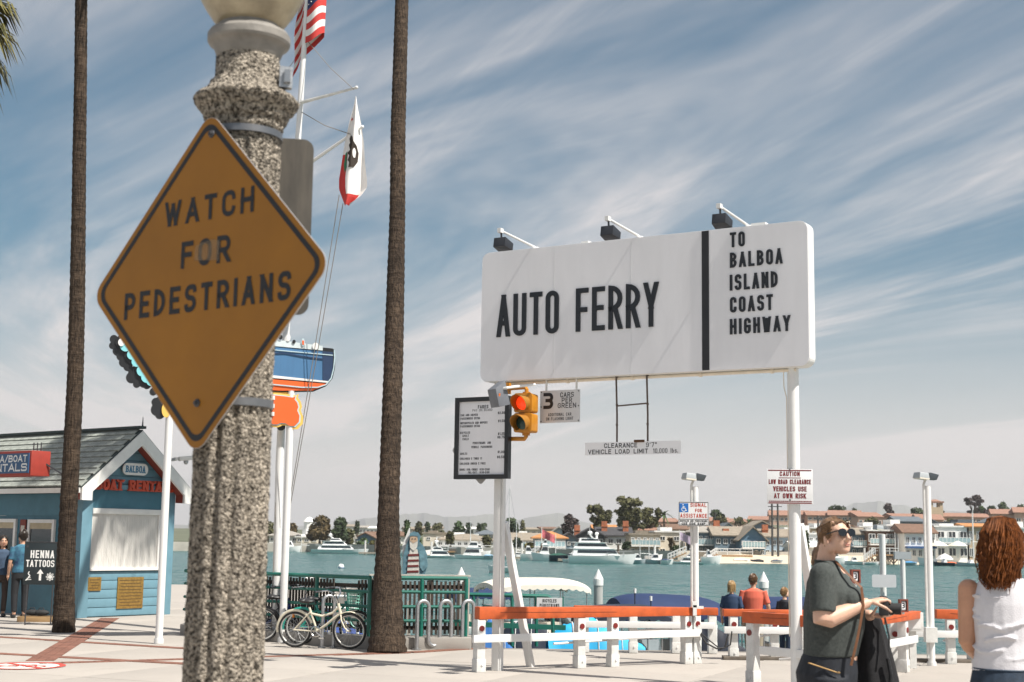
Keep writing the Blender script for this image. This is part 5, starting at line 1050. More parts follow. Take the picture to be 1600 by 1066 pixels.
for i, (pa, pe, lb) in enumerate([((838, 387), (786, 369), 'leftmost of three floodlights on white arms over the billboard'), ((1001, 368), (950, 351), 'middle of three floodlights on white arms over the billboard'), ((1170, 349), (1131, 330), 'rightmost of three floodlights on white arms over the billboard')]):
    ax = bv(*pa, 0)[0]; o = bw(ax, 0, zt); t = thing('floodlight', lb, 'floodlight', tuple(o), BRZ, 'floodlights over the billboard')
    m = MB(); m.tube([(0, 0, -.02), (0, -.05, .03), (-.02, -.86, .085)], .016, 8); m.lathe([(.036, .0), (.036, .045)], 10, (0, -.01, -.01)); m.box((-.02, -.88, .085), (.05, .07, .055)); part('arm', m, WHITE, t, smooth=True)
    m = MB(); m.tube([(-.02, -.86, .08), (-.02, -.85, -.02)], .014, 6); floodhead(m, (-.02, -.82, -.075), .105, .085, .06, pi, .18); part('housing', m, FLH, t, bevel=.006); m = MB(); m.box((-.02, -.725, -.10), (.17, .012, .07), rx=-.2); part('lens', m, LENS, t)
# fares board
FBO = bw(0, -.25, 0); 
def fv(px, py): return Vp(FBO, BRZ, px, py)
x0, zt_ = fv(713, 622); x1, zb_ = fv(795, 748); zt_ = (zt_ + fv(795, 619)[1]) / 2; zb_ = (zb_ + fv(713, 749)[1]) / 2; cx_, w__, h__ = (x0 + x1) / 2, x1 - x0, zt_ - zb_
o = bw(cx_, -.25, zb_); FB = thing('fares_board', 'black framed FARES price board on the left billboard post', 'notice board', tuple(o), BRZ)
m = MB(); f_ = .055
for (a, b_, c_, d_) in ((-w__ / 2, -w__ / 2 + f_, 0, h__), (w__ / 2 - f_, w__ / 2, 0, h__), (-w__ / 2 + f_, w__ / 2 - f_, 0, f_), (-w__ / 2 + f_, w__ / 2 - f_, h__ - f_, h__)): m.bb((a, -.03, c_), (b_, .05, d_))
part('frame', m, BLACK, FB); m = MB(); m.bb((-w__ / 2 + f_, -.005, f_), (w__ / 2 - f_, .045, h__ - f_)); pnl = part('panel', m, SIGNW, FB); 
for f_2 in (.3, .7): m = MB(); m.bb((-.10, .05, h__ * f_2), (.10, .25, h__ * (f_2 + .06))); part('bracket', m, WHITE_OLD, FB)
il, ir = -w__ / 2 + f_ + .02, w__ / 2 - f_ - .015; ih = h__ - 2 * f_; m = MB()
def ft(s_, fy, hh=.030, al='l', x=None, sw=.2, fit=None): text(m, s_, hh, il if x is None else x, f_ + ih * (1 - fy), -.0055, wf=.58, sw=sw, gap=.16, align=al, fit=fit)
ft('FARES', .10, .045, 'c', 0.01); ft('PAY ON BOARD', .137, .030, 'c', .0, .13, .30)
for s_, fy, pr in (('CAR AND DRIVER', .198, '$2.00'), ('PASSENGERS EXTRA', .245, None), ('MOTORCYCLES AND MOPEDS', .308, '$1.50'), ('PASSENGERS EXTRA', .352, None), ('BICYCLES', .44, None), ('  ADULT', .482, '$1.25'), ('  CHILD', .528, '$0.75'), ('ADULTS', .728, '$1.00'), ('CHILDREN 5 THRU 11', .796, '$0.50'), ('CHILDREN UNDER 5 FREE', .864, None), ('HOURS SUN.-THURS  6:30-12:00', .945, None), ('        FRI.-SAT.  6:30-2:00', .985, None)):
    ft(s_, fy, .029, fit=min(.43, .0185 * len(s_)) if len(s_) < 26 else .445)
    if pr: ft(pr, fy - .012, .034, 'r', ir)
ft('PEDESTRIANS  AND', .585, .029, 'c', .0, fit=.27); ft('VEHICLE  PASSENGERS', .640, .029, 'c', .0, fit=.31); part('lettering', m, LETB, pnl, kind='stuff')
# lamp over the fares board
lo = P(779, 616, 17.2); t = thing('floodlight', 'grey floodlight on a white arm over the fares board', 'floodlight', tuple(lo), BRZ); m = MB(); floodhead(m, (0, 0, 0), .10, .085, .15, -.5, .25); part('housing', m, M('grey_lamp_housing', (.13, .14, .16), .5, .15), t, bevel=.006)
e = P(836, 601, 17.35) - lo; el = TM[t.name].inverted() @ (e + lo); m = MB(); m.tube([(0.03, -.02, .06), (.12, -.02, .07), tuple(el)], .016, 8); m.ell((.03, -.03, .05), (.04, .04, .05), 8, 6); part('arm', m, WHITE, t, smooth=True); m = MB(); m.box((.035, -.07, -.06), (.05, .02, .13), rz=-.5, ry=.25); part('lens', m, M('lens_orange_reflection', (.7, .16, .02), .3), t)  # the lamp's orange reflection is put into the lens colour
# traffic light
YEL = M('traffic_light_yellow', (.44, .18, .010), .45, .14, 7); TRO = bw(.29, -.33, 0)
def tv(px, py): return Vp(TRO, BRZ, px, py)
xc, z0 = tv(817, 676); z1 = tv(817, 614)[1]; o = bw(.29 + xc, -.33, z0); TL = thing('traffic_light', 'yellow two lens traffic light glowing red beside the fares board', 'traffic light', tuple(o), BRZ + .10); hh = (z1 - z0) / 2; r0 = hh * .40
for k in (0, 1):
    zc = hh * (.5 + k); m = MB(); m.prism(rrect(hh * .93, hh * .96, .03, 4, 0, zc), .0, .20); m.prism(rrect(hh * .99, hh * .98, .03, 4, 0, zc), -.012, .012); part('housing', m, YEL, TL, bevel=.004)
    m = MB(); ri = []; n = 22
    for j in range(n + 1):
        a = radians(-60 + 300 * j / n); L = .21 * (.35 + .65 * max(0, sin(a) * .6 + .55)); 
        ri.append((r0 * cos(a), r0 * sin(a), L))
    vs = []
    for (x, z, L) in ri: vs += [(x, -.012, zc + z), (x * 1.03, -.012 - L, zc + z * 1.03 - .02), (x * .95, -.012, zc + z * .95), (x * .98, -.012 - L, zc + z * .98 - .02)]
    m.add(vs, [f for j in range(n) for f in ((4 * j, 4 * j + 1, 4 * j + 5, 4 * j + 4), (4 * j + 2, 4 * j + 6, 4 * j + 7, 4 * j + 3), (4 * j + 1, 4 * j + 3, 4 * j + 7, 4 * j + 5))]); part('visor', m, M('visor_yellow_black', (.30, .13, .012), .55), TL, smooth=True)
    m = MB(); m.ell((0, -.012, zc), (r0 * .9, .035, r0 * .9), 20, 10); part('lens', m, M('lit_red_lens', (.95, .045, .008), .3, .25, 60, emit=.75) if k else M('dark_green_lens', (.012, .05, .045), .15), TL, smooth=True)
m = MB(); m.tube([(0, .1, hh * 2), (0, .1, hh * 2 + .05), (-.03, .12, hh * 2 + .085), (-.30, .2, hh * 2 + .085)], .028, 8); m.tube([(0, .1, 0), (0, .1, -.04), (-.03, .12, -.07), (-.34, .2, -.06)], .028, 8); m.lathe([(.05, hh * 2 - .01), (.05, hh * 2 + .02)], 10, (0, .1, 0)); m.lathe([(.05, -.03), (.05, .005)], 10, (0, .1, 0)); m.box((-.30, .2, hh * 2 + .085), (.05, .06, .14)); part('mounting_arm', m, YEL, TL, smooth=True)
q = P(752, 703, 18.3); t = thing('sign', 'grey back of a diamond sign peeking out left of the fares board', 'sign', (q.x, q.y, q.z), BRZ); m = MB(); rr9 = [((x - z) / sqrt(2), (x + z) / sqrt(2)) for x, z in rrect(.64, .64, .04, 4)]; m.prism(rr9, -.002, .002); part('plate', m, M('diamond_back_aluminium', (.33, .33, .33), .5, .1, 3), t); m = MB(); m.box((.15, -.03, .1), (.3, .03, .04)); part('bracket', m, STEEL, t)
# 3 CARS PER GREEN
def hung(name, label, cat, px0, px1, py0, py1, off=-.02, lift=0):
    Q = bw(0, off, 0); x0, z1 = Vp(Q, BRZ, px0, py0); x1, z0 = Vp(Q, BRZ, px1, py1); z1 = (z1 + Vp(Q, BRZ, px1, py0 - 2.5)[1]) / 2; z0 = (z0 + Vp(Q, BRZ, px0, py1 + 3)[1]) / 2
    return thing(name, label, cat, tuple(bw((x0 + x1) / 2, off, z0)), BRZ), x1 - x0, z1 - z0, z0
t, w__, h__, zz0 = hung('sign', 'grey 3 CARS PER GREEN sign hanging under the billboard', 'sign', 844.5, 906, 611, 659)
m = MB(); m.bb((-w__ / 2, -.006, 0), (w__ / 2, .006, h__)); pq = part('panel', m, SGREY, t); m = MB()
letters('3', h__ * .50, -w__ * .29, h__ * .43, -.007, pq, LETB, wf=.74, sw=.21)
for i, (s_, f) in enumerate((('CARS', .34), ('PER', .26), ('GREEN', .46))): letters(s_, h__ * .15, w__ * .18, h__ * (.775 - .165 * i), -.007, pq, LETB, wf=.75, sw=.15, fit=w__ * f)
text(m, 'ADDITIONAL CAR', h__ * .095, 0, h__ * .205, -.007, wf=.6, sw=.14, fit=w__ * .58); text(m, 'ON FLASHING LIGHT', h__ * .095, 0, h__ * .075, -.007, wf=.6, sw=.14, fit=w__ * .68); part('lettering', m, LETB, pq)
m = MB(); [m.prism(disc(.008, 8, x, z), -.010, -.006) for x in (-w__ * .47, w__ * .47) for z in (.02, h__ / 2, h__ - .02)]; part('bolt', m, DKSTEEL, pq)
m = MB(); [m.beam((x, .012, h__ - .06), (x, .012, zb - zz0 + .08), .035, .012, (1, 0, 0)) for x in (-w__ * .36, w__ * .40)]; part('hanger', m, WHITE, t)
# clearance bar
t, w__, h__, zz0 = hung('sign', 'long clear CLEARANCE 9 foot 7 strip hanging below the billboard', 'sign', 914.5, 1064, 691.5, 709)
m = MB(); m.bb((-w__ / 2, -.005, 0), (w__ / 2, .005, h__)); pq = part('panel', m, M('pale_grey_strip', (.82, .82, .84), .35, .04, 2), t); m = MB()
text(m, 'CLEARANCE', h__ * .36, -w__ * .12, h__ * .55, -.006, wf=.8, sw=.17, fit=w__ * .35); text(m, '9\'7"', h__ * .36, w__ * .20, h__ * .55, -.006, wf=.7, sw=.14, fit=w__ * .11); text(m, 'VEHICLE LOAD LIMIT', h__ * .36, -w__ * .15, h__ * .08, -.006, wf=.8, sw=.17, fit=w__ * .63); text(m, '10,000 lbs.', h__ * .36, w__ * .345, h__ * .08, -.006, wf=.65, sw=.13, fit=w__ * .25); part('lettering', m, LETB, pq)
RUST = M('rusty_pipe', (.085, .060, .048), .7, .35, 14); Q = bw(0, -.02, 0); xh0, xh1 = [Vp(Q, BRZ, p, 640)[0] - Vp(Q, BRZ, 989, 640)[0] for p in (964, 1012)]
m = MB(); hz_ = zb - zz0; [m.tube([(x, .02, h__ - .03), (x, .02, hz_ * .5), (x - .005, .0, hz_)], .012, 7) for x in (xh0, xh1)]; m.tube([(xh0, .02, hz_ * .62), (xh1, .02, hz_ * .64)], .010, 7); [m.ell((x, .02, z), (.018, .018, .018), 7, 5) for x in (xh0, xh1) for z in (hz_ * .38, hz_ * .63, hz_)]; part('hanger', m, RUST, t, smooth=True); m = MB(); m.box((.10, -.012, h__ + .005), (.13, .03, .03)); part('wooden_block', m, M('brown_block', (.10, .045, .02), .8, .3, 9), t)
# caution sign on the right post
po = bw(xp, .06, 0); Qc = po + V3((0, -.09, 0)); crz = radians(-7)
x0, z1 = Vp(Qc, crz, 1198, 733); x1, z0 = Vp(Qc, crz, 1270.5, 788); w__, h__ = x1 - x0, z1 - z0; o = Qc + V3((cos(crz) * (x0 + x1) / 2, sin(crz) * (x0 + x1) / 2, z0)); t = thing('sign', 'white CAUTION LOW ROAD CLEARANCE sign with dark red letters', 'sign', tuple(o), crz)
DRED = M('dark_red_print', (.16, .010, .012), .5); m = MB(); m.bb((-w__ / 2, -.006, 0), (w__ / 2, .006, h__)); pq = part('panel', m, M('caution_sign_face', (.70, .71, .72), .45, .04, 3), t, bevel=.002); m = MB()
text(m, 'CAUTION', h__ * .135, 0, h__ * .80, -.007, wf=.5, sw=.20, gap=.12, fit=w__ * .44); text(m, 'LOW ROAD CLEARANCE', h__ * .135, 0, h__ * .57, -.007, wf=.5, sw=.19, gap=.1, fit=w__ * .92); text(m, 'VEHICLES USE', h__ * .145, 0, h__ * .36, -.007, wf=.5, sw=.20, gap=.1, fit=w__ * .73); text(m, 'AT OWN RISK', h__ * .145, 0, h__ * .16, -.007, wf=.5, sw=.20, gap=.1, fit=w__ * .70)
for z, f, tt in ((.965, .94, .012), (.75, .48, .008), (.025, .94, .012)): m.bb((-w__ * f / 2, -.0075, h__ * z - tt / 2), (w__ * f / 2, -.0062, h__ * z + tt / 2))
part('lettering', m, DRED, pq); m = MB(); r_ = random.Random(5); x = -w__ * .46
while x < w__ * .46: q = r_.uniform(.006, .02); m.bb((x, -.0075, h__ * .06), (x + q, -.0062, h__ * .088)); x += q + .004
part('small_print', m, DRED, pq); m = MB(); [m.prism(disc(.009, 8, 0, z), -.011, -.006) for z in (h__ * .985, h__ * .115)]; part('bolt', m, DKSTEEL, t)
for f_4 in (.2, .8): m = MB(); m.bb((-.05, .006, h__ * f_4), (.05, .03, h__ * (f_4 + .05))); part('bracket', m, STEEL, t)
# ------------------------------------------------------------------ light poles
LHG = M('lamp_head_grey', (.36, .39, .41), .45, .1, 5); LHL = M('lamp_head_lens', (.62, .58, .50), .2, .1)
def lightpole(label, px, pyb, pyt, headw, square=.06, D=None, dbl=True, seed=1, cond=True):
    g = G(px, pyb) if D is None else P(px, pyb, D); t = thing('light_pole', label, 'light pole', (g.x, g.y, g.z if D else 0), .0, 'white light poles along the quay'); h = P(px - (px - 800) * .0, pyt, g.y).z - (g.z if D else 0)
    m = MB(); m.tube([(0, 0, -.02), (0, 0, h - .12)], square, 14); m.lathe([(square * 1.3, 0), (square * 1.3, .05)], 14); part('pole', m, WHITE, t, smooth=True)
    if cond: m = MB(); m.tube([(-square - .008, -.02, .1), (-square - .008, -.02, h - .1), (-.0, -.0, h + .02)], .018, 7); m.box((-square * .6, -.07, .42), (.16, .12, .2)); part('conduit', m, WHITE_OLD, t)
    m = MB(); m.box((-.085, -.02, h + .02), (.165, .20, .085), rz=.25, ry=.10, taper=.86); part('lamp_head', m, LHG, t, bevel=.01, label='pale grey lamp head facing the plaza'); m = MB(); m.box((-.085, -.035, h - .022), (.15, .17, .02), rz=.25, ry=.10); part('lens', m, LHL, t)
    if dbl: m = MB(); m.add([(.01, -.10, h - .03), (.12, -.06, h - .04), (.12, .1, h - .04), (.01, .1, h - .03), (.015, -.1, h + .065), (.155, -.06, h + .035), (.155, .1, h + .035), (.015, .1, h + .065)], [(3, 2, 1, 0), (4, 5, 6, 7), (0, 1, 5, 4), (1, 2, 6, 5), (2, 3, 7, 6), (3, 0, 4, 7)]); part('lamp_head', m, M('dark_lamp_head', (.05, .06, .07), .4), t, bevel=.008, label='dark lamp head facing the water')
    return t, g, h
AP, ag, ah = lightpole('white light pole carrying the SIGNAL FOR ASSISTANCE sign', 1087, 1036, 747, 30, .046)
lightpole('tall white light pole with twin lamp heads right of the woman with the camera', 1456, 1040, 746, 30, .048)
t3, g3, h3 = lightpole('short white light pole with one lamp head just right of the raised camera', 1381, 960, 826, 22, .065, D=30, dbl=False, cond=False)
m = MB(); m.tube([(P(1410, 866, 28).x, 28, -.9), (P(1410, 866, 28).x, 28, P(1410, 868, 28).z)], .05, 10); tp_ = thing('post', 'thin white post standing between the two light poles', 'post', (P(1410, 866, 28).x, 28, -.9)); part('shaft', m, WHITE, tp_, w=True, smooth=True); m = MB(); m.box((P(1410, 866, 28).x, 28, P(1410, 868, 28).z), (.32, .1, .14)); part('cap', m, LHG, tp_, w=True)
q = P(1381.5, 918, 29.8); t = thing('sign', 'blank back of a small white sign on the short light pole', 'sign', (q.x, 29.8, q.z)); m = MB(); m.prism(rrect(.50, .26, .03, 4, 0, .13), -.01, .0); part('panel', m, M('sign_back', (.55, .55, .57), .5, .05, 4), t); m = MB(); m.bb((-.04, .002, .1), (.04, .12, .16)); part('bracket', m, STEEL, t)
# assistance sign
q = V3((ag.x, ag.y - .13, 0)); x0, z1 = Vp(q, 0, 1060, 783.5); x1, z0 = Vp(q, 0, 1107.5, 822); w__, h__ = x1 - x0, z1 - z0; t = thing('sign', 'SIGNAL FOR ASSISTANCE sign with a blue wheelchair symbol', 'sign', (q.x + (x0 + x1) / 2, q.y, z0)); m = MB(); m.prism(rrect(w__, h__, .02, 4, 0, h__ / 2), -.006, .006); pq = part('panel', m, M('assist_sign_face', (.66, .67, .68), .45, .04, 3), t)
m = MB(); [m.bb(a, b_) for a, b_ in (((-w__ * .485, -.008, .008), (-w__ * .47, -.0062, h__ - .008)), ((w__ * .47, -.008, .008), (w__ * .485, -.0062, h__ - .008)), ((-w__ * .47, -.008, h__ - .014), (w__ * .47, -.0062, h__ - .006)), ((-w__ * .47, -.008, .006), (w__ * .47, -.0062, .014)), ((-w__ * .47, -.008, h__ * .262), (w__ * .47, -.0062, h__ * .282)))]; text(m, 'BICYCLES AND PEDESTRIANS', h__ * .085, 0, h__ * .155, -.007, wf=.6, sw=.2, fit=w__ * .88); text(m, '-USE SIDE RAMP-', h__ * .10, 0, h__ * .035, -.007, wf=.7, sw=.2, fit=w__ * .86); part('border_and_print', m, BLACK, pq)
RRED = M('red_print', (.42, .045, .02), .5); m = MB(); text(m, 'SIGNAL', h__ * .16, w__ * .16, h__ * .78, -.007, wf=.65, sw=.17, fit=w__ * .53); text(m, 'FOR', h__ * .14, w__ * .16, h__ * .565, -.007, wf=.65, sw=.19, fit=w__ * .22); text(m, 'ASSISTANCE', h__ * .17, 0, h__ * .33, -.007, wf=.65, sw=.17, fit=w__ * .88); part('lettering', m, RRED, pq)
m = MB(); bx, bz, bs_ = -w__ * .32, h__ * .74, h__ * .37; m.bb((bx - bs_ * .5, -.0072, bz - bs_ * .5), (bx + bs_ * .5, -.0062, bz + bs_ * .5)); pb_ = part('blue_square', m, M('access_blue', (.012, .12, .40), .5), pq); m = MB(); u_ = bs_
ribbon(m, [(bx - .10 * u_, bz + .22 * u_), (bx - .08 * u_, bz - .05 * u_), (bx + .14 * u_, bz - .05 * u_), (bx + .24 * u_, bz - .32 * u_), (bx + .34 * u_, bz - .30 * u_)], .075 * u_, -.0082, -.0073); ribbon(m, [(bx - .08 * u_, bz + .10 * u_), (bx + .12 * u_, bz + .10 * u_)], .06 * u_, -.0085, -.0073); ribbon(m, [(bx - .02 * u_ + .23 * u_ * cos(radians(a)), bz - .18 * u_ + .23 * u_ * sin(radians(a))) for a in range(125, 375, 16)], .065 * u_, -.0088, -.0073); m.prism(disc(.065 * u_, 12, bx - .10 * u_, bz + .34 * u_), -.0082, -.0073); part('wheelchair_symbol', m, WHITE, pb_)
m = MB(); m.bb((-.03, .007, h__ * .15), (.03, .075, h__ * .2)); m.bb((-.03, .007, h__ * .8), (.03, .075, h__ * .85)); part('bracket', m, STEEL, t)

# ------------------------------------------------------------------ white and orange barriers
def barrier(label, A, B, posts, ht=.80, tw=.135, pw=.115, ext=(.08, .08), low=True, refl=True, ends=None, lowz=.41, lowext=(.15, .02), pipe=True, th=.15):
    A = V3((A.x, A.y, 0)); B = V3((B.x, B.y, 0)); d = B - A; L = d.length; rz = atan2(d.y, d.x); t = thing('barrier', label, 'barrier', tuple(A), rz, 'white barriers with orange top beams')
    h0, t0, h1, t1 = ends or (ht, th, ht, th)
    if ends: ht = min(h0, h1); th = ht - min(h0 - t0, h1 - t1)
    m = MB(); m.add([(x, sy * tw / 2, zz) for x, a_, b2_ in ((-ext[0], h0 - t0, h0), (L + ext[1], h1 - t1, h1)) for zz in (a_, b2_) for sy in (-1, 1)], [(0, 1, 3, 2), (4, 6, 7, 5), (0, 4, 5, 1), (2, 3, 7, 6), (0, 2, 6, 4), (1, 5, 7, 3)]); part('top_beam', m, ORANGE, t, bevel=.010)
    m = MB(); m.beam((-ext[0] + .3, -tw / 2 - .001, h0 - t0 * .45), (L * .62, -tw / 2 - .001, h0 + (h1 - h0) * .62 - t0 * .38), .003, .004); part('beam_crack', m, M('dark_crack', (.07, .02, .015), .9), t)
    for x in posts:
        m = MB(); m.bb((x - pw / 2, -pw / 2, .0), (x + pw / 2, pw / 2, ht - th - .001)); m.bb((x - pw / 2 - .008, -pw / 2 - .008, .0), (x + pw / 2 + .008, pw / 2 + .008, .16)); p = part('post', m, WHITE_OLD, t, bevel=.006)
        if refl: m = MB(); m.prism(disc(.036, 14, x + .0, ht - th - .11), -pw / 2 - .012, -pw / 2 - .001); part('reflector', m, REFLECT_RED, p)
        m = MB(); m.prism(disc(.014, 8, x + .01, .09), -pw / 2 - .02, -pw / 2 - .009); part('bolt', m, WHITE, p)
    if low: m = MB(); m.bb((-lowext[0], -pw / 2 - .055, lowz - .045), (L + lowext[1], -pw / 2 - .012, lowz + .05)); part('lower_rail', m, WHITE, t, bevel=.005)
    if pipe: m = MB(); m.tube([(L * .35, pw / 2 + .03, lowz - .10), (L * .97, pw / 2 + .03, lowz - .03)], .016, 7); part('pipe', m, WHITE, t)
    return t
def along(A, B, pxs):
    d = B - A; o = []
    for p in pxs:
        for k in range(2001):
            q = A + d * (k / 1000 - .0); 
            if (q.x / q.y) * FPX + 800 >= p - (842 + 180 - 842) * tan(ROLL) * -1 * 0: break
        o.append(d.length * k / 1000)
    return o
a, b_ = G(748, 1050), G(1078, 1037)
barrier('long front barrier from the left billboard post to the assistance pole', a, b_, [.0] + [d_ for d_ in [(G(888, 1041.5) - a).length, (G(952, 1041) - a).length, (b_ - a).length - .06, (b_ - a).length + .09]], ext=(.04, .14), lowext=(.14, .1), ends=(.80, .155, .752, .106))
a, b_ = G(913, 1019), G(1113, 1021); barrier('rear barrier along the quay edge behind the long front one', a, b_, [0, (G(989, 1019.7) - a).length, (G(1056, 1020.4) - a).length, (b_ - a).length], ext=(.16, .08), refl=False, ends=(.68, .11, .67, .11))
a, b_ = G(1146, 1030), G(1249, 1031); barrier('short rear barrier between the assistance pole and the right billboard post', a, b_, [0, (G(1210, 1030.6) - a).length, (b_ - a).length], ext=(.15, .1), ends=(.70, .10, .70, .10))
a, b_ = G(1177, 1070), G(1276, 1082); barrier('near barrier whose right part is hidden by the right billboard post and the woman', a, b_, [0, (b_ - a).length], ext=(.11, .1), lowext=(-.2, .1), ends=(.84, .13, .84, .13))
a, b_ = G(1371, 1060), G(1433, 1045); barrier('barrier right behind the black cardigan of the woman with the camera', a, b_, [(G(1411, 1050) - a).length], ext=(.06, .02), lowext=(.05, -.3), ends=(.75, .10, .765, .10))
a, b_ = G(1467, 1037), G(1496, 1037.5); barrier('short barrier end right of the tall light pole', a, b_, [(G(1486, 1037.3) - a).length], ext=(.03, .02), lowext=(.35, .05), ends=(.75, .13, .75, .13))
a, b_ = G(1500, 1036), G(1560, 1034); barrier('barrier behind the auburn haired woman', a, b_, [.25], ext=(0, .3), ends=(.74, .12, .74, .12))
# gate hardware, cabinet, leaning leg, lane numbers
gp0 = G(1082, 1037); t = thing('gate_latch', 'white latch and hanging black cable on the gate post of the long barrier', 'latch', (gp0.x + .02, gp0.y - .1, .52)); m = MB(); m.box((0, 0, .28), (.07, .05, .08)); m.box((.06, 0, .24), (.12, .03, .035)); m.box((.0, 0, .2), (.05, .05, .14)); part('latch', m, WHITE, t); m = MB(); m.tube([(.08, .05, -.12), (.16, .05, -.24), (.30, .05, -.31), (.42, .08, -.30), (.47, .1, -.12)], .013, 6); m.tube([(.08, .06, -.10), (.2, .06, -.2), (.36, .08, -.32), (.50, .1, -.26), (.52, .1, -.08)], .010, 6); part('cable', m, RUBBER, t, smooth=True)
g = G(1432, 1046); t = thing('cabinet', 'white box fixed beside the barrier left of the tall light pole', 'cabinet', (g.x, g.y + .15, 0)); m = MB(); m.box((0, 0, .62), (.25, .2, .25)); part('box', m, WHITE_OLD, t, bevel=.006); m = MB(); m.box((0, .03, .245), (.09, .09, .49)); part('post', m, WHITE_OLD, t); m = MB(); m.box((0, -.102, .62), (.17, .004, .18)); part('door', m, WHITE, t)
g = G(1399, 1047); t = thing('leaning_post', 'white slanting prop leaning on the barrier behind the woman', 'prop', (g.x, g.y, 0)); m = MB(); m.beam((-.02, 0, 0), (.0, .03, .64), .105, .08, (0, 1, 0)); part('post', m, WHITE_OLD, t); m = MB(); m.prism(disc(.038, 14, -.008, .47), -.06, -.035); part('reflector', m, REFLECT_RED, t)
BRF = M('brown_sign_frame', (.16, .035, .02), .5, .2, 8)
for (px0, px1, py0, py1, D, lb) in ((1404.5, 1418.5, 936.5, 956.5, 18.0, 'small brown framed number 3 sign on the barrier left of the tall light pole'), (1329, 1344, 890, 911.5, 16.5, 'small brown framed number 3 sign behind the shoulder of the woman with the camera')):
    A, B = P(px0, py1, D), P(px1, py0, D); w__, h__ = B.x - A.x, B.z - A.z; t = thing('number_sign', lb, 'sign', ((A.x + B.x) / 2, D, A.z), .25, 'small lane number signs'); m = MB(); f_ = w__ * .16
    for (q0, q1, q2, q3) in ((-w__ / 2, -w__ / 2 + f_, 0, h__), (w__ / 2 - f_, w__ / 2, 0, h__), (-w__ / 2 + f_, w__ / 2 - f_, 0, f_), (-w__ / 2 + f_, w__ / 2 - f_, h__ - f_, h__)): m.bb((q0, -.02, q2), (q1, .03, q3))
    part('frame', m, BRF, t); m = MB(); m.bb((-w__ / 2 + f_, -.003, f_), (w__ / 2 - f_, .02, h__ - f_)); pq = part('panel', m, M('number_panel', (.12, .12, .12), .5), t); m = MB(); m.bb((-w__ * .22, -.0045, h__ * .2), (w__ * .22, -.0035, h__ * .8)); part('card', m, SIGNW, pq); m = MB(); text(m, '3', h__ * .42, 0, h__ * .3, -.005, wf=.6, sw=.2); part('lettering', m, BLACK, pq)
    m = MB(); m.tube([(0, .01, 0), (0, .01, -A.z if D < 17 else -(A.z - .79))], .02, 6); part('stem', m, WHITE_OLD, t)
g = G(1372, 1040); t = thing('board', 'yellow board standing behind the barrier and the woman', 'board', (g.x + .05, g.y + .35, 0), -.3); m = MB(); m.bb((-.13, 0, .02), (.12, .04, .62)); part('panel', m, M('yellow_paint', (.62, .36, .03), .5, .1, 4), t, bevel=.005); m = MB(); m.bb((-.12, -.02, 0), (-.08, .3, .03)); m.bb((.07, -.02, 0), (.11, .3, .03)); part('foot', m, DKSTEEL, t)
m = MB(); m.bb((P(1130, 1030, 20.6).x, 20.55, -.01), (8.5, 20.75, .045)); struct('wooden_curb', m, M('weathered_curb', (.13, .11, .09), .9, .3, 8), bevel=.01)
# ================================================================== moored boats just behind the quay
BEIGE = M('beige_canvas', (.66, .61, .54), .85, .06, 3); NAVYC = M('navy_boat_canvas', (.010, .026, .085), .75, .12, 3); VINYL = M('clear_vinyl', (.30, .34, .36), .15, .2, 3)
def surrey_boat(label, px, pyt, D, L, B, canvas, rz, cH=2.15, hullm=GEL, seed=1, tiltfront=0., arch=.17):
    """electric harbour boat under a scalloped fabric top"""
    q = P(px, pyt, D); t = thing('canopy_boat', label, 'boat', (q.x, D, WATER_Z), rz, 'canopy boats moored behind the quay'); zt = q.z - WATER_Z
    part('hull', hull_mb(L * 1.25, B * 1.08, .62, 1.1, .2, .25), hullm, t, smooth=True); m = MB(); m.bb((-L * .5, -B * .42, .52), (L * .42, B * .42, .60)); part('deck', m, TEAK, t)
    def cz(u, v): return zt - arch * (abs(2 * v - 1) ** 2.2) - .14 * (abs(2 * u - 1) ** 4) - tiltfront * (u - .5)
    def cp(u, v): e = 1 - .16 * abs(2 * u - 1) ** 5; return (L * (u - .5), B * (v - .5) * e, cz(u, v))
    m = MB(); m.grid(cp, 20, 12); n = 64; ring = [cp(i / 20, 0) for i in range(20)] + [cp(1, j / 12) for j in range(12)] + [cp(1 - i / 20, 1) for i in range(20)] + [cp(0, 1 - j / 12) for j in range(12)]; vs = []; N = 0
    pts = []
    for i in range(len(ring)):
        a, b_ = V3(ring[i]), V3(ring[(i + 1) % len(ring)])
        for k in range(4): pts.append(a.lerp(b_, k / 4))
    s_ = 0
    for i, p in enumerate(pts):
        if i: s_ += (p - pts[i - 1]).length
        vs += [tuple(p), (p.x * 1.004, p.y * 1.004, p.z - .10 - .045 * abs(sin(s_ * pi / .24)))]
    k = len(pts); m.add(vs, [(2 * i, 2 * ((i + 1) % k), 2 * ((i + 1) % k) + 1, 2 * i + 1) for i in range(k)]); part('canopy', m, canvas, t, smooth=True, ang=.9)
    for u in (.04, .34, .66, .96):
        for v in (.05, .95): p = cp(u, v); m = MB(); m.tube([(p[0], p[1], .5), p], .018, 6); part('pole', m, STEEL, t)
    m = MB(); m.bb((-L * .35, -B * .36, .6), (-L * .2, B * .36, 1.0)); m.bb((.05 * L, -B * .36, .6), (.2 * L, B * .36, 1.0)); part('seat', m, M('boat_seat', (.55, .5, .42), .7), t)
    m = MB(); cabin(m, L * .30, L * .42, B * .8, .6, 1.25, .1, .9); part('windshield', m, VINYL, t); return t
surrey_boat('canopy boat with a beige scalloped top behind the left billboard post', 832, 902.5, 40, 2.9, 1.75, BEIGE, .45)
surrey_boat('canopy boat with a navy top, partly hidden behind the end of the green railing', 750, 918.5, 44, 1.9, 1.5, NAVYC, .3)
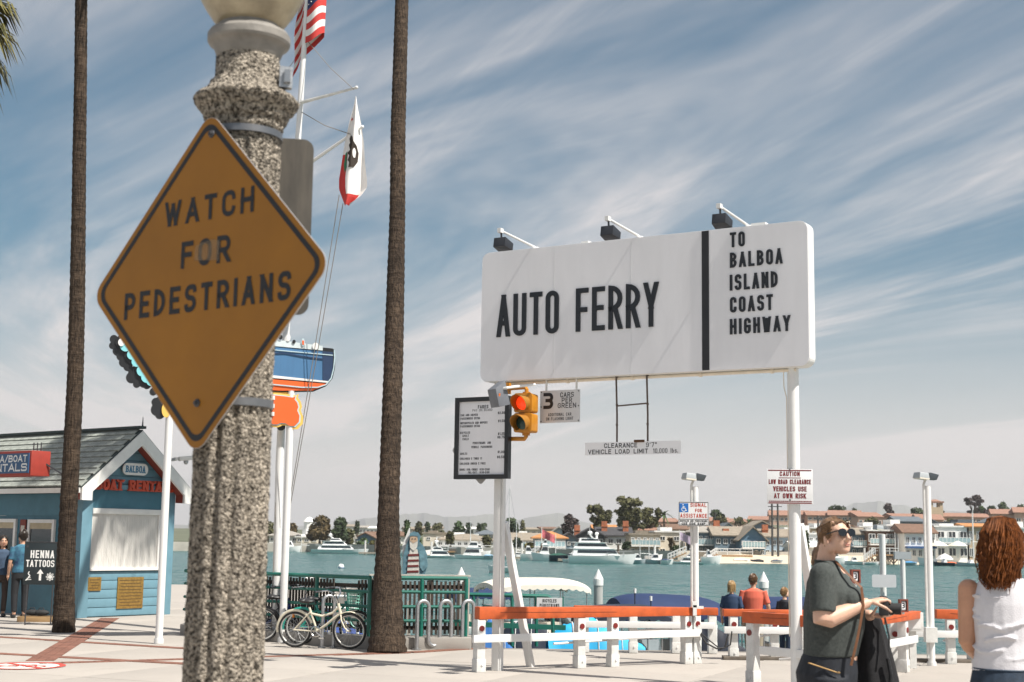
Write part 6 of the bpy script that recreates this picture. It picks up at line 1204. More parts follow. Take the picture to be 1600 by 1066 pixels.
surrey_boat('wide canopy boat with a navy top behind the assistance pole', 1040, 928.5, 33, 2.5, 1.9, NAVYC, .25, tiltfront=.1, arch=.36)
surrey_boat('canopy boat with a navy top at the right billboard post', 1232, 932.5, 33, 1.9, 1.7, NAVYC, .2)
surrey_boat('low dark topped boat between the pile and the assistance pole', 972, 944, 30, 1.8, 1.4, M('black_blue_canvas', (.015, .022, .04), .75), .35)
def tarp_boat(label, px0, px1, pyt, D, mat, hullm, rz, seed):
    A, C = P(px0, pyt, D), P(px1, pyt, D); t = thing('covered_boat', label, 'boat', ((A.x + C.x) / 2, D, WATER_Z), rz, 'covered boats moored behind the quay'); L = (C.x - A.x) * 1.15; zt = A.z - WATER_Z; B = L * .42
    part('hull', hull_mb(L * 1.12, B, .75, 1.12, .2, .3), hullm, t, smooth=True); r_ = random.Random(seed)
    def fn(u, v): e = 1 - .5 * max(0, u - .6) / .4; return (L * (u - .5) * 1.05, B * 1.06 * (v - .5) * e, .62 + (zt - .62) * (1 - abs(2 * v - 1) ** 1.8) * (1 - .55 * abs(u - .4) ** 1.2 * 1.6) + .035 * sin(u * 23 + v * 9) + r_.uniform(-.015, .015) - (.05 * abs(sin(u * 16)) if v < .01 or v > .99 else 0))
    m = MB(); m.grid(fn, 30, 14); part('tarp', m, mat, t, smooth=True, ang=1.2); m = MB(); [m.tube([V3(fn(u, v)) + V3((0, 0, .02)) for v in [k / 10 for k in range(11)]], .012, 4) for u in (.25, .5, .75)]; part('lashing', m, WHITE_OLD, t); return t
tarp_boat('boat under a bright cyan tarp behind the front barrier', 868, 996, 962, 27, CYAN, GEL, .12, 1)
tarp_boat('boat under a dark navy cover at the foot of the billboard brace', 790, 872, 962, 28.5, M('dark_navy_cover', (.012, .02, .04), .7), GEL, -.1, 2)
tarp_boat('boat under a blue cover showing beside the wave bike rack', 742, 800, 968, 26, M('mid_blue_cover', (.02, .12, .36), .7), GEL, .3, 3)
tarp_boat('boat under a dark cover behind the gate of the barriers', 1080, 1160, 972, 27, M('black_navy_cover', (.012, .016, .03), .7), GEL, -.2, 4)
tarp_boat('boat under a blue cover behind the green railing', 470, 560, 950, 30, M('royal_blue_cover', (.02, .06, .26), .7), GEL, .1, 5)
# white tips on thin rods over the navy boats
for i, (px, pyt, lb) in enumerate(((992, 921, 'left of two thin rods with white tips over the navy canopy'), (1017, 933, 'right of two thin rods with white tips over the navy canopy'))):
    q = P(px, pyt, 31); t = thing('antenna', lb, 'antenna', (q.x, 31, WATER_Z + .5), 0, 'thin rods on the moored boats'); h = q.z - WATER_Z - .5; m = MB(); m.tube([(0, 0, 0), (0, 0, h)], .012, 6); part('rod', m, RUBBER, t); m = MB(); m.lathe([(.03, h - .08), (.03, h + .02)], 10); part('tip', m, WHITE, t)
fd = thing('floating_dock', 'low wooden float on which the three people behind the barriers stand', 'dock', (3.2, 30, -.86)); 
for i in range(26): m = MB(); m.bb((i * .30, 0, -.05), (i * .30 + .285, 3.2, .0)); part('plank', m, DOCK, fd)
m = MB(); m.bb((0, .1, -.9), (7.8, 3.1, -.051)); part('float', m, M('float_concrete', (.25, .25, .24), .9), fd)
# white gangway rails beyond the green railing
q = P(478, 905, 27); t = thing('gangway', 'white tubular gangway rail beyond the green railing', 'gangway', (q.x, 27, -1.0)); h = q.z + 1.0; L = P(560, 905, 27).x - q.x; m = MB()
m.tube([(0, 0, h), (.12, 0, h), (.20, 0, h - .08), (.22, 0, h - .25), (.22, 0, 0)], .04, 8); [m.tube([(.2, .0, h - dz), (L, .3, h - dz - .02)], .025, 6) for dz in (.12, .30, .52)]; [m.tube([(L * k, .3 * k, 0), (L * k, .3 * k, h - .1)], .03, 6) for k in (.5, .98)]; part('rail', m, WHITE, t, smooth=True)
# ================================================================== painted sailor board
SQ = P(648, 896, 24.0); t = thing('sailor_board', 'cut out wooden board painted as a bearded sailor in a striped shirt', 'painted board', (SQ.x, 24.0, .2)); S0 = SQ.x
def sp(px, py): q = P(px, py, 24.0); return (q.x - S0, q.z - .2)
def poly(name, pts, d0, d1, mat, par=None): m = MB(); m.prism([sp(*p) for p in pts], d0, d1); return part(name, m, mat, par or t)
COAT = M('painted_blue_coat', (.10, .20, .25), .7, .35, 12); FACE = M('painted_face', (.50, .36, .25), .7, .2, 20); BEARD = M('painted_white_beard', (.62, .60, .55), .7, .15, 25); STRIPE = M('painted_maroon_stripe', (.14, .02, .02), .7)
bd = poly('board', [(629, 897), (630, 868), (637, 846), (641, 838), (640, 834), (646, 830.5), (653, 832), (657, 838), (655, 846), (662, 854), (667, 866), (668, 884), (664, 897)], .0, .035, COAT)
poly('shirt', [(636, 897), (638, 872), (641, 858), (652, 858), (655, 872), (655, 897)], -.012, -.001, BEARD)
for i in range(4): y = 866 + i * 8.6; poly('stripe', [(637.5 - i * .4, y), (654, y - .6), (654.5, y + 2.6), (637.3 - i * .4, y + 3.2)], -.018, -.0125, STRIPE)
poly('beard', [(640, 844), (646, 842), (653, 845), (652, 855), (647, 861), (641, 856)], -.022, -.0125, BEARD); poly('face', [(641, 838), (652, 838), (653, 845), (646, 849), (640.5, 845)], -.026, -.0225, FACE); poly('cap', [(639.5, 838.5), (641, 834), (647, 830.5), (654, 833), (657, 838.5), (653, 838), (646, 836.5)], -.034, -.0265, COAT)
for x in (644.3, 649): poly('eye', [(x - .9, 841.5), (x + .9, 841.3), (x + .9, 842.8), (x - .9, 842.8)], -.030, -.0265, BLACK)
poly('arm', [(655, 862), (662, 858), (667, 868), (667.5, 886), (661, 893), (656, 886)], -.02, -.001, M('painted_sleeve', (.13, .25, .30), .7, .4, 14))
sb = poly('sail', [(628.5, 895), (628.5, 851), (639, 825), (640.2, 826), (639, 868), (634, 880)], .05, .075, WHITE); m = MB(); a = sp(640, 900); m.beam((a[0], .06, -.2), (a[0], .06, .4), .06, .05); part('support', m, SLATW, t)
# ================================================================== flagpole with yard, gaff, two flags
fb = G(430, 1000); FD = fb.y; fp = thing('flagpole', 'tall white nautical flagpole with two spars and flags', 'flagpole', (fb.x, FD, 0)); FI = TM[fp.name].inverted()
def fl(px, py, dy=0): return FI @ P(px, py, FD + dy)
pts = [fl(430, 1001), fl(437, 720), fl(449, 480), (fl(466, 215)), fl(480, 0), fl(487, -110)]; m = MB(); m.tube(pts, [.070, .066, .058, .05, .042, .036], 14); part('mast', m, WHITE, fp, smooth=True)
m = MB(); m.tube([fl(468, 161), fl(556, 137.5, -.9)], [.032, .020], 8); m.ell(fl(557, 137, -.9), (.03, .03, .03), 8, 6); part('spar', m, WHITE_OLD, fp, smooth=True, label='upper white spar')
m = MB(); m.tube([fl(455, 275), fl(565, 199, -.9)], [.034, .022], 8); m.ell(fl(566, 198.5, -.9), (.03, .03, .03), 8, 6); part('spar', m, WHITE, fp, smooth=True, label='lower white spar')
m = MB()
for a, b_ in (((482, 66, 0), (553, 140, -.9)), ((469, 174, 0), (548, 210, -.9)), ((476, 70, 0), (436, 122, .6)), ((530, 305, -.9), (450, 800, -.2)), ((536, 318, -.9), (452, 800, -.15)), ((433, 720, 0), (424, 990, -.2))):
    p, q = fl(*a), fl(*b_); m.tube([p, (p + q) / 2 + V3((0, 0, -.05)), q], .0065, 4)
part('rigging_line', m, M('grey_rope', (.22, .20, .18), .9), fp); m = MB(); m.tube([fl(448, 862), fl(446, 905), fl(440, 1000)], .03, 8); m.box(fl(440, 905), (.06, .06, .2)); part('cleat', m, WHITE_OLD, fp)
m = MB(); m.lathe([(.13, -.01), (.13, .06), (.09, .10)], 16); part('base', m, WHITE_OLD, fp)
FRED = M('flag_red', (.50, .035, .03), .8, .12, 3); FWHT = M('flag_white', (.75, .73, .71), .8, .05, 3); FBLU = M('flag_blue', (.018, .03, .10), .8, .12, 3); FBRN = M('flag_bear_brown', (.028, .018, .012), .8); FGRN = M('flag_green', (.02, .16, .08), .8)
# stars and stripes: hoist on the pole, fly folded back behind it
uf = thing('flag', 'red and white striped flag with blue canton draped on the flagpole', 'flag', tuple(P(480, 20, FD))); UI = TM[uf.name].inverted()
def usf(u, v):       # v: 0 bottom .. 1 top
    top = P(486, -70, FD); bot = P(477.5, 69, FD); h = bot.lerp(top, v); s_ = u * 1.05
    if u < .42: q = u / .42; dx, dy, dz = .34 * q, -.12 * sin(q * 3.1), .14 * q - .04 * sin(q * 5 + v * 3)
    elif u < .62: q = (u - .42) / .2; dx, dy, dz = .34 - .40 * q, .02 + .14 * sin(q * 3.14 / 2), .14 - .35 * q
    else: q = (u - .62) / .38; dx, dy, dz = -.06 - .13 * q + .02 * sin(v * 9), .16 + .06 * sin(q * 4), -.21 - .38 * q
    return UI @ V3((h.x + dx - .03 * (1 - v) * (u > .6), h.y + dy - .05, h.z + dz))
m = MB(); N1 = 30
for k in range(13):
    for i in range(N1):
        for s_ in range(2):
            v0, v1, u0, u1 = (k + s_ / 2) / 13, (k + (s_ + 1) / 2) / 13, i / N1, (i + 1) / N1; m.cur = 2 if (k >= 5 and u0 < .4) else (0 if k % 2 == 0 else 1); m.add([usf(u0, v0), usf(u1, v0), usf(u1, v1), usf(u0, v1)], [(0, 1, 2, 3)])
part('cloth', m, [FRED, FWHT, FBLU], uf, smooth=True, ang=2)
m = MB()
for a in range(6):
    for b_ in range(5): u, v = .03 + a * .062, .44 + b_ * .11; p = usf(u, v); m.add([p + V3((.016 * cos(x) * (1 if k % 2 == 0 else .4), -.012, .016 * sin(x) * (1 if k % 2 == 0 else .4))) for k, x in enumerate([pi / 2 + j * pi / 5 for j in range(10)])], [tuple(range(10))])
part('stars', m, FWHT, uf)
# bear flag hanging limp
cf = thing('flag', 'white flag with dark bear, limp under the upper spar', 'flag', tuple(P(556, 150, FD - .9))); CI = TM[cf.name].inverted()
prof = [(0, 556, 556.5), (.1, 552.5, 558.5), (.25, 545, 564), (.42, 538, 568), (.6, 533, 570), (.75, 529, 573), (.84, 529, 574), (.92, 534, 565), (1, 539, 547)]
def caf(u, v, off=0.):
    for a, b_ in zip(prof[:-1], prof[1:]):
        if u <= b_[0]: break
    q = (u - a[0]) / (b_[0] - a[0]); xl, xr = a[1] + (b_[1] - a[1]) * q, a[2] + (b_[2] - a[2]) * q; y = 150 + 172 * u - 10 * v * max(0, u - .7)
    return CI @ (P(xl + (xr - xl) * v, y, FD - .9) + V3((0, -off + .07 * sin(v * 7.5 + u * 2.5) * min(1, u * 3), 0)))
m = MB(); NU, NV = 40, 20
for i in range(NU):
    for j in range(NV):
        u, v = i / NU, j / NV; m.cur = 1 if (v < .24 and u > .52) or (u > .88 and v < .8) else 0; m.add([caf(u, v), caf(u + 1 / NU, v), caf(u + 1 / NU, v + 1 / NV), caf(u, v + 1 / NV)], [(0, 1, 2, 3)])
part('cloth', m, [FWHT, FRED], cf, smooth=True, ang=2)
def patch(name, pts, mat, off): 
    m = MB(); c = V3((sum(p[0] for p in pts) / len(pts), sum(p[1] for p in pts) / len(pts), 0)); sub = []
    for i in range(len(pts)): a, b_ = pts[i], pts[(i + 1) % len(pts)]; sub += [a, ((a[0] + b_[0]) / 2, (a[1] + b_[1]) / 2)]
    m.add([caf(c.x, c.y, off)] + [caf(*p, off) for p in sub], [(0, 1 + i, 1 + (i + 1) % len(sub)) for i in range(len(sub))]); return part(name, m, mat, cf)
patch('bear', [(.36, .30), (.385, .45), (.42, .50), (.46, .66), (.52, .74), (.60, .70), (.655, .55), (.66, .34), (.62, .38), (.59, .28), (.555, .36), (.52, .22), (.50, .36), (.45, .26), (.42, .36), (.39, .24)], FBRN, .02); patch('grass_strip', [(.50, .20), (.66, .26), (.70, .20), (.62, .12), (.52, .13)], FGRN, .017)
patch('star', [(.21 + .020 * cos(a) * (1 if k % 2 == 0 else .45), .20 + .12 * sin(a) * (1 if k % 2 == 0 else .45)) for k, a in enumerate([j * pi / 5 for j in range(10)])], FRED, .02)
# ================================================================== painted ferry sign on two poles
sA, sB = G(248, 1005.5), G(441, 1003.5); FZ = atan2(sB.y - sA.y, sB.x - sA.x); FO = sA; FO.z = 0
def zv(px, py): return Vp(FO, FZ, px, py)
fz = thing('boat_shaped_sign', 'painted sign with a blue and orange boat over an orange plaque on white poles', 'sign', tuple(FO), FZ)
def zp(name, pts, d0, d1, mat, par=None, bevel=0, label=None): m = MB(); m.prism([zv(*p) for p in pts], d0, d1); return part(name, m, mat, par or fz, label=label)
for px, yb, r_, yt in ((248, 1005.5, .058, 600), (441, 1003.5, .058, 606)):
    x = zv(px, yb)[0]; m = MB(); m.lathe([(r_, -.02), (r_, zv(px + 8, yt)[1])], 20, (x, 0, 0)); m.lathe([(r_ * 1.25, 0), (r_ * 1.25, .07)], 20, (x, 0, 0)); part('pole', m, WHITE, fz, smooth=True)
SBL = M('boat_sign_blue', (.055, .155, .30), .5, .12, 2, stretch=(4, 1, .4)); SOR = M('boat_sign_orange', (.72, .115, .018), .5, .06, 3); SYE = M('boat_sign_yellow', (.72, .46, .10), .5, .08, 3); SLB = M('boat_sign_pale_blue', (.42, .55, .60), .5, .06); SCY = M('boat_sign_cyan', (.20, .55, .60), .5, .05); SNV = M('boat_sign_navy', (.012, .035, .09), .5)
zp('hull_backing', [(290, 530), (300, 531), (415, 531), (470, 540), (519, 545), (523, 548), (523, 575), (519, 592), (509, 604), (490, 612), (440, 613), (290, 606)], -.03, .05, BLACK)
zp('hull', [(290, 537), (415, 541), (519, 551), (519, 576), (515, 589), (512, 596), (415, 586), (290, 578)], -.055, -.031, SBL)
zp('bow_shade', [(503, 549.5), (519, 551), (519, 576), (514, 597), (503, 596)], -.062, -.0555, SNV)
zp('white_stripe', [(290, 578), (415, 586), (513, 596.5), (511, 598.8), (415, 590.5), (290, 582)], -.064, -.0315, WHITE)
zp('red_bottom', [(290, 584), (415, 592.5), (509, 600.5), (500, 606), (488, 610.5), (440, 611), (290, 604)], -.058, -.0315, SOR)
q = MB(); 
def zrib(mb, pts, t_, d0, d1): ribbon(mb, [zv(*p) for p in pts], t_, d0, d1)
zrib(q, [(290, 592), (415, 600.5), (470, 606), (495, 606), (508, 602), (516, 592), (520, 576), (521.5, 560), (521, 548)], .018, -.075, -.0645); zrib(q, [(300, 541), (415, 546.5), (519, 556)], .015, -.07, -.056); part('rail_line', q, SLB, fz)
q = MB(); zrib(q, [(300, 549), (415, 553), (445, 553), (475, 558.5), (503, 562)], .022, -.068, -.0556); part('rub_line', q, SNV, fz)
zp('deck', [(300, 531), (415, 532), (440, 533), (503, 541.5), (503, 548.5), (415, 540.5), (300, 536)], -.066, -.0315, M('boat_sign_deck', (.55, .62, .64), .5, .1, 6))
for px, py, rx, ry, mt in ((449.5, 528.5, 3, 5.5, WHITE), (472, 536, 2.6, 6, SLB), (491.5, 542, 5, 5.5, WHITE), (437, 528, 3, 4, BLACK), (458, 535, 2.5, 3, BLACK)):
    r_ = [(px + rx * cos(a), py + ry * sin(a)) for a in [k * pi / 8 for k in range(16)]]; zp('porthole_ring', r_, -.085, -.0665, mt)
zp('porthole', [(470.6, 533), (473.4, 533.5), (473.4, 540), (470.6, 539.5)], -.09, -.0855, SOR)
def scal(cx, cy, w_, h_, amp, n): 
    o = []
    for k in range(96): a = 2 * pi * k / 96; e = .55; x = math.copysign(abs(cos(a)) ** e, cos(a)); z = math.copysign(abs(sin(a)) ** e, sin(a)); s_ = 1 + amp * abs(sin(n * a / 2)); o.append((cx + w_ / 2 * x * s_, cy + h_ / 2 * z * s_))
    return o
q = scal(388, 638, 142, 56, .055, 18); zp('plaque_backing', q, -.02, .03, SYE)
right = [(415, 613), (426, 614), (446, 616), (461, 618.5), (466, 616), (464.5, 622), (469, 628), (471, 636), (469, 642), (473, 652), (472, 663), (464, 671), (456, 671), (449, 666), (441, 665), (434, 668), (427, 668), (415, 662)]
zp('plaque_border', [(310, 612)] + right + [(310, 660)], -.05, -.0205, SYE)
sh = lambda f: [(415 + (x - 415) * f[0], 641 + (y - 641) * f[1]) for x, y in right]
zp('plaque_inner_border', [(312, 617)] + sh((.93, .90)) + [(312, 657)], -.06, -.0505, SLB); zp('plaque', [(314, 619)] + sh((.89, .84)) + [(314, 655)], -.07, -.0605, SOR)
q = MB(); zrib(q, [(428, 620.5), (428, 621)], .01, -.0955, -.0905)
m = MB(); a, b_ = zv(408, 650), zv(428, 619.5); hh = b_[1] - a[1]; [m.bb((a[0], -.10, a[1] + hh * f), (b_[0], -.0705, a[1] + hh * (f + .20))) for f in (0, .40, .80)]; m.bb((a[0], -.099, a[1] + hh * .2), (a[0] + .06, -.0706, a[1] + hh * .4)); m.bb((a[0], -.099, a[1] + hh * .6), (a[0] + .06, -.0706, a[1] + hh * .8)); part('letter', m, WHITE, fz)
for px, py, r_ in ((421, 664, 7), (440, 667, 6.5), (425, 610, 6), (440, 611, 6), (455, 613, 6)): zp('backing_disc', [(px + r_ * cos(k * pi / 8), py + r_ * .9 * sin(k * pi / 8)) for k in range(16)], .031, .05, BLACK)
# clouds at the left end
cl_ = [(178, 530, 6.5), (176, 540, 5.5), (184, 548, 8), (180, 534, 7), (190, 556, 8), (194, 566, 8), (200, 573, 7), (203, 560, 10), (210, 582, 9.5), (206, 590, 9), (216, 592, 10), (214, 600, 6), (226, 596, 10), (230, 602, 6), (192, 535, 12), (210, 555, 16), (230, 575, 20), (250, 632, 12), (246, 640, 10), (243, 628, 6), (250, 648, 7), (240, 612, 6)]
m = MB(); [m.prism([zv(px + r_ * cos(k * pi / 8), py + r_ * sin(k * pi / 8)) for k in range(16)], -.01 - i * .0015, .04 + i * .0015) for i, (px, py, r_) in enumerate(cl_)]; part('cloud_backing', m, BLACK, fz)
m = MB(); [m.prism([zv(px + r_ * cos(k * pi / 8), py + r_ * sin(k * pi / 8)) for k in range(16)], -.06 - i * .0012, -.0455) for i, (px, py, r_) in enumerate([(196, 541, 9), (206, 555, 8), (213, 566, 8), (222, 580, 9), (229, 590, 9), (236, 596, 8), (240, 580, 14), (225, 560, 14)])]; part('cloud', m, SCY, fz)
m = MB(); m.prism([zv(189 + 5 * cos(k * pi / 8), 536 + 6 * sin(k * pi / 8)) for k in range(16)], -.08, -.0725); part('cloud_highlight', m, WHITE, fz)
zp('lamp_disc', [(259 + 7 * cos(k * pi / 8), 641 + 12 * sin(k * pi / 8)) for k in range(16)], -.07, -.045, SYE)
# ================================================================== foreground lamp post with the yellow sign
def aggregate():
    m = bpy.data.materials.new('exposed_aggregate'); m.use_nodes = True; t = m.node_tree; b = t.nodes['Principled BSDF']; b.inputs['Roughness'].default_value = .85; b.inputs['Specular IOR Level'].default_value = .3
    co = mnode(t, 'ShaderNodeTexCoord'); v = mnode(t, 'ShaderNodeTexVoronoi'); v.inputs['Scale'].default_value = 105; t.links.new(co.outputs['Object'], v.inputs['Vector'])
    n = mnode(t, 'ShaderNodeTexNoise'); n.inputs['Scale'].default_value = 80; n.inputs['Detail'].default_value = 5; n.inputs['Roughness'].default_value = .7; t.links.new(co.outputs['Object'], n.inputs['Vector'])
    n2 = mnode(t, 'ShaderNodeTexNoise'); n2.inputs['Scale'].default_value = 5; n2.inputs['Detail'].default_value = 4; t.links.new(co.outputs['Object'], n2.inputs['Vector'])
    r = mnode(t, 'ShaderNodeValToRGB'); r.color_ramp.elements[0].position = .40; r.color_ramp.elements[0].color = (.042, .034, .025, 1); r.color_ramp.elements[1].position = .56; r.color_ramp.elements[1].color = (.58, .51, .42, 1); t.links.new(n.outputs[0], r.inputs[0])
    hs_ = mnode(t, 'ShaderNodeSeparateColor'); t.links.new(v.outputs['Color'], hs_.inputs[0]); mr = mnode(t, 'ShaderNodeMapRange'); mr.inputs[3].default_value = .45; mr.inputs[4].default_value = 1.15; t.links.new(hs_.outputs[0], mr.inputs[0])
    mm_ = mnode(t, 'ShaderNodeMix', data_type='RGBA', blend_type='MULTIPLY'); mm_.inputs[0].default_value = .85; t.links.new(r.outputs[0], mm_.inputs[6]); t.links.new(mr.outputs[0], mm_.inputs[7])
    m2 = mnode(t, 'ShaderNodeMix', data_type='RGBA', blend_type='MULTIPLY'); m2.inputs[0].default_value = .5; t.links.new(mm_.outputs[2], m2.inputs[6]); r3 = mnode(t, 'ShaderNodeMapRange'); r3.inputs[1].default_value = .3; r3.inputs[2].default_value = .7; r3.inputs[3].default_value = .55; r3.inputs[4].default_value = 1.2; t.links.new(n2.outputs[0], r3.inputs[0]); t.links.new(r3.outputs[0], m2.inputs[7]); t.links.new(m2.outputs[2], b.inputs['Base Color'])
    ad = mnode(t, 'ShaderNodeMath', operation='SUBTRACT'); t.links.new(n.outputs[0], ad.inputs[0]); t.links.new(v.outputs['Distance'], ad.inputs[1]); bp = mnode(t, 'ShaderNodeBump'); bp.inputs['Strength'].default_value = 1; bp.inputs['Distance'].default_value = .014; t.links.new(ad.outputs[0], bp.inputs['Height']); t.links.new(bp.outputs[0], b.inputs['Normal']); return m
AGG = aggregate(); LD = 4.85; lb = P(348, 1066, LD); LX = lb.x
def lz(py, px=360): return P(px, py, LD).z
lp = thing('lamp_post', 'fluted exposed aggregate concrete lamp post with a globe, foreground left', 'street lamp', (LX, LD, 0)); rr_ = random.Random(2)
sc = LD / FPX
def flute(a, z): return 1 - .11 * (.5 + .5 * cos(a * 14)) ** 2 if z < lz(232) else 1
prof = []; z = -.02; ztop = lz(225)
k = 0
while z < ztop: prof.append(((62 - 4.5 * (z / ztop)) * sc, z)); z += .022
m = MB(); n_ = 160; vs = []; N = len(prof)
for (r_, z) in prof:
    for j in range(n_): a = 2 * pi * j / n_; q = r_ * flute(a, z) * (1 + rr_.gauss(0, .015)); vs.append((q * cos(a), q * sin(a), z))
m.add(vs, [(i * n_ + j, i * n_ + (j + 1) % n_, (i + 1) * n_ + (j + 1) % n_, (i + 1) * n_ + j) for i in range(N - 1) for j in range(n_)]); part('shaft', m, AGG, lp, smooth=True, ang=1.6)
m = MB(); cap = [(52, 232), (55, 222), (56, 214), (57, 209), (60, 204), (61, 194), (66, 190), (70, 178), (77, 172), (83, 164), (84, 160), (79, 154), (66, 146), (60, 138), (58, 132), (52, 128), (51, 112), (50, 90)]; dense = []
for (r0, y0), (r1, y1) in zip(cap[:-1], cap[1:]):
    for k in range(3): q = k / 3; dense.append(((r0 + (r1 - r0) * q) * sc, lz(y0 + (y1 - y0) * q)))
dense.append((49 * sc, lz(90))); n_ = 120; vs = []
for (r_, z) in dense:
    for j in range(n_): a = 2 * pi * j / n_; q = r_ * (1 + rr_.gauss(0, .012)); vs.append((q * cos(a), q * sin(a), z + rr_.gauss(0, .0015)))
m.add(vs, [(i * n_ + j, i * n_ + (j + 1) % n_, (i + 1) * n_ + (j + 1) % n_, (i + 1) * n_ + j) for i in range(len(dense) - 1) for j in range(n_)]); part('capital', m, AGG, lp, smooth=True, ang=1.6)
LGREY = M('lamp_collar_grey', (.22, .205, .185), .6, .25, 12, .2, 50); m = MB(); m.lathe([(q[0] * sc, lz(q[1])) for q in ((46, 96), (50, 92), (53, 86), (56, 78), (60, 74), (64, 72), (66.5, 68), (66.5, 58), (63, 53), (54, 50), (50, 46), (49, 40))], 48); part('collar', m, LGREY, lp, smooth=True, ang=.5)
def globemat():
    m = M('weathered_globe', (.30, .245, .16), .42, .3, 7, c2=(.46, .39, .27)); b = m.node_tree.nodes['Principled BSDF']; b.inputs['Subsurface Weight'].default_value = .25; b.inputs['Subsurface Radius'].default_value = (.05, .04, .02); return m
m = MB(); m.lathe([(q[0] * sc, lz(q[1])) for q in ((47, 44), (58, 36), (70, 20), (80, 4), (90, -16), (98, -40), (104, -70), (106, -105), (103, -145), (94, -190), (80, -230), (60, -260), (35, -282), (8, -292))], 48); gl = part('globe', m, globemat(), lp, smooth=True, ang=2)
m = MB(); m.lathe([(q[0] * sc, lz(q[1])) for q in ((12, -288), (16, -296), (10, -306), (14, -318), (4, -338))], 24); part('finial', m, LGREY, lp, smooth=True)
SSB = M('steel_band', (.22, .22, .225), .35, .1, 20, metal=.8)
for y0, y1 in ((219, 208), (638, 625)): m = MB(); z0, z1 = lz(y0), lz(y1); r_ = (62.5 - 4.5 * (z0 / ztop)) * sc * 1.006; m.lathe([(r_, z0), (r_ * 1.02, z0 + .001), (r_ * 1.02, z1 - .001), (r_, z1)], 48); part('steel_band', m, SSB, lp, smooth=True, ang=.5)
z = lz(128); m = MB(); m.box((56 * sc + .02, -.05, z), (.045, .03, .075), rz=.3); m.box((56 * sc + .03, -.07, z), (.02, .02, .045)); part('bracket', m, STEEL, lp); m = MB(); m.box((-44 * sc, .07, lz(112)), (.05, .10, .16)); part('junction_box', m, M('dark_box', (.03, .045, .06), .5), lp, bevel=.004)
# yellow diamond: turned left, held by the two bands
SRZ = radians(-36.5); sc_ = P(331, 445, 4.66); SO = V3((sc_.x, sc_.y, 0))
def yv(px, py): return Vp(SO, SRZ, px, py)
tipT, tipB, tipL, tipR = yv(341, 182), yv(309, 703), yv(149, 468), yv(513, 402); print('diamond', tipT, tipB, tipL, tipR)
cz_ = (tipT[1] + tipB[1] + tipL[1] + tipR[1]) / 4; cx_ = (tipL[0] + tipR[0]) / 2; hd = ((tipT[1] - tipB[1]) / 2 + (tipR[0] - tipL[0]) / 2) / 2
ys = thing('warning_sign', 'yellow diamond sign reading WATCH FOR PEDESTRIANS on the concrete lamp post', 'sign', (SO.x + cos(SRZ) * cx_, SO.y + sin(SRZ) * cx_, cz_), SRZ)
# plumb correction: the plate hangs as the photograph shows it, corners fitted
hw, hh = (tipR[0] - tipL[0]) / 2, (tipT[1] - tipB[1]) / 2; tilt = atan2(-(tipR[1] - tipL[1]), (tipR[0] - tipL[0])); lean = atan2(((tipT[0] + 0) - tipB[0]), tipT[1] - tipB[1]); rot = (lean + tilt) / 2; print('tilt', math.degrees(tilt), math.degrees(lean), hw, hh, cz_)
RQ = Matrix.Rotation(-rot, 2); 
def xr_(x, z): v = RQ @ Vector2(x, z); return (v[0], v[1])
from mathutils import Vector as Vector_
def Vector2(x, z): return Vector_((x, z))
def rdia(h, r, n=7):
    o = []; e = h * sqrt(2)        # corners at +-e... rounded square turned by 45 degrees
    for (x, z) in rrect(e, e, r, n): o.append(xr_((x - z) / sqrt(2), (x + z) / sqrt(2)))
    return o
HD = (hw + hh) / 2 * 1.028; RC = .055
YELS = M('sign_yellow', (.295, .120, .0035), .6, .13, 2.2, .04, 200); SBK = M('sign_black_print', (.012, .013, .016), .6, .1); SEDG = M('sign_edge_aluminium', (.50, .50, .50), .4, .05, metal=.6)
m = MB(); m.prism(rdia(HD, RC), -.0016, .0016); pl = part('plate', m, YELS, ys); m = MB(); m.prism(rdia(HD + .0012, RC), -.0012, .0028); part('plate_back', m, SEDG, ys)
o1, o2 = rdia(HD * .955, RC * .85), rdia(HD * .912, RC * .70); k = len(o1); m = MB(); m.add([(x, -.0024, z) for x, z in o1] + [(x, -.0024, z) for x, z in o2], [(i, (i + 1) % k, k + (i + 1) % k, k + i) for i in range(k)]); part('border', m, SBK, pl)
def ip(px, py): x, z = yv(px, py); v = RQ.inverted() @ Vector2(x - cx_, z - cz_); return v[0], v[1]
for s_, (a, b_, c_, d_) in (('WATCH', ((258, 357), (397, 330), (258, 319), (396, 289))), ('FOR', ((283, 422), (360, 408), (282, 382), (359, 364))), ('PEDESTRIANS', ((194, 504), (455, 465), (196, 463), (452, 419)))):
    A, B, C_, D_ = ip(*a), ip(*b_), ip(*c_), ip(*d_); h = ((C_[1] - A[1]) + (D_[1] - B[1])) / 2; z0 = (A[1] + B[1]) / 2; print(s_, A, B, h); letters(s_, h, (A[0] + B[0]) / 2, z0, -.0026, pl, SBK, wf=.55, sw=.185, gap=.22, depth=.0003, fit=B[0] - A[0], xf=xr_)
for px, py in ((332, 210), (309, 630)): x, z = ip(px, py); x, z = xr_(x, z); m = MB(); m.ell((x, -.004, z), (.014, .006, .014), 14, 8); m.prism(disc(.007, 6, x, z), -.015, -.006); part('bolt', m, DKSTEEL, pl, smooth=True)
x, z = ip(322, 396); x, z = xr_(x, z); m = MB(); m.prism([(x - .055, z - .02), (x + .065, z - .03), (x + .07, z + .035), (x + .03, z + .045), (x - .05, z + .03)], -.0040, -.0034); part('sticker_residue', m, M('sticker_residue', (.42, .30, .18), .6, .35, 60, alpha=.17), pl)
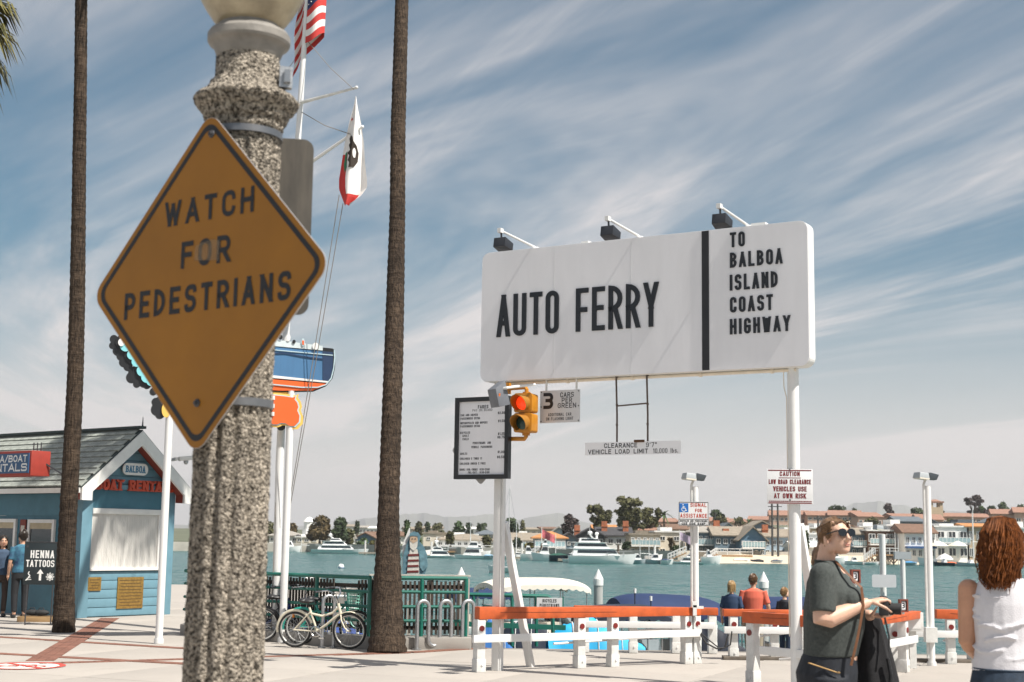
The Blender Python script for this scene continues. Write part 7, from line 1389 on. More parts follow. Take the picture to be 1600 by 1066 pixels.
# back of another sign behind the post
q0 = P(452, 490, 5.12); t = thing('sign', 'back of a grey metal sign on the far side of the concrete lamp post', 'sign', (q0.x, q0.y, q0.z), radians(9)); a, b_ = Vp(q0, radians(9), 405, 490), Vp(q0, radians(9), 491, 219); w__ = b_[0] - a[0]; m = MB(); m.prism(rrect(w__, b_[1] - a[1], .04, 6, (a[0] + b_[0]) / 2, (a[1] + b_[1]) / 2), -.0015, .0015); part('panel', m, M('dark_mottled_aluminium', (.035, .033, .031), .6, .45, 2.2, c2=(.12, .105, .085), stretch=(4, 1, .7)), t); m = MB(); m.box((a[0] - .02, -.01, b_[1] - .09), (.10, .03, .04)); m.box((a[0] - .02, -.01, a[1] + .09), (.10, .03, .04)); part('bracket', m, STEEL, t)  # panel: dark tone with upright stretched mottling
# ================================================================== henna sign by the palm
hg = G(62, 977); hq = V3((hg.x, hg.y, 0)); HRZ = radians(4)
def hv(px, py): return Vp(hq, HRZ, px, py)
x0, z1 = hv(39.5, 847.5); x1, z0 = hv(87, 914); t = thing('chalk_sign', 'black board reading HENNA TATTOOS with an arrow, on thin legs before the kiosk', 'sign', tuple(hq), HRZ); w__ = x1 - x0; cx_ = (x0 + x1) / 2
m = MB(); m.bb((x0, -.012, z0), (x1, .012, z1)); pq = part('board', m, M('chalkboard_black', (.014, .022, .026), .5, .2, 6), t, bevel=.003); m = MB(); m.bb((x0, -.016, z1 - .002), (x1, .016, z1 + .014)); m.bb((x0 + .03, -.014, z1 - .09), (x0 + .07, -.0125, z1 - .05)); part('top_rail', m, DKSTEEL, t)
CHALK = M('chalk_white', (.74, .74, .72), .9, .1, 30); H__ = z1 - z0; m = MB(); letters('HENNA', H__ * .185, cx_ + .03, z0 + H__ * .63, -.0125, pq, CHALK, wf=.62, sw=.17, fit=w__ * .72); letters('TATTOOS', H__ * .165, cx_, z0 + H__ * .42, -.0125, pq, CHALK, wf=.6, sw=.16, gap=.12, fit=w__ * .86)
ribbon(m, [(cx_ + .01, z0 + H__ * .10), (cx_ + .01, z0 + H__ * .28)], .04, -.0135, -.0125); m.add([(cx_ - .05, -.014, z0 + H__ * .26), (cx_ + .07, -.014, z0 + H__ * .26), (cx_ + .01, -.014, z0 + H__ * .37)], [(0, 1, 2)]); part('arrow', m, CHALK, pq)
m = MB(); fx_, fz_ = cx_ + w__ * .32, z0 + H__ * .19
for k in range(8): a = k * pi / 4; ribbon(m, roundpoly([(fx_, fz_), (fx_ + .05 * cos(a - .3), fz_ + .05 * sin(a - .3), 1), (fx_ + .08 * cos(a), fz_ + .08 * sin(a), 1), (fx_ + .05 * cos(a + .3), fz_ + .05 * sin(a + .3), 1), (fx_, fz_)]), .009, -.0135 - k * .0003, -.0125)
q = disc(.025, 10, fx_, fz_); ribbon(m, q + [q[0]], .012, -.0165, -.0125); fx_ = cx_ - w__ * .33; ribbon(m, roundpoly([(fx_ - .05, fz_ - .07), (fx_, fz_ - .02, 1), (fx_ + .03, fz_ + .02, 1), (fx_ - .02, fz_ + .05, 1), (fx_ + .01, fz_ + .09)]), .016, -.0135, -.0125); [ribbon(m, [(fx_ - .05 + .02 * k, fz_ - .06 + .03 * k), (fx_ + .05 - .012 * k, fz_ - .05 + .03 * k)], .010, -.014 - .0003 * k, -.0125) for k in range(4)]; part('chalk_flowers', m, CHALK, pq)
for x in (x0 + .08, x1 - .05): m = MB(); m.tube([(x, .0, z1 - .05), (x, .0, .0)], .012, 7); part('leg', m, DKSTEEL, t)
m = MB(); m.tube([(x0 + .08, .3, .02), (x0 + .08, 0, .02), (x1 - .05, 0, .02), (x1 - .05, .3, .02)], .012, 6); part('foot', m, DKSTEEL, t); m = MB(); m.tube([(x1, 0, z1 - .02), (x1 + .18, .1, z1 - .10), (x1 + .33, .2, z1 - .16)], .010, 5); part('cord', m, RUBBER, t)
g = G(53, 972); t = thing('wooden_block', 'short wooden beam lying under the black board', 'block', (g.x + .05, g.y + .05, 0), .12); m = MB(); m.bb((-.36, -.06, 0), (.36, .06, .10)); part('beam', m, M('raw_wood', (.30, .19, .09), .8, .25, 8, stretch=(.3, 3, 3)), t, bevel=.006); m = MB(); m.bb((-.28, -.05, .101), (.30, .05, .115)); part('board', m, M('raw_wood_dark', (.16, .10, .05), .8), t)
for i, (px, lb_) in enumerate(((50, 'left of two black sandbags on the wooden beam'), (64, 'right of two black sandbags on the wooden beam'))):
    q = P(px, 964, g.y + .05); t = thing('sandbag', lb_, 'bag', (q.x, q.y, .116), .1, 'sandbags under the black board'); m = MB(); m.ell((0, 0, .055), (.15, .07, .055), 14, 8); part('bag', m, RUBBER, t, smooth=True); m = MB(); m.tube([(-.05, 0, .10), (-.03, 0, .14), (.03, 0, .14), (.05, 0, .10)], .008, 5); part('handle', m, RUBBER, t)
# ================================================================== bicycles and racks
TYRE = M('black_tyre', (.016, .016, .017), .8, .2); RIMC = M('pale_rim', (.52, .52, .50), .35, .05, metal=.5); BLKP = M('black_plastic', (.018, .018, .02), .5)
def bike(label, px, py, rz, col_, r_=.265, k=.80, basket=None, bars='cruiser', lean=.06, fr_label=None):
    """origin: midway between the wheels' contacts; front towards +x"""
    g = G(px, py); t = thing('bicycle', label, 'bicycle', (g.x, g.y, 0), rz, 'bicycles locked at the hoop rack'); t.rotation_euler = (lean, 0, rz); wb = 1.08 * k; xr, xf_ = -wb / 2, wb / 2; z = r_
    def p3(x, zz_, y=0): return (x * k, y, z + zz_ * k)
    for x in (xr, xf_):
        m = MB(); m.tube([(x + r_ * .93 * cos(a), 0, z + r_ * .93 * sin(a)) for a in [2 * pi * i / 36 for i in range(36)]], r_ * .075, 8, closed=True); ty = part('tyre', m, TYRE, None, smooth=True); 
        wh = MB(); wh.tube([(x + r_ * .85 * cos(a), 0, z + r_ * .85 * sin(a)) for a in [2 * pi * i / 36 for i in range(36)]], r_ * .045, 6, closed=True); wh.tube([(x, -.04, z), (x, .04, z)], .018, 8); w_ = part('wheel', wh, RIMC, t, smooth=True); ty.parent = w_
        sp_ = MB()
        for i in range(18): a = 2 * pi * i / 18; sp_.tube([(x + .018 * cos(a + 1.2), .02 * (1 if i % 2 else -1), z + .018 * sin(a + 1.2)), (x + r_ * .84 * cos(a), 0, z + r_ * .84 * sin(a))], .0022, 3)
        part('spokes', sp_, STEEL, w_)
    bb_, st_, hd, hb = (-.10, -.02), (-.26, .42), (.33, .44), (.36, .32); m = MB()
    m.tube([p3(*bb_), p3(*st_)], .017, 8); 
    m.tube([p3(*bb_), p3(.08, .10), p3(.25, .24), p3(*hb)], .019, 8); m.tube([p3(-.22, .30), p3(0, .26), p3(.2, .32), p3(*hd)], .017, 8); m.tube([p3(.315, .50), p3(.375, .28)], .021, 8)
    for y in (-.045, .045): m.tube([p3(*bb_, y * .6), p3(-.54, 0, y)], .010, 6); m.tube([p3(-.23, .33, y * .5), p3(-.54, 0, y)], .009, 6)
    part('frame', m, col_, t, smooth=True); m = MB()
    for y in (-.05, .05): m.tube([p3(.375, .29, y * .4), p3(.40, .20, y), p3(.47, .06, y), p3(.54, 0, y)], .011, 6)
    part('fork', m, col_, t, smooth=True)
    m = MB(); m.tube([p3(.31, .50), p3(.29, .58)], .012, 6); 
    for s_ in (-1, 1): m.tube([p3(.29, .58), p3(.31, .68, s_ * .10), p3(.22, .76, s_ * .25), p3(.02, .74, s_ * .30)], .011, 7)
    part('handlebar', m, CHROME, t, smooth=True); m = MB(); [m.tube([p3(.12, .752, s_ * .27), p3(.0, .735, s_ * .30)], .016, 7) for s_ in (-1, 1)]; part('grip', m, BLKP, t)
    m = MB(); m.ell(p3(-.31, .53), (.13 * k * 1.2, .085, .035), 14, 8); m.ell(p3(-.37, .54), (.07, .10, .04), 12, 8); m.tube([p3(-.26, .40), p3(-.29, .52)], .012, 6); part('saddle', m, BLKP, t, smooth=True)
    m = MB(); m.tube([(bb_[0] * k + .075 * cos(a), -.045, z + bb_[1] * k + .075 * sin(a)) for a in [2 * pi * i / 20 for i in range(20)]], .008, 5, closed=True); m.tube([p3(bb_[0], bb_[1], -.06), (bb_[0] * k + .12, -.06, z - .10)], .009, 5); m.box((bb_[0] * k + .12, -.10, z - .10), (.08, .07, .02)); m.tube([p3(bb_[0], bb_[1], .06), (bb_[0] * k - .12, .06, z + .07)], .009, 5); m.box((bb_[0] * k - .12, .10, z + .07), (.08, .07, .02)); m.tube([p3(-.10, .07, -.045), p3(-.53, .03, -.045)], .004, 4); part('crankset', m, CHROME, t)
    m = MB()
    for x, a0, a1 in ((xr, 20, 200), (xf_, 35, 150)): 
        m = MB(); m.tube([(x + r_ * 1.06 * cos(radians(a)), 0, z + r_ * 1.06 * sin(radians(a))) for a in range(a0, a1, 10)], .022, 6, ry=[.35] * len(range(a0, a1, 10))); part('mudguard', m, col_, t, smooth=True)
    m = MB(); m.box(p3(-.57, .25), (.02, .05, .05)); part('rear_reflector', m, M('amber_reflector', (.65, .20, .01), .3), t)
    if basket:
        m = MB()
        for zz_ in (.36, .42, .48, .54, .60, .66):
            e = .8 + .2 * (zz_ - .36) / .27; m.tube([(.50 * k + .13 * e * cos(a), .15 * e * sin(a), z + zz_ * k) for a in [2 * pi * i / 18 for i in range(18)]], .0075, 4, closed=True)
        for i in range(16): a = 2 * pi * i / 16; m.tube([(.50 * k + .104 * cos(a), .12 * sin(a), z + .36 * k), (.50 * k + .13 * cos(a), .15 * sin(a), z + .66 * k)], .0065, 4)
        [m.tube([(.50 * k - .1, y, z + .36 * k), (.50 * k + .1, y, z + .36 * k)], .004, 4) for y in (-.06, -.02, .02, .06)]; part('basket', m, basket, t)
    return t
BW = M('cream_bike_paint', (.68, .63, .50), .35, .08, 5); BT_ = M('teal_bike_paint', (.02, .30, .24), .35, .1, 5); BBL = M('blue_bike_paint', (.012, .05, .22), .35, .1, 5)
bike('cream cruiser bicycle with white walled wheels at the hoop rack', 503, 1013, radians(-14), BW)
bike('teal bicycle with a mint wire basket behind the cream one', 512, 1008, radians(-8), BT_, basket=M('mint_wire', (.25, .58, .48), .45), lean=-.05)
bike('dark bicycle half hidden between the sign pole and the cream bicycle', 452, 1003, radians(10), M('black_bike_paint', (.015, .015, .018), .4), lean=.03)
bike('blue bicycle half hidden behind the lamp post and the white poles', 422, 1000, radians(4), BBL, lean=.05)
def hoop(label, px0, px1, py, pyt, dy=0):
    g = G(px0, py); A = P(px0, pyt, g.y); B = P(px1, pyt, g.y); w_ = B.x - A.x; t = thing('bike_rack', label, 'bike rack', (g.x, g.y, 0), 0.5, 'galvanised hoop bike racks'); h = A.z; r_ = w_ / 2 * 1.15; m = MB(); m.tube([(0, 0, -.01), (0, 0, h - r_)] + [(r_ - r_ * cos(a), 0, h - r_ + r_ * sin(a)) for a in [pi * i / 12 for i in range(1, 12)]] + [(2 * r_, 0, h - r_), (2 * r_, 0, -.01)], .026, 12); part('hoop', m, STEEL, t, smooth=True); m = MB(); [m.lathe([(.06, 0), (.06, .012)], 14, (x, 0, 0)) for x in (0, 2 * r_)]; part('flange', m, STEEL, t)
hoop('front hoop rack rising through the bicycles', 503, 519.5, 1012, 931); hoop('rear hoop rack behind the bicycles', 482, 499, 1001, 932)
g = G(651, 1015); g2 = G(741, 1013); t = thing('bike_rack', 'wavy galvanised steel bike rack right of the palm trunk', 'bike rack', (g.x, g.y, 0), atan2(g2.y - g.y, g2.x - g.x)); L = (g2 - g).length; ht, rr = .71, L / 5 / 2 * .98; m = MB(); pts = [(0, 0, -.01), (0, 0, ht - rr)]; x = 0
for k in range(5):
    c = x + rr; up = k % 2 == 0; zc = ht - rr if up else .05 + rr
    for i in range(0, 13): a = pi * i / 12; pts.append((c - rr * cos(a), 0, zc + (rr * sin(a) if up else -rr * sin(a))))
    x += 2 * rr
pts.append((x, 0, -.01)); m.tube(pts, .030, 12); part('tube', m, STEEL, t, smooth=True); m = MB(); [m.lathe([(.07, 0), (.07, .012)], 14, (q, 0, 0)) for q in (0, x)]; part('flange', m, STEEL, t)
# ================================================================== people
SKIN = M('skin', (.52, .30, .205), .5, .07, 14, .15, 160); SKINP = M('fair_skin', (.60, .375, .275), .5, .08, 12, .12, 180); SKINT = M('tanned_skin', (.50, .265, .165), .48, .10, 12, .12, 180)
for q in (SKIN, SKINP, SKINT): n_ = q.node_tree.nodes['Principled BSDF']; n_.inputs['Subsurface Weight'].default_value = .12; n_.inputs['Subsurface Radius'].default_value = (.012, .005, .003)
def remesh(o, vox, smooth=3, fac=.5):
    m = o.modifiers.new('r', 'REMESH'); m.mode = 'VOXEL'; m.voxel_size = vox; s_ = o.modifiers.new('s', 'SMOOTH'); s_.iterations = smooth; s_.factor = fac
    dg = bpy.context.evaluated_depsgraph_get(); me = bpy.data.meshes.new_from_object(o.evaluated_get(dg)); o.modifiers.clear(); old = o.data; mats = list(old.materials); o.data = me; me.materials.clear(); [me.materials.append(q) for q in mats]; me.shade_smooth(); bpy.data.meshes.remove(old); return o
def headmesh(mb, c, s, hrz=0., pitch=0.):
    """faces local -y; c = centre of the skull"""
    m4 = Matrix.Translation(c) @ Matrix.Rotation(hrz, 4, 'Z') @ Matrix.Rotation(pitch, 4, 'X')
    def e(cc, r, nu=16, nv=12): mb.ell(m4 @ (V3(cc) * s), [x * s for x in r], nu, nv, rot=m4.to_3x3())
    e((0, .012, .02), (.074, .094, .092)); e((0, -.030, -.045), (.062, .066, .073)); e((0, -.060, -.094), (.034, .032, .028)); e((0, -.070, .022), (.052, .026, .022)); e((.036, -.064, -.030), (.026, .024, .028)); e((-.036, -.064, -.030), (.026, .024, .028))
    e((0, -.072, -.070), (.028, .024, .022)); e((.056, -.005, -.072), (.024, .040, .036)); e((-.056, -.005, -.072), (.024, .040, .036))
    mb.tube([m4 @ (V3(p) * s) for p in ((0, -.088, .016), (0, -.103, -.012), (0, -.113, -.034), (0, -.100, -.046))], [.010 * s, .011 * s, .0145 * s, .010 * s], 8)
    for sg in (-1, 1): e((sg * .014, -.094, -.040), (.010, .012, .009), 8, 6); e((sg * .083, .004, -.022), (.010, .018, .030), 10, 8)
    return m4
def facebits(t, m4, s, lips, eyes=True):
    def e(mb, cc, r): mb.ell(m4 @ (V3(cc) * s), [x * s for x in r], 10, 7, rot=m4.to_3x3())
    mb = MB(); e(mb, (0, -.0945, -.0665), (.021, .007, .0045)); e(mb, (0, -.0935, -.0745), (.018, .007, .005)); part('lips', mb, lips, t, smooth=True)
    if eyes:
        mb = MB(); [e(mb, (sg * .031, -.0835, -.004), (.012, .010, .0075)) for sg in (-1, 1)]; part('eye', mb, M('eye_white', (.6, .58, .55), .2), t, smooth=True); mb = MB(); [e(mb, (sg * .031, -.0925, -.004), (.0055, .003, .0055)) for sg in (-1, 1)]; part('iris', mb, BLACK, t)
    mb = MB(); [mb.tube([m4 @ (V3(p) * s) for p in ((sg * .014, -.0965, .018), (sg * .032, -.095, .024), (sg * .048, -.082, .018))], .0035 * s, 5) for sg in (-1, 1)]; part('eyebrow', mb, M('eyebrow_brown', (.06, .03, .015), .8), t)
def strands(mb, roots, path, n, r_, rad=.006, jit=.012):
    for _ in range(n):
        p = path(r_); pts = [V3(q) + V3((r_.gauss(0, jit), r_.gauss(0, jit), r_.gauss(0, jit * .6))) * (i / len(p)) for i, q in enumerate(p)]; k = len(pts); mb.tube(pts, [rad * (1 - .75 * (i / (k - 1)) ** 2) for i in range(k)], 4)
def hand(mb, wrist, mid, palm_n, s=1., curl=.9, thumb=1, spread=.16):
    """palm from the wrist towards mid, four unequal bent fingers and a thumb leaving the palm's side"""
    w_, md, n = V3(wrist), V3(mid), V3(palm_n).normalized(); d = (md - w_).normalized(); n = (n - d * n.dot(d)).normalized(); sd = d.cross(n)
    mb.tube([w_ - d * .02, w_ + d * .02, w_ + d * .055, w_ + d * .085], [.026 * s, .032 * s, .038 * s, .036 * s], 12, ry=[.7, .5, .42, .38])
    for i, (o_, L) in enumerate(((-.029, .072), (-.010, .083), (.010, .078), (.028, .060))):
        b = w_ + d * .08 * s + sd * o_ * s; a = 0; pts = [b - d * .03]; q = b; dd = (d + sd * spread * o_ / .03 * .6).normalized()
        for j, f in enumerate((.45, .32, .23)):
            pts.append(q); q = q + (dd * cos(a) + n * sin(a)) * L * s * f; a += curl * (.55, .75, .6)[j]
        pts.append(q); mb.tube(pts, [.0095 * s, .0095 * s, .0088 * s, .0078 * s, .0058 * s], 8)
    b = w_ + d * .025 * s - sd * thumb * .028 * s; mb.tube([b, b + (d * .6 - sd * thumb * .75 + n * .3) * .035 * s, b + (d * 1.0 - sd * thumb * .75 + n * .6) * .058 * s, b + (d * 1.2 - sd * thumb * .6 + n * .9) * .075 * s], [.013 * s, .012 * s, .010 * s, .007 * s], 8)
def simple_person(label, x, y, z, h, rz, skin, top, legs, hair, hairlen=.0, arms=((.05, .0), (.05, .0)), bulk=1., sleeve=.5, group=None, turn=0., pitch=0., hairmat=None):
    t = thing('person', label, 'person', (x, y, z), rz, group); s = h / 1.75; w_ = bulk * s; b = MB(); J = {}
    b.loft([((0, 0, .80 * s), .13 * w_, .10 * w_), ((0, 0, .92 * s), .155 * w_, .11 * w_), ((0, 0, 1.06 * s), .13 * w_, .095 * w_), ((0, 0, 1.28 * s), .16 * w_, .105 * w_), ((0, .005, 1.42 * s), .15 * w_, .085 * w_), ((0, .01, 1.47 * s), .06 * s, .055 * s)])
    b.tube([(0, .015, 1.42 * s), (0, 0, 1.58 * s)], .05 * s, 12); m4 = headmesh(b, (0, -.015 * s, 1.645 * s), s, turn, pitch); arms_pts = []
    for i, sg in enumerate((-1, 1)):
        ow, el = arms[i]; sh = V3((sg * .165 * w_, .0, 1.405 * s)); eb = sh + V3((sg * ow, .02, -.29 * s)); wr = eb + V3((-sg * .01 + sg * ow * .3, -.25 * s * sin(el), -.25 * s * cos(el))); arms_pts.append((sh, eb, wr)); b.tube([sh, sh.lerp(eb, .5), eb, eb.lerp(wr, .4), wr], [.048 * w_, .043 * w_, .037 * w_, .037 * w_, .026 * s], 10); d = (wr - eb).normalized(); hand(b, wr, wr + d * .1, V3((-sg, 0, .01)) if abs(d.x) < .9 else V3((0, 0, -1)), s, .5, sg)
        hp = V3((sg * .085 * w_, 0, .86 * s)); b.tube([hp, V3((sg * .095 * w_, -.01, .48 * s)), V3((sg * .09 * w_, .02, .07 * s))], [.075 * w_, .052 * w_, .036 * s], 12); b.ell((sg * .09 * w_, -.05 * s, .035 * s), (.04 * s, .12 * s, .035 * s), 10, 6)
    remesh(part('body', b, skin, t), .012 if h > 1 else .01, 2)
    facebits(t, m4, s, M('lips', (.38, .14, .11), .5)); c = MB(); q = 1.10
    c.loft([((0, 0, .90 * s), .162 * w_ * q, .118 * w_ * q), ((0, 0, 1.06 * s), .140 * w_ * q, .105 * w_ * q), ((0, 0, 1.28 * s), .163 * w_ * q, .112 * w_ * q), ((0, .005, 1.42 * s), .150 * w_ * q, .090 * w_ * q), ((0, .012, 1.475 * s), .070 * s, .062 * s)])
    for (sh, eb, wr) in arms_pts: m_ = sh.lerp(eb, .85 if sleeve > .4 else sleeve); c.tube([sh + V3((0, 0, .01)), sh.lerp(m_, .5), m_], [.060 * w_, .056 * w_, .055 * w_], 12)
    remesh(part('shirt', c, top, t), .014, 2); c = MB(); c.loft([((0, 0, .78 * s), .14 * w_ * 1.08, .11 * w_ * 1.08), ((0, 0, .92 * s), .16 * w_ * 1.05, .118 * w_ * 1.05), ((0, 0, 1.0 * s), .145 * w_ * 1.05, .108 * w_ * 1.05)])
    for sg in (-1, 1): c.tube([(sg * .085 * w_, 0, .86 * s), (sg * .095 * w_, -.01, .48 * s), (sg * .09 * w_, .02, .12 * s)], [.086 * w_, .066 * w_, .056 * s], 12)
    remesh(part('trousers', c, legs, t), .014, 2)
    for sg in (-1, 1): c = MB(); c.ell((sg * .09 * w_, -.045 * s, .04 * s), (.048 * s, .135 * s, .045 * s), 12, 8); part('shoe', c, M('dark_shoe', (.03, .03, .03), .6), t, smooth=True)
    hb = MB(); hc = m4 @ V3((0, .022 * s, .035 * s)); hb.ell(hc, (.083 * s, .098 * s, .088 * s), 16, 12, rot=m4.to_3x3()); hb.ell(m4 @ V3((0, .05 * s, -.02 * s)), (.075 * s, .068 * s, .085 * s), 14, 10, rot=m4.to_3x3())
    r_ = random.Random(int(h * 1000))
    def path(r_):
        a = r_.uniform(-.35, pi + .35) ; q0 = r_.uniform(0, .8); top_ = V3((.03 * cos(a), .02 + .03 * sin(a), .122)); side = V3((.086 * cos(a), .018 + .1 * sin(a), .03)); low = V3((.085 * cos(a), .022 + .098 * sin(a), -.04 - hairlen * r_.uniform(.7, 1))); return [m4 @ (q * s) for q in (top_, top_.lerp(side, .6) + V3((0, 0, .02)), side, low)]
    strands(hb, None, path, 90, r_, .010 * s, .006); part('hair', hb, hair, t, smooth=True); return t
HAIRB = M('blond_hair', (.34, .215, .095), .5, .3, 30); HAIRD = M('dark_hair', (.02, .014, .01), .45, .3, 30); HAIRBR = M('brown_hair', (.095, .048, .022), .45, .4, 40); HAIRG = M('sandy_hair', (.25, .14, .06), .5, .3, 30)
SALM = M('salmon_tee', (.62, .125, .075), .85, .07, 8); NAVT = M('navy_tee', (.022, .045, .10), .85, .15, 8); DKT = M('black_patterned_tee', (.020, .022, .03), .85, .5, 30); DENIM = M('dark_denim', (.018, .032, .065), .85, .2, 30)
def fig_at(px, pytop, D, zfeet): q = P(px, pytop, D); return q.x, D, zfeet, q.z - zfeet
x, y, z, h = fig_at(1143, 908.5, 31, -.86); simple_person('blond woman in a navy top seen from behind, left of the man in salmon', x, y, z, h, pi - .35, SKIN, NAVT, DENIM, HAIRB, .11, ((.06, .3), (.06, .5)), 1.02, .5, None, .0)
x, y, z, h = fig_at(1177, 898, 31, -.86); simple_person('man in a salmon tee seen from behind with dark sunglasses strap', x, y, z, h, pi - .15, SKIN, SALM, M('stone_shorts', (.30, .26, .2), .8), HAIRBR, .0, ((.10, .25), (.10, .7)), 1.22, .5, None, -.35, .10)
x, y, z, h = fig_at(1226, 918.5, 31, -.86); simple_person('sandy haired child in a black patterned tee beside the right billboard post', x, y, z, h, pi - .9, SKINP, DKT, DENIM, HAIRG, .0, ((.05, .6), (.05, 1.1)), 1.05, .5, None, -.3)
HAW = M('blue_floral_shirt', (.012, .03, .10), .8, .2, 6, c2=(.05, .20, .28)); 
x, y, z, h = fig_at(37, 829, 28.0, 0); simple_person('man in a blue floral shirt seen from behind at the kiosk window', x, y, z, h, pi + .55, SKIN, HAW, M('black_trousers', (.012, .013, .016), .8), HAIRD, .0, ((.06, .15), (.05, .3)), 1.08, .5)
x, y, z, h = fig_at(6, 838, 28.2, 0); simple_person('long dark haired woman in a denim top at the left edge', x, y, z, h, .5, SKIN, M('denim_top', (.04, .07, .12), .85, .2, 12), M('brown_trousers', (.05, .035, .03), .8), HAIRD, .22, ((.05, .2), (.05, .6)), .95, .5)

# --- woman with the camera (green grey tee), 8.5 m away
WD = 8.5; wq = P(1303, 1000, WD); k_ = WD / FPX; W1 = thing('person', 'woman in a dark green tee and sunglasses holding a black camera', 'person', (wq.x, WD, 0), radians(72))
def hz1(py): return 1.65 - (py - HOR(1303)) * k_
TEE = M('heather_green_tee', (.040, .047, .045), .9, .15, 60, .25, 160, c2=(.062, .072, .068)); JEAN = M('black_denim', (.010, .013, .020), .8, .3, 40, .2, 200)
s = 1.0; b = MB()
b.loft([((0, .03, .78), .16, .15), ((0, .03, .93), .175, .155), ((0, .01, 1.10), .165, .155), ((0, -.005, 1.26), .178, .168), ((0, .015, 1.40), .172, .135), ((0, .03, 1.49), .12, .095), ((0, .03, 1.54), .065, .06)])
b.tube([(0, .048, 1.48), (0, .040, 1.55), (0, .024, 1.66)], [.080, .056, .050], 14); HC = V3((0, -.022, 1.694)); m4 = headmesh(b, HC, .96, -.78, -.17)
b.ell((-.182, .040, 1.470), (.066, .066, .062)); b.ell((.182, .040, 1.470), (.066, .066, .062))
shR, elR, wrR = V3((-.182, .040, 1.488)), V3((-.235, .040, 1.207)), V3((-.075, -.205, 1.315)); shL, elL, wrL = V3((.182, .040, 1.488)), V3((.245, -.01, 1.205)), V3((.085, -.215, 1.235))
for sh, el, wr in ((shR, elR, wrR), (shL, elL, wrL)): b.tube([sh, sh.lerp(el, .5), el, el.lerp(wr, .12), el.lerp(wr, .4), wr], [.066, .063, .055, .055, .050, .030], 14)
CAMC = V3((.005, -.290, 1.283))
hand(b, wrR, (-.030, -.30, 1.335), (.35, -.25, -.9), .95, 1.25, 1, .02); hand(b, wrL, (.01, -.31, 1.235), (-.2, .0, 1), 1.0, .9, -1)
for sg in (-1, 1): b.tube([(sg * .10, .02, .86), (sg * .105, .0, .48), (sg * .10, .03, .07)], [.105, .072, .045], 14); b.ell((sg * .10, -.05, .04), (.045, .13, .04), 12, 8)
remesh(part('body', b, SKINP, W1), .0062, 3, .5); facebits(W1, m4, .96, M('lips_rose', (.42, .19, .15), .5), eyes=False)
c = MB(); c.loft([((0, .022, 1.0), .190, .158), ((0, .012, 1.07), .188, .166), ((0, .0, 1.16), .186, .178), ((0, -.004, 1.27), .188, .180), ((0, -.006, 1.35), .186, .168), ((0, .018, 1.42), .178, .135), ((0, .030, 1.48), .140, .100), ((0, .036, 1.525), .098, .076), ((0, .036, 1.55), .074, .064)])
for sh, el, wr in ((shR, elR, wrR), (shL, elL, wrL)): d = sh.lerp(el, .82); c.ell(V3((sh.x * .45, -.108, 1.325)), (.085, .070, .080)); c.ell(sh + V3((0, 0, -.020)), (.080, .080, .074)); c.tube([sh + V3((0, 0, -.02)), sh.lerp(d, .5), d], [.078, .079, .076], 16)
r_ = random.Random(4)
for i in range(9): z = 1.03 + .045 * i; a0 = r_.uniform(-2.6, -1.2); c.tube([(.187 * sin(a) * .98, -.168 * cos(a) + .010, z + .02 * sin(a * 3 + i)) for a in [a0 + .22 * j for j in range(5)]], .007, 5)
remesh(part('shirt', c, TEE, W1), .0085, 3, .5)
c = MB(); c.tube([V3((0, .0, 0)) + V3((.078 * sin(a), -.070 * cos(a) + .034, 1.548 - .05 * (.5 + .5 * cos(a)) ** 3)) for a in [2 * pi * j / 28 for j in range(28)]], .006, 6, closed=True); part('neckline', c, M('neckline_rib', (.03, .038, .035), .9), W1, smooth=True)
c = MB(); c.loft([((0, .045, .76), .18, .165), ((0, .045, .90), .195, .180), ((0, .03, .99), .185, .160), ((0, .022, 1.02), .180, .150)])
for sg in (-1, 1): c.tube([(sg * .10, .02, .88), (sg * .11, .0, .48), (sg * .10, .03, .10)], [.118, .088, .075], 14)
remesh(part('jeans', c, JEAN, W1), .010, 2); c = MB(); c.tube([(-.196, .05 - .02 * k, .945 - .006 * k) for k in range(-4, 5)], .004, 5); c.ell((-.197, -.04, .92), (.006, .012, .006), 8, 6); part('zip', c, M('brass_zip', (.40, .26, .12), .4, metal=.8), W1)
for sg in (-1, 1): c = MB(); c.ell((sg * .10, -.055, .045), (.052, .14, .048), 12, 8); part('shoe', c, RUBBER, W1, smooth=True)
# hair pulled back into a low ponytail
hb = MB(); R3 = m4.to_3x3(); hb.ell(m4 @ V3((0, .030, .030)), (.079, .088, .088), 18, 14, rot=R3); hb.ell(m4 @ V3((0, .055, -.02)), (.068, .062, .075), 14, 10, rot=R3); hb.ell(m4 @ V3((0, .068, -.07)), (.052, .045, .055), 12, 8, rot=R3); hb.ell(m4 @ V3((-.034, .050, -.015)), (.048, .052, .06), 12, 8, rot=R3); hb.ell(m4 @ V3((-.040, .070, -.080)), (.048, .050, .080), 12, 8, rot=R3); hb.ell(m4 @ V3((-.062, .105, -.12)), (.036, .036, .075), 10, 8, rot=R3); hb.ell(m4 @ V3((-.062, .045, -.045)), (.022, .045, .055), 10, 8, rot=R3)
r_ = random.Random(6)
def path1(r_):
    a = r_.uniform(-1.25, 1.25); f = V3((.055 * sin(a), -.062 * cos(a) + r_.uniform(-.012, .02), .078 - .025 * abs(a))); tp_ = V3((.080 * sin(a), .02, .112 - .05 * abs(sin(a)) + r_.uniform(-.006, .006))); bk = V3((.05 * sin(a), .105, .03)); tie = V3((.012 * sin(a), .115, -.055)); return [m4 @ q for q in (f, f.lerp(tp_, .55) + V3((0, 0, .012)), tp_, tp_.lerp(bk, .6) + V3((0, .012, .012)), bk, tie)]
strands(hb, None, path1, 260, r_, .0044, .006)
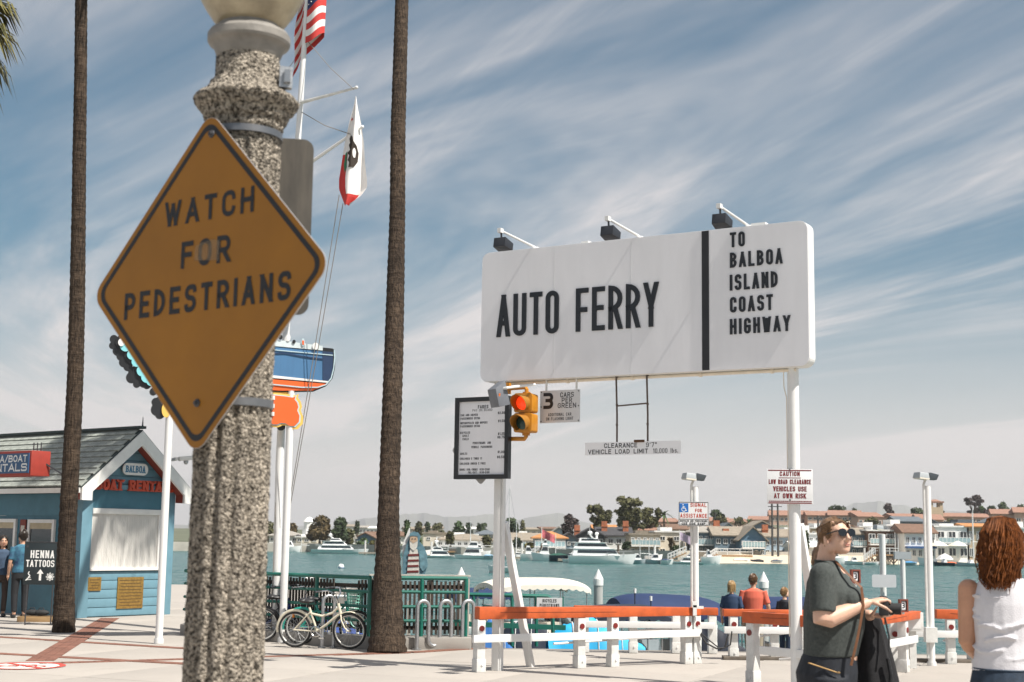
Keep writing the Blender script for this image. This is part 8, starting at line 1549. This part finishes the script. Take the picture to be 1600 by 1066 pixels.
def path2(r_):
    sg = r_.choice((-1, 1)); z0 = r_.uniform(-.045, .05); return [m4 @ V3(q) for q in ((sg * .070, -.045 + r_.uniform(-.01, .02), z0 + .03), (sg * .082, .0, z0 + .015), (sg * .078, .06, z0 - .03), (-.045 if sg < 0 else .0, .112, -.07))]
strands(hb, None, path2, 170, r_, .0044, .006)
def path3(r_): a = r_.uniform(0, 6.28); q = .020 * r_.random(); return [m4 @ V3((-.064 + q * cos(a) * f, .110 + .004 * g_ + q * sin(a) * f, -.05 - .042 * g_)) for f, g_ in ((.6, 0), (1.3, 1), (1.6, 2), (1.2, 3), (.6, 4))]
strands(hb, None, path3, 90, r_, .0045, .010); part('hair', hb, M('brown_auburn_hair', (.10, .052, .026), .42, .5, 45, c2=(.30, .18, .10)), W1, smooth=True)
# sunglasses
sg_ = MB(); 
for s2 in (-1, 1):
    pl_ = [(s2 * .032 + .030 * cos(a) * (1 if True else 1), .0, .004 + .0235 * math.copysign(abs(sin(a)) ** .7, sin(a))) for a in [2 * pi * j / 20 for j in range(20)]]; vs = [m4 @ (V3((x, -.104 + .35 * abs(x) * abs(x) * 8 * .16, z)) ) for x, _, z in pl_] + [m4 @ V3((x, -.098 + .35 * abs(x) * abs(x) * 8 * .16, z)) for x, _, z in pl_]; n = 20; sg_.add(vs, [tuple(range(n)), tuple(range(2 * n - 1, n - 1, -1))] + [(i, (i + 1) % n, (i + 1) % n + n, i + n) for i in range(n)])
    sg_.tube([m4 @ V3(p) for p in ((s2 * .060, -.096, .014), (s2 * .074, -.075, .012), (s2 * .082, .0, .006), (s2 * .078, .02, -.006))], .0035, 6)
sg_.tube([m4 @ V3(p) for p in ((-.012, -.106, .010), (0, -.109, .012), (.012, -.106, .010))], .003, 6); part('sunglasses', sg_, M('black_sunglasses', (.008, .008, .009), .12, spec=.7), W1, smooth=True)
STRAP = M('brown_leather_strap', (.13, .05, .018), .5, .2, 20); c = MB(); pts = [(-.05, -.025, 1.545), (-.10, -.08, 1.49), (-.122, -.172, 1.40), (-.130, -.182, 1.30), (-.15, -.165, 1.2), (-.165, -.145, 1.10), (-.172, -.125, 1.02), (-.175, -.11, .96)]; c.tube(pts, .012, 6, ry=[.35] * len(pts)); part('strap', c, STRAP, W1)
# camera in her hands
ct = W1.matrix_basis; CM_ = Matrix.Translation(W1.location) @ Matrix.Rotation(radians(72), 4, 'Z'); cp_ = CM_ @ CAMC; t = thing('camera', 'black camera held in both hands of the woman in the green tee', 'camera', tuple(cp_), radians(72)); m = MB(); m.box((0, 0, 0), (.135, .055, .085)); part('body', m, BLKP, t, bevel=.008); m = MB(); m.box((0, .005, .052), (.05, .05, .03), taper=.8); m.lathe([(.010, .04), (.010, .055)], 12, (-.05, 0, 0)); part('viewfinder', m, BLKP, t, bevel=.003)
m = MB(); m.tube([(0, -.02, -.005), (0, -.05, -.005), (0, -.05, -.005), (0, -.095, -.005)], [.036, .036, .033, .033], 20); part('lens', m, RUBBER, t, smooth=True, ang=.5); m = MB(); m.tube([(.07, .02, .02), (.09, .0, -.08), (.06, -.02, -.17), (.03, -.02, -.25)], .006, 5); part('strap', m, BLKP, t)
# black cardigan over her left arm
c = MB(); r_ = random.Random(7); rings = []
for i, (z, y, x, rx, ry) in enumerate(((1.245, -.15, .15, .07, .095), (1.20, -.15, .17, .085, .115), (1.10, -.165, .16, .085, .125), (.98, -.185, .15, .085, .135), (.86, -.20, .14, .09, .145), (.74, -.205, .13, .09, .15), (.66, -.21, .13, .085, .13))):
    rings.append([V3((x + rx * cos(a) * (1 + .16 * sin(a * 6 + i * .3)), y + ry * sin(a) * (1 + .13 * sin(a * 5 + i * .4)), z + .03 * sin(a * 3) * (i > 4))) for a in [2 * pi * j / 40 for j in range(40)]])
c.loft(rings); t = thing('cardigan', 'black cardigan draped over the left arm of the woman with the camera', 'cardigan', (wq.x, WD, 0), radians(72)); part('cloth', c, M('black_knit', (.010, .010, .012), .95, .3, 60, .3, 150), t, smooth=True, ang=2); c = MB(); c.tube([(.06, -.30, .99), (.055, -.315, .90), (.065, -.31, .80)], .012, 6); part('hem_cord', c, BLACK, t)

# --- auburn haired woman in the white top, 7.8 m away, seen from behind
VD = 7.8; vq = P(1571, 1000, VD); W2 = thing('person', 'woman with shoulder length auburn hair in a white sleeveless top seen from behind', 'person', (vq.x, VD, 0), radians(158))
TANK = M('white_cotton', (.60, .59, .62), .85, .04, 20, .25, 140); b = MB()
b.loft([((0, .0, .80), .16, .135), ((0, .01, .95), .178, .15), ((0, .0, 1.10), .148, .125), ((0, -.005, 1.27), .160, .13), ((0, .0, 1.39), .165, .105), ((0, .01, 1.46), .115, .075), ((0, .012, 1.49), .06, .055)])
b.tube([(0, .015, 1.46), (0, .0, 1.62)], [.058, .053], 14); HC2 = V3((0, -.022, 1.672)); m4 = headmesh(b, HC2, .96, -.22, .12)
shR, elR, wrR = V3((-.182, .005, 1.425)), V3((-.225, .01, 1.15)), V3((-.10, -.20, 1.10)); shL, elL, wrL = V3((.182, .005, 1.425)), V3((.200, .02, 1.13)), V3((.13, -.17, 1.02))
for sh, el, wr in ((shR, elR, wrR), (shL, elL, wrL)): b.tube([sh, sh.lerp(el, .35), el, el.lerp(wr, .15), el.lerp(wr, .5), wr], [.056, .052, .043, .043, .039, .027], 14)
hand(b, wrR, wrR + V3((.06, -.07, 0)), (.5, .3, -.6), .95, .9, 1); hand(b, wrL, wrL + V3((-.06, -.07, 0)), (-.5, .3, -.6), .95, .9, -1)
b.ell(shR + V3((0, 0, -.008)), (.056, .056, .052)); b.ell(shL + V3((0, 0, -.008)), (.056, .056, .052))
for sg in (-1, 1): b.tube([(sg * .09, .01, .86), (sg * .10, .0, .48), (sg * .095, .03, .07)], [.10, .066, .042], 14); b.ell((sg * .095, -.05, .04), (.042, .125, .04), 12, 8)
remesh(part('body', b, SKINT, W2), .0065, 3); facebits(W2, m4, .96, M('lips_rose', (.42, .19, .15), .5))
c = MB(); c.loft([((0, .005, .985), .180, .152), ((0, .005, 1.06), .165, .142), ((0, .0, 1.14), .158, .136), ((0, -.002, 1.25), .168, .140), ((0, .0, 1.34), .168, .130), ((0, .004, 1.40), .156, .112), ((0, .010, 1.455), .132, .090), ((0, .012, 1.478), .105, .076)])
r_ = random.Random(12)
for i in range(12): z = 1.01 + .034 * i * (1 if i < 5 else 1.15); a0 = r_.uniform(.9, 3.2); c.tube([(.172 * sin(a) * (1 if z > 1.1 else 1.02), -.147 * cos(a), z + .025 * sin(a * 2.3 + i * 1.7)) for a in [a0 + .26 * j for j in range(r_.randint(4, 7))]], .0065, 5)
remesh(part('top', c, TANK, W2), .0085, 2); c = MB(); c.loft([((0, .01, .78), .178, .155), ((0, .018, .92), .190, .168), ((0, .008, 1.01), .170, .142), ((0, .004, 1.045), .160, .135)])
for sg in (-1, 1): c.tube([(sg * .09, .01, .88), (sg * .10, .0, .48), (sg * .095, .03, .10)], [.112, .080, .07], 14)
NAVJ = M('navy_jeans', (.014, .028, .050), .8, .3, 40, .2, 200); remesh(part('jeans', c, NAVJ, W2), .010, 2); c = MB(); c.tube([(.172 * sin(a), -.148 * cos(a) + .008, .998) for a in [2 * pi * j / 32 for j in range(32)]], .0045, 5, closed=True)
for sg in (-1, 1): c.tube([(sg * .03, .187, .90), (sg * .10, .165, .895)], .003, 4); c.tube([(sg * .03, .19, .90), (sg * .035, .188, .80)], .003, 4)
part('seam', c, M('jeans_seam', (.03, .05, .08), .8), W2)
for sg in (-1, 1): c = MB(); c.ell((sg * .095, -.05, .045), (.05, .135, .048), 12, 8); part('shoe', c, RUBBER, W2, smooth=True)
hb = MB(); R3 = m4.to_3x3(); hb.ell(m4 @ V3((0, .020, .030)), (.088, .105, .098), 20, 14, rot=R3); hb.ell(m4 @ V3((0, .048, -.045)), (.084, .078, .115), 18, 14, rot=R3); hb.ell(m4 @ V3((0, .055, -.13)), (.078, .055, .08), 16, 10, rot=R3); r_ = random.Random(21)
def path4(r_):
    a = r_.uniform(-2.35, 2.35); sx_, cy_ = sin(a), cos(a); L = r_.uniform(.6, 1.0); o = r_.uniform(.94, 1.10)
    pt = [(.004 * sx_, .0 + .004 * cy_, .138), (.068 * sx_, .02 + .076 * cy_, .116), (.092 * sx_ * o, .02 + .106 * cy_ * o, .04), (.098 * sx_ * o, .028 + .108 * cy_ * o, -.045), (.094 * sx_ * o, .035 + .100 * cy_ * o, -.125 * L), (.080 * sx_, .045 + .085 * cy_, -.215 * L), (.062 * sx_, .05 + .08 * cy_, -.275 * L)]
    w0 = r_.uniform(0, 6.28); return [m4 @ (V3(q) + V3((.007 * sin(w0 + i * 1.5), .007 * cos(w0 + i * 1.3), 0)) * (i > 1)) for i, q in enumerate(pt)]
AUB = M('auburn_hair', (.075, .022, .008), .62, .6, 40, c2=(.235, .078, .022), spec=.15); strands(hb, None, path4, 1300, r_, .0046, .017)
part('hair', hb, AUB, W2, smooth=True)
